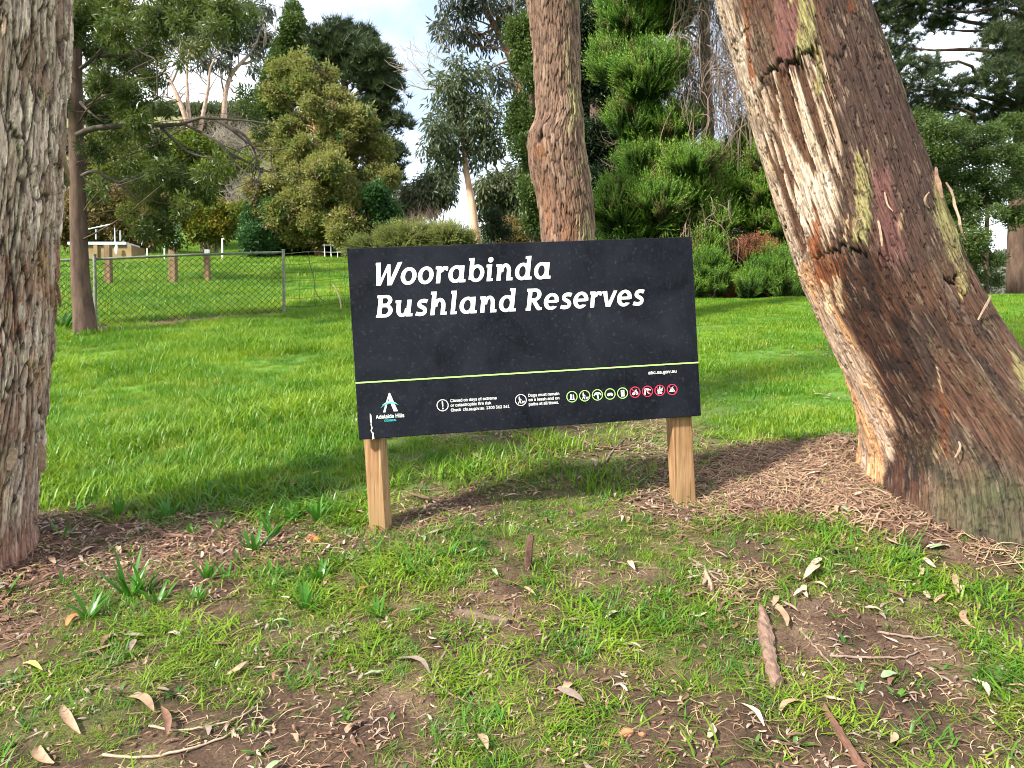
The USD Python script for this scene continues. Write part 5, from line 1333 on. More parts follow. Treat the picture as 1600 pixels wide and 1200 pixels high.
# tall gums on the rise at the left
bark_limb = simple('pinkish_grey_bark', (0.30, 0.205, 0.155), 0.85, 0.45, 3, 0.2, 0.3, 10)
GB = [[(300, 215), (285, 170), (268, 130), (245, 95), (225, 60)], [(300, 215), (293, 150), (292, 110), (300, 60)], [(312, 205), (318, 175), (325, 140), (328, 110), (340, 80), (342, 60)], [(328, 110), (315, 90), (300, 78)], [(350, 190), (352, 150), (360, 120), (375, 100), (390, 85), (405, 60), (412, 30)], [(360, 120), (362, 85), (372, 50), (370, 10)], [(375, 100), (395, 95), (415, 70), (435, 45)], [(285, 170), (262, 152), (240, 150)], [(268, 130), (280, 100), (285, 70)], [(352, 150), (345, 110), (350, 70)]]
GL = [(250, 30, 18, 16), (225, 45, 14, 12), (290, 30, 18, 14), (315, 55, 16, 14), (345, 40, 18, 14), (375, 15, 20, 16), (400, 20, 16, 16), (410, 50, 10, 14), (330, 15, 18, 14), (390, 60, 14, 12), (245, 75, 12, 10), (300, 75, 12, 10), (360, 70, 14, 10), (405, 80, 8, 10), (350, 100, 10, 9), (270, 60, 14, 10), (318, 100, 9, 9), (395, 105, 8, 8), (415, 15, 8, 10), (280, 10, 16, 12), (232, 20, 12, 12)]
gt, *_ = tree('gum_tree', 'tall gum with pinkish forked bare limbs on the rise at the upper left', 'tree', None, 56.0, [(306, 245), (303, 222), (302, 212)], [0.42, 0.40, 0.38], GL, 'gum', L_['gum_grey'], bark_grey, density=2.6, size=1.8, seed=17, limb=0, dz=1.0)
for k, b in enumerate(GB):
    P_ = np.array([at(px, py, 56 + 0.5 * k - 2) for px, py in b])
    put(gt, 'limb', tube(curve(P_, 18), np.linspace([.22, .18, .17, .09, .22, .13, .10, .10, .09, .08][k], 0.03, 18), 6), bark_limb, smooth=True)
rb = np.random.default_rng(15)
tw = []
for b in GB:
    c = curve(np.array([at(px, py, 56) for px, py in b]), 24)
    for q in range(9):
        p = c[rb.integers(8, 24)]
        d = rb.normal(size=3) * [1.1, 0.6, 0.7] + [0, 0, 0.9]
        tw.append(tube(curve([p, p + d * 0.5 + rb.normal(size=3) * 0.2, p + d * 1.3 + rb.normal(size=3) * 0.3], 7), np.linspace(0.06, 0.02, 7), 4, cap=False))
put(gt, 'twigs', join(*tw), bark_grey, kind='stuff')
# slender gum just behind the sign, and the tall leaning gum with it
tree('gum_tree', 'slender young gum with a smooth orange trunk and drooping leaves, behind the sign', 'tree', None, 24.0, [(748, 395), (744, 370), (736, 310), (728, 262), (722, 200), (716, 130)], [0.17, 0.15, 0.12, 0.09, 0.05, 0.03],
     [(715, 130, 20, 20), (700, 165, 24, 22), (735, 165, 26, 24), (690, 200, 22, 20), (725, 210, 30, 26), (755, 195, 24, 22), (700, 240, 24, 18), (745, 240, 28, 18), (770, 225, 18, 18), (685, 235, 16, 12), (665, 240, 12, 10), (715, 95, 14, 14), (745, 120, 16, 16), (690, 130, 14, 14), (770, 165, 12, 14)], 'gum', L_['gum'], bark_pink, density=5.5, size=1.0, seed=18, limb=0.03, dz=0.4)
tg, *_ = tree('gum_tree', 'tall gum with a leaning reddish trunk and thin airy leaves, left of the middle trunk', 'tree', None, 29.0, [(850, 400), (840, 300), (818, 160), (795, 85), (770, 35), (757, 10), (745, -60)], [0.24, 0.22, 0.19, 0.16, 0.13, 0.11, 0.05],
     [(705, 10, 20, 14), (690, 40, 12, 12), (740, 5, 22, 14), (790, 10, 22, 14), (720, 45, 16, 10), (700, 60, 10, 8), (770, 60, 14, 10), (800, 45, 16, 12), (740, 60, 12, 8), (770, 110, 12, 10), (800, 130, 14, 12), (820, 110, 14, 12), (785, 130, 10, 10), (770, -30, 30, 20), (710, -30, 30, 20), (830, -10, 24, 20)], 'gum', L_['gum_grey'], bark_red, density=4, size=1.25, seed=19, limb=0.05, dz=0.8)
for k, b in enumerate([[(800, 192), (780, 178), (755, 165), (735, 150), (715, 145), (690, 140), (665, 140), (640, 125)], [(690, 140), (668, 128), (650, 105), (636, 90)], [(665, 140), (650, 135), (632, 130)], [(715, 145), (690, 125), (672, 110), (668, 90), (680, 72)], [(812, 90), (780, 100), (755, 112), (730, 116)], [(795, 85), (770, 70), (750, 60), (735, 40)], [(757, 10), (775, 25), (800, 30)], [(818, 60), (806, 38), (804, -10)]]):
    P_ = np.array([at(px, py, 28.6) for px, py in b])
    put(tg, 'limb', tube(curve(P_, 16), np.linspace(0.055 if k in (0, 4) else 0.035, 0.012, 16), 5), twig_grey if k < 4 else bark_red, smooth=True)
rb = np.random.default_rng(5)
tw = []
for k in range(80):
    p = at(rb.uniform(630, 720), rb.uniform(75, 150), 28.6)
    d = np.array([-0.5, 0, 0.35]) + rb.normal(size=3) * [0.35, 0.2, 0.3]
    tw.append(tube(curve([p, p + d * 0.5, p + d * 0.9 + rb.normal(size=3) * 0.1], 5), np.linspace(0.012, 0.004, 5), 3, cap=False))
put(tg, 'twigs', join(*tw), twig_grey, kind='stuff')
tree('evergreen_tree', 'yellow green leafy tree tucked against the left side of the middle trunk', 'tree', None, 17.0, [(842, 560), (838, 400), (832, 200), (828, 40)], [0.1, 0.08, 0.06, 0.03],
     [(815, 55, 14, 14), (830, 80, 16, 16), (812, 95, 12, 10), (835, 120, 14, 14), (818, 175, 18, 16), (832, 195, 16, 20), (812, 205, 16, 16), (822, 232, 14, 14), (838, 160, 12, 12), (808, 50, 10, 10), (830, 40, 14, 12), (836, 265, 12, 14), (828, 300, 12, 14), (834, 340, 12, 16)], 'small', L_['cypress'], bark_dark, density=55, size=0.8, seed=21, limb=0.02, dz=0.3)

# shrubs and scrub between the paddock and the trees
shrub('lime_shrub', 'bright lime green shrub with fresh leaves below the gum on the rise', [(255, 245, 30, 18), (300, 235, 34, 20), (340, 255, 30, 18), (285, 265, 30, 14), (330, 285, 36, 20), (370, 280, 22, 18), (350, 310, 34, 18), (310, 315, 30, 20), (385, 265, 14, 14), (260, 290, 26, 20)], 36.0, 'broad', L_['lime'], twig_brown, 12, 1.35, 31)
shrub('wattle_shrub', 'shrub covered in yellow blossom beyond the white capped posts', [(310, 340, 22, 16), (335, 335, 20, 18), (345, 355, 18, 16), (320, 362, 22, 12), (375, 332, 10, 10)], 33.0, 'small', L_['yellow'], twig_brown, 18, 1.2, 32, protos=SPR('small', L_['yellow'], 32, 2) + SPR('broad', L_['lime'], 33, 2))
shrub('bronze_shrub', 'bronze yellow shrub behind the concrete tank', [(140, 320, 34, 24), (180, 325, 34, 24), (215, 335, 30, 22), (160, 355, 36, 22), (205, 362, 30, 20), (235, 358, 20, 18), (110, 345, 30, 28), (250, 330, 16, 16)], 33.0, 'small', L_['bronze'], twig_brown, 20, 1.5, 34)
shrub('bare_shrub', 'grey leafless shrub with many thin upright stems right of the yellow blossom', [(385, 330, 16, 30), (372, 355, 14, 26), (392, 370, 12, 20), (365, 310, 14, 20), (388, 290, 16, 18)], 34.0, 'twig', twig_grey, twig_grey, 9, 1.3, 35)
shrub('bare_shrub', 'thin bare shrub with fine grey brown stems on the dry slope', [(370, 215, 26, 16), (395, 230, 22, 20), (345, 225, 22, 14), (390, 265, 20, 16), (230, 225, 18, 20)], 48.0, 'twig', twig_grey, twig_grey, 6, 1.9, 36)
shrub('green_shrub', 'deep green broad leafed shrub left of the yellow tree', [(405, 345, 20, 20), (420, 365, 22, 16), (392, 370, 16, 16), (425, 330, 14, 14), (410, 385, 24, 12)], 30.5, 'broad', L_['teal'], twig_dark, 20, 1.0, 37)
shrub('dark_shrub', 'dark shaded shrub under the yellow tree', [(450, 392, 26, 14), (480, 392, 22, 14), (525, 388, 22, 16), (550, 380, 22, 18), (430, 395, 18, 12)], 32.5, 'broad', L_['dark'], twig_dark, 18, 1.2, 38)
shrub('magnolia_shrub', 'open leafed green shrub with white gaps to the right of the yellow tree', [(565, 330, 22, 16), (590, 320, 20, 14), (605, 340, 20, 14), (570, 360, 22, 14), (600, 368, 20, 10), (548, 378, 18, 12), (625, 352, 16, 10), (585, 300, 18, 10)], 30.0, 'broad', L_['teal'], twig_dark, 9, 1.0, 39)
shrub('juniper_shrub', 'wide low olive green shrub with flat sprays just above the sign', [(590, 385, 22, 10), (615, 375, 24, 12), (645, 372, 26, 12), (675, 370, 26, 12), (705, 372, 24, 12), (728, 382, 16, 10), (630, 388, 30, 10), (670, 388, 30, 10), (710, 390, 24, 8), (560, 390, 14, 8), (650, 402, 60, 12)], 22.0, 'cedarfine', L_['juniper'], twig_brown, 70, 0.95, 40, orient='out', lean=0.75)
shrub('brush_shrub', 'brown twiggy shrub behind the low juniper', [(655, 345, 16, 10), (680, 340, 18, 10), (665, 355, 18, 8), (700, 352, 14, 8), (645, 350, 10, 8)], 27.0, 'twig', twig_brown, twig_brown, 14, 0.9, 41)
GS = [('gum_shrub', 'pale green young gum left of the slender orange trunk', [(650, 300, 18, 16), (675, 280, 18, 14), (665, 315, 22, 14), (640, 325, 14, 12), (690, 300, 20, 14), (700, 275, 14, 12)], 'gum', 'gum', 33.0, 12, 1.1),
      ('gum_shrub', 'light green gum scrub between the orange trunk and the middle trunk', [(770, 290, 22, 16), (800, 280, 20, 16), (820, 300, 20, 18), (785, 315, 24, 14), (815, 335, 18, 14), (760, 320, 18, 12), (830, 270, 14, 14)], 'gum', 'gum', 30.0, 13, 1.1),
      ('olive_shrub', 'brownish olive scrub low beside the middle trunk', [(790, 352, 20, 12), (815, 360, 20, 12), (770, 360, 14, 10), (835, 350, 14, 12), (800, 375, 30, 10), (840, 378, 16, 10)], 'small', 'bronze', 28.0, 13, 1.0),
      ('dark_shrub', 'dark green bush right of the slender orange trunk', [(772, 345, 14, 12), (785, 362, 14, 10), (765, 368, 12, 8)], 'small', 'dark', 26.0, 18, 0.9),
      ('grey_shrub', 'grey green hazy bush above the brown twigs', [(620, 330, 18, 12), (640, 345, 16, 10), (610, 350, 16, 10), (640, 310, 14, 10)], 'small', 'gum_grey', 40.0, 12, 1.5),
      ('scrub_bush', 'dry straw coloured scrub on the slope at the left', [(320, 205, 30, 10), (360, 205, 30, 12), (395, 245, 26, 20), (290, 225, 30, 10), (345, 245, 30, 16), (250, 215, 26, 12), (210, 250, 30, 20), (160, 250, 40, 24), (110, 260, 40, 30), (60, 250, 60, 40)], 'small', 'scrub', 60.0, 8, 2.6),
      ('scrub_bush', 'dry olive scrub along the ridge top under the tall gum', [(200, 205, 30, 14), (250, 195, 30, 10), (300, 200, 30, 8), (150, 200, 40, 16), (340, 195, 26, 10), (380, 200, 26, 14), (410, 225, 24, 18), (100, 200, 50, 20)], 'small', 'gum', 72.0, 8, 2.8),
      ('grey_shrub', 'grey green scrub above the bronze shrub', [(140, 270, 30, 20), (185, 285, 26, 18), (220, 290, 24, 16), (100, 290, 30, 24)], 'small', 'gum', 42.0, 12, 1.8)]
for k, (nm, lab, c, kd, mt, d, den, sz) in enumerate(GS):
    shrub(nm, lab, c, d, kd, L_[mt], twig_brown, den, sz, 50 + k)

# far wooded hillside seen under the pine at the right, and behind everything else
r = np.random.default_rng(8)
pos = []
for k in range(1500):
    X = r.uniform(60, 260); Y = r.uniform(150, 300)
    if 0.3 < X / Y < 1.2:
        pos.append((X, Y, float(ground(X, Y)) + r.uniform(0, 5)))
pos = np.array(pos)
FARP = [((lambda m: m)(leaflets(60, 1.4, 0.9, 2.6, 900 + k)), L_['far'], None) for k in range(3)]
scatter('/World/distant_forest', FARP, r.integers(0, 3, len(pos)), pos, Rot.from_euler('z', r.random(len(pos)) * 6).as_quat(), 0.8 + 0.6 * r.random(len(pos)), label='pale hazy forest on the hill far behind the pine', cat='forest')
pos = []
for k in range(900):
    Y = r.uniform(70, 130); X = Y * r.uniform(-0.22, 0.12)
    pos.append((X, Y, float(ground(X, Y)) + r.uniform(0, 3.0)))
pos = np.array(pos)
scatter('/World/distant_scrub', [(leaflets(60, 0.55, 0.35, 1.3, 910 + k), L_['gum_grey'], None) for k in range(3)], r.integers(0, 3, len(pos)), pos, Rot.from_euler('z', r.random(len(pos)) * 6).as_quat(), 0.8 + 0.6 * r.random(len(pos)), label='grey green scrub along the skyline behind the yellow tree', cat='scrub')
dt = thing('dead_sapling', 'white dead sapling beyond the crest under the pine', 'tree', (*at(1581, 495, 26.0)[:2], float(ground(*at(1581, 495, 26.0)[:2]))))
white_bark = simple('white_bark', (0.62, 0.58, 0.52), 0.8, 0.2, 8)
put(dt, 'trunk', tube(curve([at(1582, 505, 26), at(1580, 470, 26), at(1577, 436, 26)], 10), np.linspace(0.06, 0.02, 10), 6), white_bark, smooth=True)
for b in ([(1580, 470), (1570, 462), (1562, 460)], [(1579, 455), (1585, 448), (1588, 440)], [(1581, 480), (1572, 490), (1560, 470)]):
    put(dt, 'branch', tube(curve([at(*p, 26) for p in b], 6), np.linspace(0.025, 0.01, 6), 5), white_bark)

# ------------------------------------------------------------------ fences, tank, posts beyond
galv = simple('galvanised', (0.19, 0.20, 0.16), 0.6, 0.35, 14, 0.4, 0.2, 40, metallic=0.2, color2=(0.075, 0.085, 0.05))
wire = simple('wire_steel', (0.020, 0.024, 0.018), 0.7, 0.3, 30, 0.2)
def gp(px, py):
    return onground(px, py)
fa, fb, fc = gp(152, 512), gp(445, 489), gp(560, 478)
dirf = (fb - fa)[:2] / np.linalg.norm((fb - fa)[:2])
fl = fa[:2] - dirf * 2.9
FH = 1.27
fence = thing('chain_link_fence', 'low chain link fence with round steel rail and posts at the left', 'fence', fa)
def fpt(s, h):
    p = fl + (fb[:2] - fl) * s
    return np.array([p[0], p[1], float(ground(p[0], p[1])) + h])
def topz(s):
    return fpt(s, 0)[2] + FH + 0.05 * math.sin(s * 3)
put(fence, 'top_rail', tube(np.array([[*fpt(s, 0)[:2], topz(s)] for s in np.linspace(0, 1.0, 14)]), 0.026, 10), galv, smooth=True)
sa = np.linalg.norm(fa[:2] - fl) / np.linalg.norm(fb[:2] - fl)
for s, ext in ((sa, 0.07), (1.0, 0.03)):
    p = fpt(s, 0)
    put(fence, 'post', tube(np.array([p - [0, 0, 0.2], [p[0], p[1] - 0.0, topz(s) + ext]]) + [0, -0.05, 0], 0.032, 12), galv, smooth=True)
    put(fence, 'post_cap', tube(np.array([[p[0], p[1] - 0.05, topz(s) + ext], [p[0], p[1] - 0.05, topz(s) + ext + 0.02]]), 0.038, 12), galv)
Lf = np.linalg.norm(fb[:2] - fl)
wires = []
pitch = 0.066
nz = int(FH / (pitch * 0.9))
h = np.linspace(0.03, FH - 0.03, nz)
for k in range(int(Lf / pitch)):
    sft = (k * pitch + pitch * ((np.arange(nz) + k) % 2)) / Lf
    pts_ = np.array([fpt(min(a, 1), b) + [0, 0.004 * (-1) ** k, 0] for a, b in zip(sft, h)])
    wires.append(tube(pts_, 0.0072, 3, cap=False))
put(fence, 'wire_mesh', join(*wires), wire, kind='stuff')

wf = thing('wire_fence', 'thin square mesh wire fence running from the steel end post behind the sign', 'fence', fb)
fe_ = gp(1000, 455)
fe_ = np.array([fb[0] + 6.0, fb[1] + 1.6, 0])
def wpt(s, h):
    p = fb[:2] + (fe_[:2] - fb[:2]) * s
    return np.array([p[0], p[1], float(ground(p[0], p[1])) + h])
for h in (0.12, 0.30, 0.48, 0.66, 0.84, 1.02, 1.25):
    put(wf, 'wire', tube(np.array([wpt(s, h + 0.012 * math.sin(s * 40 + h * 9)) for s in np.linspace(0, 1, 40)]), 0.0032 if h < 1.2 else 0.006, 4), wire if h < 1.2 else galv)
for k in range(1, 20):
    put(wf, 'stay_wire', tube(np.array([wpt(k / 20, h) + [0.01 * math.sin(h * 9 + k), 0, 0] for h in np.linspace(0.1, 1.02, 8)]), 0.0032, 4), wire)
put(wf, 'tie_wire', tube(curve([at(482, 392, fb[1] + 0.2), at(484, 412, fb[1] + 0.2), at(490, 432, fb[1] + 0.2), at(492, 452, fb[1] + 0.15), at(505, 470, fb[1])], 14), 0.009, 5), twig_dark)
tag(top_mesh('leaning_stick', tube(curve([gp(533, 486), at(531, 468, fb[1] + 0.05), at(526, 455, fb[1] + 0.1), at(520, 445, fb[1] + 0.12)], 12), np.linspace(0.018, 0.013, 12), 6), simple('pale_stick', (0.42, 0.31, 0.19), 0.8, 0.3, 30), smooth=True), 'pale crooked stick leaning on the square mesh fence left of the sign', 'stick')

rail_white = simple('white_paint', (0.75, 0.76, 0.74), 0.5, 0.08, 6)
sleeper = simple('sleeper_wood', (0.165, 0.105, 0.058), 0.85, 0.35, 10, 0.2, 0.4, 40, (1, 1, 0.2))
conc = simple('tank_concrete', (0.27, 0.195, 0.10), 0.9, 0.45, 1.6, 0.2, 0.3, 30, color2=(0.155, 0.105, 0.05))
steel_blue = simple('tank_roof', (0.42, 0.47, 0.52), 0.5, 0.15, 5, 0.4)
dT = 29.0
tb = at(172, 408, dT)
tz = float(ground(tb[0], tb[1]))
tank = thing('water_tank', 'square tan concrete tank with pale blue lid and thin pipes, behind the left tree', 'tank', (tb[0], tb[1], tz))
c0, c1 = at(112, 400, dT), at(207, 400, dT)
zt0 = at(172, 383, dT)[2]
wv, wfc = rbox(c1[0] - c0[0], 1.0, zt0 - tz + 0.4, 0.02)
put(tank, 'wall', (wv + [(c0[0] + c1[0]) / 2, dT + 0.5, (zt0 + tz - 0.4) / 2], wfc), conc)
for px in (153, 206):
    q = at(px, 400, dT)
    wv, wfc = rbox(0.16, 0.1, zt0 - tz + 0.35, 0.01)
    put(tank, 'pilaster', (wv + [q[0] - 0.05, dT - 0.03, (zt0 + tz - 0.35) / 2], wfc), conc)
wv, wfc = rbox(c1[0] - c0[0] - 0.1, 1.1, 0.11, 0.01)
put(tank, 'lid', (wv + [(c0[0] + c1[0]) / 2 - 0.15, dT + 0.45, zt0 + 0.055], wfc), steel_blue)
for a, b in (((150, 358), (150, 374)), ((179, 356), (180, 380)), ((188, 360), (188, 376)), ((138, 358), (175, 350))):
    put(tank, 'pipe', tube(np.array([at(*a, dT + 0.2), at(*b, dT + 0.2)]), 0.022, 6), steel_blue)
bag = simple('pale_bag', (0.55, 0.50, 0.42), 0.8, 0.1, 10)
bg = trimesh.creation.icosphere(2, 1.0)
bv = np.array(bg.vertices) * [0.07, 0.04, 0.20] + at(182, 390, dT - 0.15)
put(tank, 'hanging_cloth', (bv, np.array(bg.faces)), bag, smooth=True)

def timber_post(px0, py0, px1, py1, w, d, capped, label, lean=0.0):
    b = onground(px1, py1) if d is None else at(px1, py1, d)
    dd = b[1]
    zb = float(ground(b[0], dd))
    tpz = at(px0, py0, dd)
    t = thing('timber_post', label, 'post', (b[0], dd, zb))
    h = tpz[2] - zb + 0.2
    v, f = rbox(w, w, h, 0.012)
    put(t, 'shaft', (v + [b[0], dd, zb - 0.2 + h / 2], f), sleeper)
    if capped:
        v, f = rbox(w * 0.8, w * 0.8, 0.13, 0.01)
        put(t, 'cap', (v + [b[0], dd, zb - 0.2 + h + 0.065], f), rail_white)
    return t
timber_post(167, 383, 170, 446, 0.17, None, False, 'timber post in front of the concrete tank, seen through the mesh')
timber_post(268, 384, 271, 444, 0.19, None, True, 'timber post with white cap under the dark wattle leaves')
timber_post(321, 397, 324, 441, 0.15, None, True, 'shorter timber post with white cap, right of the taller capped one')
for k, (px, a, b, lab) in enumerate([(347, 374, 400, 'bent white standpipe beside the grey bare shrub'), (257, 384, 403, 'thin white stake left of the capped post'), (230, 388, 398, 'small white stake near the concrete tank')]):
    p = at(px, b, 29.0)
    z = float(ground(p[0], p[1]))
    pts_ = [np.array([p[0], p[1], z - 0.1]), at(px, a + 6, 29.0), at(px, a, 29.0)] + ([at(px + 3, a - 1, 29.0)] if k == 0 else [])
    top_mesh('standpipe' if k == 0 else 'white_stake', tube(np.array(pts_), 0.04 if k == 0 else 0.025, 8), rail_white, lab, 'pipe' if k == 0 else 'stake')
# white framed cage by the sign's left edge
cg = at(525, 408, 30.0)
cz = float(ground(cg[0], cg[1]))
cage = thing('garden_frame', 'white pipe garden frame in the paddock by the left edge of the sign', 'frame', (cg[0], cg[1], cz))
for px in (508, 518, 528, 540):
    p = at(px, 400, 30.0)
    put(cage, 'upright', tube(np.array([[p[0], 30, cz - 0.1], [p[0] - 0.03, 30, at(px, 381, 30)[2]]]), 0.02, 6), rail_white)
for py in (383, 394):
    put(cage, 'rail', tube(np.array([at(504, py, 30), at(546, py, 30)]), 0.018, 6), rail_white)
# roof of a house below the scrub, right of the juniper
hb = at(712, 384, 40.0)
hz = float(ground(hb[0], hb[1]))
house = thing('small_house', 'dark sloping roof corner of a low house beside the orange gum trunk', 'house', (hb[0], hb[1], hz))
roof_dark = simple('dark_roof', (0.045, 0.055, 0.05), 0.6, 0.2, 5)
wall_y = simple('cream_wall', (0.55, 0.47, 0.25), 0.8, 0.1, 3)
zr = at(712, 370, 40)[2]
pv_ = np.array([[hb[0] - 1.4, 40, zr + 0.25], [hb[0] + 2.2, 40, zr - 0.30], [hb[0] + 2.2, 44, zr - 0.30], [hb[0] - 1.4, 44, zr + 0.25]])
pv_ = np.vstack([pv_, pv_ - [0, 0, 0.12]])
put(house, 'roof', (pv_, np.array([[0, 1, 2], [0, 2, 3], [4, 6, 5], [4, 7, 6], [0, 4, 5], [0, 5, 1], [1, 5, 6], [1, 6, 2], [2, 6, 7], [2, 7, 3], [3, 7, 4], [3, 4, 0]])), roof_dark)
v, f = rbox(2.8, 3.0, zr - 0.5 - hz + 0.3, 0.02)
put(house, 'wall', (v + [hb[0] + 0.3, 42.0, (zr - 0.5 + hz - 0.3) / 2], f), wall_y)
# ------------------------------------------------------------------ things on the ground in front
def blade_leaf(base, az, L, W, rise=0.8, curl=0.6, n=7, fold=0.18, twist=0.0, tip=1.0):
    """One strap or broad leaf: a folded strip that rises from its base and arches over."""
    t = np.linspace(0, 1, n)
    out = np.array([math.cos(az), math.sin(az), 0])
    ang = math.asin(min(rise, 0.99)) - curl * t ** 1.3
    dx, dz = np.cos(ang), np.sin(ang)
    x = np.r_[0, np.cumsum((dx[1:] + dx[:-1]) / 2)] / (n - 1) * L
    z = np.r_[0, np.cumsum((dz[1:] + dz[:-1]) / 2)] / (n - 1) * L
    c = np.asarray(base) + out * x[:, None] + np.array([0, 0, 1.0]) * z[:, None]
    s = np.array([-out[1], out[0], 0])
    w = W / 2 * np.clip(np.minimum(1, 0.45 + 3 * t) * (1 - t ** (2.2 * tip)) ** 0.7, 0.02, 1)
    up = np.stack([-out[0] * dz, -out[1] * dz, dx], 1)
    l, r = c + s * w[:, None] + up * (fold * w)[:, None], c - s * w[:, None] + up * (fold * w)[:, None]
    v = np.stack([l, c, r], 1).reshape(-1, 3)
    i = np.arange(n - 1) * 3
    f = np.concatenate([np.stack([i, i + 1, i + 4, i + 3], 1), np.stack([i + 1, i + 2, i + 5, i + 4], 1)])
    return v, f

bulb_m = leaf('bulb_leaf', (0.055, 0.235, 0.020), (0.120, 0.370, 0.028), 6.0, 0.35, 0.35)
weed_m = leaf('weed_leaf', (0.085, 0.225, 0.028), (0.175, 0.345, 0.045), 7.0, 0.3, 0.4)
weed_dk = leaf('weed_leaf_dark', (0.040, 0.150, 0.022), (0.085, 0.230, 0.035), 7.0, 0.3, 0.35)

def gz_(x, y):
    return float(top(np.array([x]), np.array([y]))[0])

def tuft(px, py, n, L, W, label, seed, name='bulb_plant', mat=None, rise=(0.75, 0.99), curl=(0.1, 0.7), R=0.03, cat='plant', group=None, parts=True, tip=1.0, pos=None):
    p = onground(px, py) if pos is None else np.array(pos)
    r = np.random.default_rng(seed)
    b = np.array([p[0], p[1], gz_(p[0], p[1]) - 0.006])
    ls = []
    for k in range(n):
        a = k / n * 2 * np.pi + r.normal() * 0.5
        o = np.array([math.cos(a), math.sin(a), 0]) * R * r.random()
        ls.append(blade_leaf(b + o, a, L * r.uniform(0.6, 1.12), W * r.uniform(0.75, 1.15), r.uniform(*rise), r.uniform(*curl), tip=tip))
    if parts:
        t = thing(name, label, cat, b, group)
        for l in ls:
            put(t, 'leaf', l, mat or bulb_m, smooth=True)
    else:
        v, f = join(*ls)
        x = thing(name, label, cat, b, group)
        put(x, 'leaves', (v, f), mat or bulb_m, smooth=True, kind='stuff')

BP = [(203, 932, 11, 0.20, 0.016, 'tall bulb plant with thick dark green strap leaves, largest one near the left trunk'), (226, 928, 6, 0.17, 0.015, 'bulb plant touching the right side of the tallest strap leaved one'), (137, 970, 9, 0.135, 0.014, 'bulb plant beside the red bark chip at the left'),
      (325, 903, 9, 0.10, 0.014, 'spread light green bulb plant right of the tallest bulb plant'), (298, 838, 7, 0.085, 0.013, 'small bulb plant at the end of the dark fallen branch'), (345, 828, 7, 0.11, 0.014, 'bulb plant between the two grey leaves in the litter strip'), (186, 806, 9, 0.15, 0.014, 'bulb plant at the lawn edge nearest the left trunk'),
      (262, 808, 9, 0.13, 0.014, 'leafy bulb plant at the lawn edge, behind the dark fallen branch'), (398, 862, 12, 0.15, 0.015, 'bright wide clump of bulb leaves in the litter left of the sign'), (425, 838, 10, 0.14, 0.014, 'bulb clump joining the bright wide one at its upper right'), (497, 812, 10, 0.15, 0.014, 'bulb plant in grass left of the left sign post'), (455, 812, 8, 0.12, 0.014, 'pale bulb plant between two larger ones near the left post'),
      (578, 866, 6, 0.085, 0.012, 'small bulb shoot at the foot of the left post'), (245, 945, 8, 0.10, 0.012, 'low dark bulb clump below the tallest bulb plant'), (302, 940, 8, 0.10, 0.012, 'low dark bulb clump right of the tallest bulb plant'), (480, 955, 8, 0.12, 0.012, 'bulb plant among short grass left of centre'), (500, 905, 7, 0.10, 0.014, 'bulb plant with bent leaves in the litter below the left post'), (98, 515, 9, 0.55, 0.045, 'upright clump of sword leaves at the fence by the left trunk'),
      (332, 768, 7, 0.10, 0.013, 'small bulb tuft in the lawn edge'), (1170, 700 + 30, 1, 0.05, 0.01, 'lone green shoot in the bark litter right of the sign'), (98, 880 - 40, 4, 0.12, 0.012, 'thin green shoots growing in the shade against the left trunk'), (97, 912, 3, 0.09, 0.012, 'two pale green shoots in front of the left trunk'), (7, 930, 3, 0.12, 0.012, 'green shoots at the left border below the left trunk')]
for k, (px, py, n, L, W, lab) in enumerate(BP):
    tuft(px, py, int(n * 1.3), L * (1.0 if L > 0.4 else 1.4), W * 1.75, lab, 300 + k, R=0.10 if L > 0.4 else 0.035)
r = np.random.default_rng(91)
for k, (px, py) in enumerate([(120, 800), (150, 812), (215, 795), (235, 815), (300, 800), (372, 800), (415, 815), (440, 860), (375, 880), (470, 838), (520, 790), (540, 835), (380, 775), (355, 905), (425, 905), (530, 880), (640, 900), (700, 870), (745, 850), (590, 960)]):
    tuft(px, py, int(r.integers(5, 10)), r.uniform(0.09, 0.16), r.uniform(0.014, 0.022), 'small fresh strap leaved clump between the left trunk and the sign', 360 + k, R=0.03, rise=(0.55, 0.99), curl=(0.1, 0.9), group='small strap leaved clumps at the lawn edge')
tuft(852, 893, 26, 0.13, 0.006, 'dense upright tuft of grass beside the charred stake', 340, name='grass_tuft', R=0.06, mat=g_deep, rise=(0.85, 0.99))
tuft(790, 845, 26, 0.14, 0.006, 'tall bright tuft of grass in front of the gap under the sign', 341, name='grass_tuft', R=0.07, mat=g_fresh, rise=(0.85, 0.99))
tuft(908, 800, 16, 0.13, 0.006, 'grass tuft standing in the sign\'s shadow near the right post', 342, name='grass_tuft', R=0.05, mat=g_fresh, rise=(0.85, 0.99))
tuft(1075, 875, 22, 0.11, 0.006, 'dark grass tuft below the right post', 343, name='grass_tuft', R=0.07, mat=g_deep, rise=(0.8, 0.99))
tuft(1222, 820, 30, 0.12, 0.006, 'bright grass tuft at the edge of the litter right of the sign', 344, name='grass_tuft', R=0.10, mat=g_fresh, rise=(0.6, 0.99))
tuft(1440, 925, 20, 0.09, 0.007, 'dark low grass tuft in front of the leaning trunk', 345, name='grass_tuft', R=0.06, mat=g_deep, rise=(0.6, 0.95))
tuft(1515, 925, 16, 0.08, 0.007, 'dark grass tuft nearest the right border in front of the leaning trunk', 346, name='grass_tuft', R=0.05, mat=g_deep, rise=(0.6, 0.95))
tuft(1425, 1160, 30, 0.10, 0.008, 'wide grassy weed spreading low at the bottom right', 347, name='grass_tuft', R=0.09, mat=weed_m, rise=(0.3, 0.8))
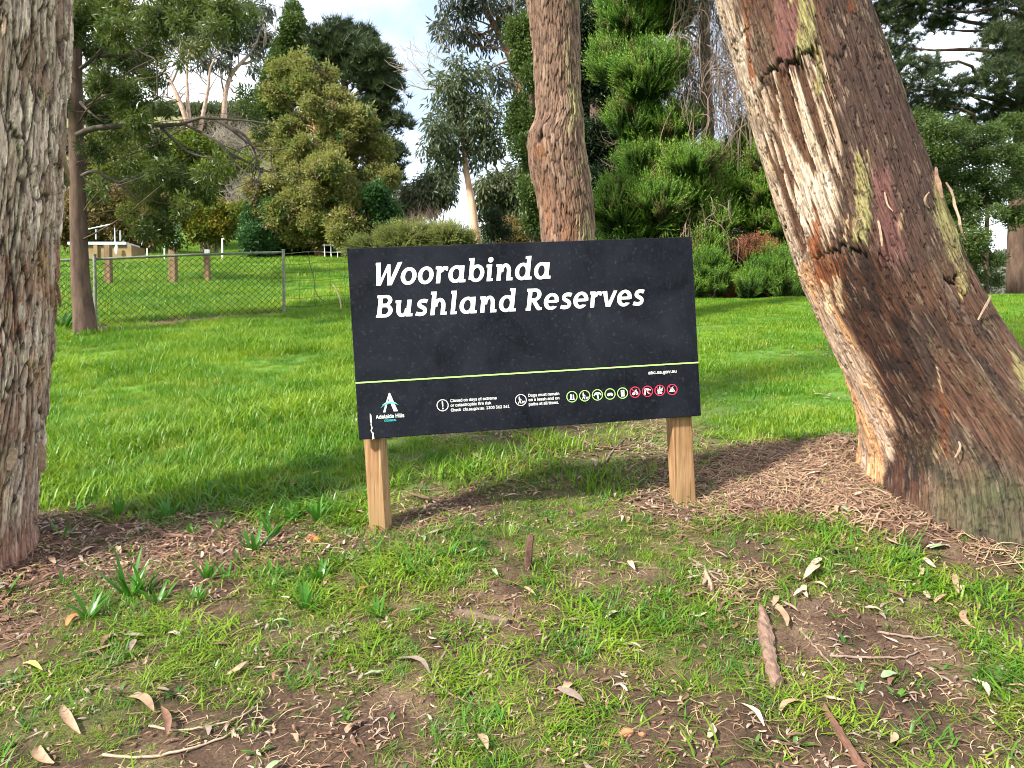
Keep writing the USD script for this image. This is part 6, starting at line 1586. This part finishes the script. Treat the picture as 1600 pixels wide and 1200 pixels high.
for k, (u, zz, lab) in enumerate([(0.05, -0.62, 'thin grass sprouting at the left side of the left post foot'), (2.12, -0.62, 'thin grass sprouting at the left side of the right post foot'), (2.25, -0.62, 'thin grass sprouting in front of the right post foot')]):
    q = bp([[u, zz, 0.03]])[0]
    tuft(0, 0, 12, 0.09, 0.006, lab, 350 + k, name='grass_tuft', R=0.05, mat=g_fresh, rise=(0.6, 0.99), pos=(q[0], q[1], 0))
WP = [(1243, 1163, 9, 0.075, 0.022, 0, 'broad leafed weed at the bottom, right of the bark slab'), (1562, 1068, 9, 0.11, 0.026, 0, 'largest broad leafed weed near the right border'), (1402, 1090, 7, 0.06, 0.018, 0, 'small weed with upright leaves by the green fallen leaf'), (1213, 925, 9, 0.08, 0.013, 1, 'dark narrow leafed weed left of the pale curled leaves'), (1247, 903, 9, 0.08, 0.014, 1, 'dark tufted weed touching the pale curled leaves'), (1312, 863, 7, 0.09, 0.022, 0, 'light weed with one upright leaf in the grass before the leaning trunk'),
      (1345, 1085, 8, 0.06, 0.016, 0, 'weed on bare soil in the right foreground'), (275, 1083, 10, 0.075, 0.018, 1, 'dark glossy rosette weed in the left foreground'), (467, 1068, 8, 0.075, 0.017, 0, 'weed with pale upright leaf left of centre at the bottom'), (500, 1032, 7, 0.06, 0.016, 0, 'small light weed on litter left of centre'), (187, 1086, 9, 0.075, 0.014, 0, 'narrow leafed weed in the left foreground'), (535, 1108, 8, 0.065, 0.013, 0, 'weed standing alone on reddish bare soil'),
      (329, 1000, 7, 0.07, 0.012, 1, 'dark slim leafed weed in the left grass'), (725, 1092, 8, 0.08, 0.016, 1, 'dark weed next to the thin crossing twig'), (757, 1126, 8, 0.06, 0.013, 0, 'low pale weed right of the thin crossing twig'), (922, 1116, 8, 0.065, 0.016, 1, 'round dark weed below the grey curled leaf'), (962, 1097, 8, 0.075, 0.016, 1, 'taller dark weed right of the grey curled leaf'), (862, 1140, 8, 0.07, 0.014, 0, 'weed with spiky leaves at the bottom centre'), (795, 912, 8, 0.06, 0.014, 1, 'low weed left of the charred stake'),
      (690, 1003, 9, 0.085, 0.015, 1, 'leafy dark weed left of the pale bark strip'), (816, 1030, 8, 0.06, 0.014, 0, 'weed on bare soil right of the pale bark strip'), (880, 1014, 8, 0.07, 0.013, 0, 'weed with long thin leaves right of centre'), (1470, 1045, 9, 0.065, 0.014, 0, 'low spreading weed on the right soil'), (1515, 1120, 9, 0.06, 0.016, 0, 'broad weed near the lower right corner'), (1180, 1165, 8, 0.055, 0.014, 0, 'weed left of the bottom broad leafed one'), (610, 1125, 7, 0.055, 0.014, 0, 'two leafed seedling weed on reddish soil'), (1470, 870, 9, 0.085, 0.012, 0, 'grassy weed close to the foot of the leaning trunk'), (1390, 985, 6, 0.05, 0.016, 0, 'small weed with round leaves above the long twig'), (985, 1180, 7, 0.05, 0.014, 0, 'weed beside the reddish stone'), (405, 1180, 8, 0.07, 0.02, 0, 'pale leafy weed at the lower left edge')]
for k, (px, py, n, L, W, dk, lab) in enumerate(WP):
    tuft(px, py, n, L, W, lab, 400 + k, name='weed', mat=weed_dk if dk else weed_m, rise=(0.15, 0.85), curl=(0.1, 0.8), R=0.012, cat='weed', tip=1.5)
r = np.random.default_rng(55)
n = 0
while n < 110:
    x, y = r.uniform(-3.6, 4.4), r.uniform(2.75, 5.6)
    u, w = to_px(np.array([x, y, float(ground(x, y))]))
    if not (0 < u < 1600 and 800 < w < 1230) or r.random() > 0.35 + 0.65 * float(sample(dens, np.array([x]), np.array([y]))[0]):
        continue
    tuft(0, 0, r.integers(5, 10), r.uniform(0.03, 0.07), r.uniform(0.008, 0.016), 'small green weed seedling growing in the bank before the sign', 600 + n, name='small_weed', mat=weed_m if r.random() < 0.6 else weed_dk, rise=(0.2, 0.9), curl=(0.1, 0.8), R=0.012, cat='weed', group='small weeds in the foreground grass', parts=False, tip=1.4, pos=(x, y, 0))
    n += 1

# fallen leaves ------------------------------------------------------------------------
LFM = [simple('leaf_tan', (0.27, 0.170, 0.105), 0.6, 0.3, 25, 0.35), simple('leaf_pale', (0.37, 0.275, 0.195), 0.6, 0.2, 25, 0.35), simple('leaf_brown', (0.13, 0.068, 0.042), 0.6, 0.35, 25, 0.35), simple('leaf_grey', (0.19, 0.145, 0.115), 0.6, 0.25, 25, 0.35), simple('leaf_greygreen', (0.17, 0.235, 0.12), 0.5, 0.2, 25, 0.4), simple('leaf_orange', (0.36, 0.120, 0.040), 0.6, 0.3, 25, 0.35), simple('leaf_yellow', (0.48, 0.42, 0.09), 0.55, 0.2, 25, 0.35)]

def fallen(p0, p1, W, seed, curl=None, lift=0.012):
    """A sickle shaped dry leaf lying between two ground points, edges curled up."""
    r = np.random.default_rng(seed)
    n = 9
    t = np.linspace(0, 1, n)
    p0, p1 = np.asarray(p0, float), np.asarray(p1, float)
    d = p1 - p0
    L = np.linalg.norm(d)
    s = np.array([-d[1], d[0], 0]) / L
    bow = r.normal() * 0.10 * L
    c = p0 + d * t[:, None] + s * (bow * np.sin(t * np.pi))[:, None]
    base = top(c[:, 0], c[:, 1])
    c[:, 2] = base.max() * 0.35 + base * 0.65 + lift + 0.012 * np.sin(t * np.pi) * r.uniform(-0.2, 1.2) + 0.008 * r.random()
    w = W / 2 * np.sin(np.clip(t, 0.03, 0.985) ** 0.8 * np.pi) ** 0.75 + 0.0012
    cu = (r.uniform(-0.2, 0.7) if curl is None else curl)
    tw = r.normal() * 0.35 * (t - 0.5)
    l = c + s * w[:, None]; rr = c - s * w[:, None]
    l[:, 2] += w * (cu + tw); rr[:, 2] += w * (cu - tw)
    v = np.stack([l, c, rr], 1).reshape(-1, 3)
    i = np.arange(n - 1) * 3
    return v, np.concatenate([np.stack([i, i + 1, i + 4, i + 3], 1), np.stack([i + 1, i + 2, i + 5, i + 4], 1)])

FL = [((1283, 878), (1266, 895), 0.040, 1, 'pale curled leaf at the top of the pale pile right of the sign'), ((1277, 888), (1256, 914), 0.055, 1, 'broad pale leaf in the middle of the pale pile right of the sign'), ((1258, 920), (1262, 945), 0.03, 1, 'pale leaf hanging lowest in the pale pile right of the sign'), ((1270, 916), (1292, 926), 0.03, 1, 'pale leaf at the right end of the pale pile right of the sign'), ((1262, 930), (1240, 940), 0.03, 1, 'pale leaf at the left end of the pale pile right of the sign'),
      ((1205, 945), (1230, 993), 0.035, 0, 'long tan leaf just above the bark slab'), ((1214, 935), (1208, 958), 0.03, 0, 'short tan leaf above the long one over the bark slab'), ((1224, 947), (1248, 965), 0.022, 0, 'narrow tan leaf right of the long tan leaf'), ((1352, 956), (1382, 967), 0.026, 1, 'pale leaf lying flat on dark soil in the right foreground'), ((1444, 876), (1462, 898), 0.034, 1, 'pale leaf standing on edge in front of the leaning trunk'),
      ((1366, 908), (1424, 914), 0.022, 1, 'long pale leaf across the grass in front of the leaning trunk'), ((1492, 902), (1498, 938), 0.028, 0, 'upright tan curled leaf near the right border'), ((1512, 955), (1524, 990), 0.03, 0, 'tan leaf pointing down near the right border'), ((1384, 846), (1412, 862), 0.026, 0, 'tan leaf below the mound of the leaning trunk'), ((1448, 862), (1474, 856), 0.028, 1, 'pale leaf in the grass close to the leaning trunk'), ((1446, 926), (1452, 942), 0.03, 1, 'small pale leaf beside two crossed tan leaves'),
      ((1460, 945), (1492, 936), 0.02, 0, 'tan leaf crossing another right of the pale upright one'), ((1472, 945), (1496, 955), 0.02, 0, 'tan leaf under the crossing one at the right'), ((1152, 1108), (1194, 1144), 0.026, 1, 'long pale narrow leaf left of the bottom broad leafed weed'), ((1219, 1122), (1262, 1106), 0.028, 0, 'tan curled leaf above the bottom broad leafed weed'), ((1288, 1096), (1322, 1104), 0.026, 1, 'pale leaf near the top of the long bark strip'), ((1518, 1072), (1545, 1098), 0.03, 1, 'pale leaf left of the largest broad leafed weed'),
      ((1426, 1064), (1441, 1069), 0.022, 6, 'small yellow leaf on the right soil'), ((1378, 1068), (1404, 1058), 0.045, 4, 'grey green oval leaf on the right soil'), ((984, 880), (992, 898), 0.035, 1, 'pale upright leaf below the right post'), ((946, 970), (966, 962), 0.03, 1, 'cream curled leaf in the grass right of centre'), ((569, 1062), (601, 1055), 0.026, 4, 'grey green leaf lying left of the thin crossing twig'), ((619, 1036), (672, 1062), 0.034, 3, 'long grey brown leaf left of the thin crossing twig'),
      ((748, 1160), (762, 1182), 0.032, 0, 'tan leaf at the bottom centre'), ((873, 1078), (912, 1108), 0.055, 3, 'broad grey curled leaf in the centre foreground'), ((884, 1066), (876, 1086), 0.04, 0, 'tan leaf tucked behind the broad grey curled one'), ((35, 1046), (66, 1054), 0.034, 6, 'yellow green leaf at the left border'), ((128, 1028), (178, 1012), 0.028, 0, 'long tan leaf in the left foreground grass'), ((190, 1003), (226, 1000), 0.035, 3, 'grey oval leaf in the left foreground grass'), ((205, 1008), (203, 1026), 0.03, 3, 'small grey leaf under the grey oval one'),
      ((202, 1096), (240, 1118), 0.045, 0, 'broad tan leaf at the lower left'), ((98, 1108), (125, 1158), 0.04, 0, 'tan leaf pointing down at the lower left'), ((60, 1172), (84, 1200), 0.045, 0, 'brown leaf at the bottom left corner'), ((262, 1158), (252, 1110), 0.032, 2, 'brown upright leaf at the lower left'), ((318, 823), (340, 830), 0.034, 0, 'tan curled leaf in the litter strip left of the sign'), ((260, 994), (284, 1000), 0.03, 1, 'pale leaf in the left grass'), ((560, 926), (578, 922), 0.035, 5, 'bright orange brown leaf in grass left of centre'), ((104, 990), (132, 966), 0.035, 5, 'red brown curled bark leaf beside the bulb plant at the left'),
      ((400, 872), (424, 880), 0.035, 0, 'tan leaf in the litter below the bright bulb clump'), ((1428, 575), (1434, 590), 0.0, 0, ''), ((640, 775), (700, 787), 0.03, 2, 'brown leaf behind the left post in the shadow'), ((788, 782), (810, 777), 0.03, 1, 'pale leaf under the sign in the shadow'), ((738, 708), (752, 722), 0.05, 1, 'big pale leaf in the grass behind the sign'), ((925, 720), (930, 735), 0.04, 3, 'grey leaf on the heap behind the sign'), ((1270, 702), (1292, 692), 0.0, 0, ''), ((1262, 748), (1284, 740), 0.04, 1, 'cream bark chip on the mound by the leaning trunk'), ((1336, 782), (1358, 776), 0.04, 1, 'white bark chip low on the mound by the leaning trunk')]
for k, (a, b, W, m, lab) in enumerate(FL):
    if W:
        top_mesh('fallen_leaf', fallen(onground(*a), onground(*b), W, 700 + k), LFM[m], lab, 'leaf', smooth=True)
r = np.random.default_rng(66)
n = 0
cols = [0, 0, 0, 1, 2, 2, 2, 3, 3, 4]
words = {0: 'tan', 1: 'pale', 2: 'dark brown', 3: 'grey brown', 4: 'grey green'}
while n < 200:
    x, y = r.uniform(-5, 5.2), r.uniform(2.75, 9.5)
    u, w = to_px(np.array([x, y, float(ground(x, y))]))
    lit = float(sample(litter, np.array([x]), np.array([y]), 0)[0])
    if not (0 < u < 1600 and 640 < w < 1230) or r.random() > (0.30 + 0.7 * lit) * (1 if y < 6 else 0.3) or ((x - 3.35) ** 2 + (y - 5.2) ** 2 < 0.9) or ((x + 3.42) ** 2 + (y - 4.53) ** 2 < 0.3):
        continue
    a = r.random() * 2 * np.pi
    L = r.uniform(0.04, 0.115)
    m = int(r.choice(cols))
    p0 = np.array([x, y, 0]); p1 = p0 + L * np.array([math.cos(a), math.sin(a), 0])
    top_mesh('fallen_leaf', fallen(p0, p1, L * r.uniform(0.16, 0.34), 900 + n), LFM[m], f'{words[m]} dry gum leaf lying loose on the ground around the sign', 'leaf', f'{words[m]} fallen gum leaves', smooth=True)
    n += 1

# sticks, bark and stones ----------------------------------------------------------------
stick_m = simple('stick_grey', (0.19, 0.135, 0.10), 0.85, 0.35, 20, 0.2, 0.4, 80)
stick_b = simple('stick_brown', (0.135, 0.078, 0.052), 0.85, 0.4, 20, 0.2, 0.4, 80)
stick_p = simple('stick_pale', (0.30, 0.22, 0.155), 0.8, 0.3, 20, 0.2, 0.3, 80)

def lay(pts, h=0.008):
    c = curve(np.array([onground(*p) for p in pts]), 18)
    base = top(c[:, 0], c[:, 1])
    c[:, 2] = gaussian_filter(base, 3) + h + np.maximum(0, base - gaussian_filter(base, 3)) * 0.5
    return c

ST = [([(229, 822), (250, 838), (272, 844), (306, 847)], 0.016, stick_b, 'thick dark brown branch in the litter strip left of the sign'), ([(125, 874), (150, 890), (183, 894)], 0.006, stick_p, 'pale curved twig in front of the left trunk'), ([(233, 1136), (292, 1142), (358, 1129), (404, 1104)], 0.0055, stick_p, 'long pale twig across the left foreground, upper one'), ([(160, 1182), (233, 1186), (300, 1174), (358, 1152), (378, 1136)], 0.0065, stick_p, 'long pale twig across the left foreground, lower one'),
      ([(10, 1067), (83, 1046), (131, 1028)], 0.006, stick_m, 'straight grey twig at the left border'), ([(747, 962), (741, 978), (733, 996)], 0.006, stick_p, 'short pale twig beside the pale bark strip'), ([(703, 1015), (680, 1063), (706, 1090), (760, 1110)], 0.006, stick_m, 'thin forked grey twig crossing the centre foreground'), ([(1250, 990), (1287, 1029), (1310, 1056)], 0.007, stick_m, 'straight twig slanting over dark soil right of the bark slab'), ([(1300, 1030), (1352, 1034), (1400, 1033), (1444, 1016)], 0.007, stick_m, 'long curved twig across the right soil'),
      ([(1372, 990), (1437, 1001), (1474, 997)], 0.007, stick_m, 'grey twig above the long curved one at the right'), ([(1124, 964), (1130, 948), (1142, 937), (1172, 916)], 0.011, stick_b, 'brown bent stick below the right post'), ([(1106, 838), (1128, 824), (1152, 811)], 0.012, stick_b, 'short brown stick at the foot of the right post'), ([(1076, 876), (1098, 890), (1130, 915), (1160, 912)], 0.008, stick_m, 'grey branched twig below the right post'), ([(1104, 1196), (1110, 1178), (1118, 1160)], 0.005, stick_p, 'pale upright twig at the bottom right of centre'),
      ([(1080, 885), (1140, 905), (1178, 906)], 0.006, stick_m, 'thin twig crossing the grey branched one'), ([(640, 790), (655, 812), (648, 850)], 0.006, stick_m, 'curved grey twig beside the left post'), ([(665, 775), (640, 800), (625, 830)], 0.006, stick_m, 'second curved grey twig beside the left post'), ([(650, 770), (690, 785), (700, 760)], 0.007, stick_b, 'brown twig in the shadow behind the left post'), ([(880, 975), (930, 968), (960, 960)], 0.006, stick_m, 'thin level twig on bare soil right of centre'),
      ([(130, 700), (155, 682), (180, 655)], 0.007, stick_b, 'dark bent twig in the lawn near the left trunk'), ([(255, 735), (290, 748), (310, 757)], 0.008, stick_m, 'grey stick in the lawn edge left of the sign'), ([(245, 598), (280, 602)], 0.01, stick_p, 'short pale stick in the middle of the lawn'), ([(265, 635), (282, 648)], 0.012, stick_p, 'pale stick end in the lawn'), ([(905, 690), (960, 705), (1000, 700)], 0.012, stick_b, 'dark stick on the heap behind the sign'), ([(818, 676), (832, 692), (846, 702), (872, 712)], 0.017, stick_b, 'dark broken branch lying in the grass behind the sign'), ([(940, 730), (965, 700), (975, 690)], 0.009, stick_m, 'leaning twig on the heap behind the sign'),
      ([(1150, 730), (1180, 745), (1190, 765)], 0.007, stick_m, 'grey twig on the mound right of the right post'), ([(1110, 715), (1140, 722), (1175, 735)], 0.008, stick_b, 'dark twig right of the right post'), ([(1260, 1100), (1240, 1060), (1252, 1030)], 0.004, stick_m, 'thin curved twig left of the slanting one')]
for k, (p, rad, m, lab) in enumerate(ST):
    c = lay(p, rad * 1.2)
    rr = np.random.default_rng(k)
    c += rr.normal(size=c.shape) * rad * 0.35
    top_mesh('twig' if rad < 0.009 else 'stick', tube(c, np.linspace(rad, rad * 0.5, len(c)) * (0.85 + 0.3 * rr.random(len(c))), 7), m, lab, 'twig' if rad < 0.009 else 'stick', smooth=True)

def slab(pts_l, pts_r, th, seed, lift=0.012, rough=0.006):
    """A piece of bark between two edges given in pixels of the photograph."""
    n, m = 22, 7
    l, r_ = curve(np.array([onground(*p) for p in pts_l]), n), curve(np.array([onground(*p) for p in pts_r]), n)
    rr = np.random.default_rng(seed)
    wd = np.linalg.norm(r_ - l, axis=1, keepdims=True)
    l = l + (r_ - l) * (rr.random((n, 1)) * 0.24)
    r_ = r_ - (r_ - l) * (rr.random((n, 1)) * 0.24)
    t = np.linspace(0, 1, m)
    g = l[:, None] * (1 - t)[None, :, None] + r_[:, None] * t[None, :, None]
    base = top(g[..., 0], g[..., 1])
    arch = th * 1.2 * np.sin(t * np.pi)[None]
    nz = (fbm2(g[..., 0] * 60, g[..., 1] * 60, 3, seed) - 0.5) * 2 * rough + (noise2(t[None] * 9 + 0 * base, base * 0 + seed, seed + 1) - 0.5) * rough * 1.5
    up = g.copy(); up[..., 2] = gaussian_filter(base, 2) + lift + th + arch + nz
    dn = g.copy(); dn[..., 2] = gaussian_filter(base, 2) - 0.01
    i = np.arange(n * m).reshape(n, m)
    q = np.stack([i[:-1, :-1], i[:-1, 1:], i[1:, 1:], i[1:, :-1]], -1).reshape(-1, 4)
    per = np.r_[i[0, :], i[1:, -1], i[-1, ::-1][1:], i[::-1, 0][1:-1]]
    side = np.stack([per, per + n * m, np.roll(per, -1) + n * m, np.roll(per, -1)], 1)
    return np.vstack([up.reshape(-1, 3), dn.reshape(-1, 3)]), np.vstack([q, q[:, ::-1] + n * m, side])

bark_slab_m = simple('bark_slab', (0.17, 0.108, 0.080), 0.9, 0.5, 1.0, 0.2, 0.8, 1.6, (70, 14, 40))
top_mesh('bark_piece', slab([(1184, 960), (1182, 990), (1190, 1040), (1206, 1085)], [(1196, 962), (1208, 992), (1216, 1040), (1227, 1078)], 0.016, 3), bark_slab_m, 'thick grey brown slab of bark lying in the right foreground', 'bark', smooth=40)
top_mesh('bark_strip', slab([(1284, 1118), (1312, 1162), (1345, 1215)], [(1292, 1115), (1322, 1158), (1360, 1210)], 0.010, 5), simple('bark_red_brown', (0.12, 0.062, 0.042), 0.9, 0.4, 1.0, 0.2, 0.6, 1.6, (60, 14, 40)), 'long red brown bark strip running off the bottom right', 'bark', smooth=40)
top_mesh('bark_strip', slab([(708, 960), (730, 968), (756, 976), (792, 980)], [(716, 956), (738, 958), (764, 966), (796, 976)], 0.006, 6), simple('frayed_bark', (0.125, 0.088, 0.060), 0.9, 0.5, 1.0, 0.2, 0.8, 1.6, (60, 60, 60)), 'pale frayed bark strip on bare soil in the centre', 'bark', smooth=40)
top_mesh('bark_strip', slab([(1098, 902), (1106, 918), (1110, 934)], [(1104, 900), (1113, 914), (1115, 932)], 0.008, 7), strip_pale, 'small curved bark strip below the right post', 'bark', smooth=40)
top_mesh('bark_strip', slab([(1352, 745), (1380, 748), (1402, 756)], [(1358, 740), (1386, 742), (1404, 750)], 0.014, 8), strip_pale, 'cream bark plates against the foot of the leaning trunk', 'bark', smooth=40)
top_mesh('bark_piece', slab([(480, 845), (500, 850)], [(482, 840), (502, 844)], 0.008, 10), LFM[5], 'flat orange brown bark chip beside the left post litter', 'bark', smooth=40)
p = onground(823, 890)
q = at(830, 836, p[1] + 0.04)
v, f = tube(curve([p - [0, 0, 0.08], p * 0.5 + q * 0.5, q], 8), np.linspace(0.027, 0.020, 8), 5)
v = v + (fbm2(v[:, 0] * 80, v[:, 2] * 30, 2, 4)[:, None] - 0.5) * 0.012
top_mesh('stake_stump', (v, f), simple('charred_wood', (0.085, 0.045, 0.032), 0.9, 0.5, 25, 0.2, 0.7, 60), 'broken charred wooden stake standing in the grass before the sign', 'stake', smooth=40)
stone_m = simple('red_stone', (0.30, 0.135, 0.065), 0.85, 0.3, 30, 0.2, 0.5, 90)
for k, (px, py, s, lab) in enumerate([(979, 1148, 0.028, 'rounded reddish stone in the bare soil at the bottom'), (566, 928, 0.016, 'small orange stone in the grass left of centre'), (1003, 1152, 0.014, 'tiny red stone right of the rounded reddish one'), (945, 1165, 0.013, 'tiny red stone left of the rounded reddish one')]):
    b = trimesh.creation.icosphere(3, 1.0)
    v = np.array(b.vertices)
    v = v * (0.8 + 0.5 * meshkit.fbm(v * 1.7 + k * 9, 3, 5)[:, None]) * [1, 0.85, 0.65] * s
    g = onground(px, py)
    top_mesh('stone', (v + [g[0], g[1], gz_(g[0], g[1]) + s * 0.25], np.array(b.faces)), stone_m, lab, 'stone', smooth=True)

# litter: shed bark fibres, leaf bits and twiglets --------------------------------------------
def fibre(L, W, seed):
    r = np.random.default_rng(seed)
    n = 5
    t = np.linspace(-0.5, 0.5, n)
    c = np.stack([t * L, r.normal() * 0.12 * L * (1 - (2 * t) ** 2), 0.004 + 0.012 * (1 - (2 * t) ** 2) * r.uniform(-0.3, 1.0)], 1)
    w = W / 2 * (1 - 0.7 * np.abs(2 * t) ** 2)
    v = np.concatenate([c + [0, 1, 0.3] * w[:, None], c - [0, 1, -0.3] * w[:, None]])
    i = np.arange(n - 1)
    return v, np.stack([i, i + n, i + n + 1, i + 1], 1)

def fibs(k, L, W, seed, R=0.07):
    r = np.random.default_rng(seed)
    ms = []
    for q in range(k):
        v, f = fibre(L * r.uniform(0.4, 1.3), W * r.uniform(0.6, 1.4), seed * 50 + q)
        a = r.normal() * 0.9
        R_ = np.array([[math.cos(a), -math.sin(a), 0], [math.sin(a), math.cos(a), 0], [0, 0, 1]])
        tl = r.normal() * 0.12
        v = v @ R_.T
        v[:, 2] += v[:, 0] * tl
        ms.append((v + [*(r.normal(size=2) * R), r.uniform(0, 0.012)], f))
    return join(*ms)

def litter_field(name, field, protos, weights, step, gain, label, seed, y0=2.3, y1=14.0, x0=-6.5, x1=6.0, smin=0.7, smax=1.3):
    r = np.random.default_rng(seed)
    X, Y = np.meshgrid(np.arange(x0, x1, step), np.arange(y0, y1, step))
    X = X.ravel() + (r.random(X.size) - 0.5) * step * 1.4
    Y = Y.ravel() + (r.random(Y.size) - 0.5) * step * 1.4
    k = field(X, Y) * gain > r.random(X.size)
    k &= np.abs(X) < 0.80 * Y + 0.6
    X, Y = X[k], Y[k]
    q = tilt_quat(normals(X, Y), r.random(X.size) * 2 * np.pi)
    w = np.array(weights, float)
    scatter('/World/' + name, protos, r.choice(len(protos), X.size, p=w / w.sum()), np.stack([X, Y, top(X, Y)], 1), q, r.uniform(smin, smax, X.size), label=label, cat='litter')
    return len(X)

fm = [simple('fibre_red', (0.18, 0.098, 0.060), 0.9, 0.3, 9), simple('fibre_tan', (0.25, 0.155, 0.10), 0.9, 0.3, 9), simple('fibre_dark', (0.072, 0.040, 0.028), 0.9, 0.3, 9), simple('fibre_straw', (0.33, 0.24, 0.145), 0.9, 0.25, 9)]
FB = [(fibs(7, 0.13, 0.006, 1), fm[0], None), (fibs(6, 0.12, 0.007, 2), fm[1], None), (fibs(6, 0.12, 0.007, 3), fm[2], None), (fibs(6, 0.15, 0.004, 4), fm[3], None)]
LB = [(fibs(5, 0.055, 0.012, 11), LFM[0], None), (fibs(5, 0.055, 0.012, 12), LFM[2], None), (fibs(4, 0.05, 0.013, 13), LFM[3], None), (fibs(7, 0.11, 0.005, 14), fm[2], None), (fibs(6, 0.12, 0.0035, 15), fm[3], None), (fibs(3, 0.05, 0.012, 16), LFM[1], None), (fibs(6, 0.09, 0.006, 17), fm[0], None)]
litter_field('bark_litter', lambda X, Y: sample(litter, X, Y, 0) * sstep(0.9, 1.5, X), FB, [4, 3, 2.5, 2], 0.045, 1.0, 'red brown shed bark fibres heaped round the foot of the leaning trunk', 71)
litter_field('leaf_litter', lambda X, Y: sample(litter, X, Y, 0) * (1 - sstep(0.9, 1.5, X)), LB, [0.8, 3, 1.0, 5, 1.6, 0.3, 3], 0.046, 0.95, 'dark mat of dead leaves, bark bits and twigs by the left trunk and sign', 72, x0=-9.5, y1=17)
litter_field('lawn_litter', lambda X, Y: 0.10 + 0.5 * sstep(0.55, 0.75, fbm2(X * 0.9, Y * 0.9, 3, 88)), LB, [3, 2, 2, 2, 3, 2, 2], 0.17, 0.55, 'scattered dead leaf bits lying in the lawn grass', 74, y0=5.2, y1=13, x0=-7, x1=5, smin=0.9, smax=1.6)
litter_field('leaf_crumbs', lambda X, Y: 0.30 * (1 - sample(lawn, X, Y, 0)) + 0.25 * sample(bare, X, Y, 0), LB, [2, 3, 2, 3, 2.4, 0.5, 3], 0.052, 0.95, 'scattered bits of dead leaf and bark over the bank in front', 73, y1=6.8, smin=0.45, smax=0.95)
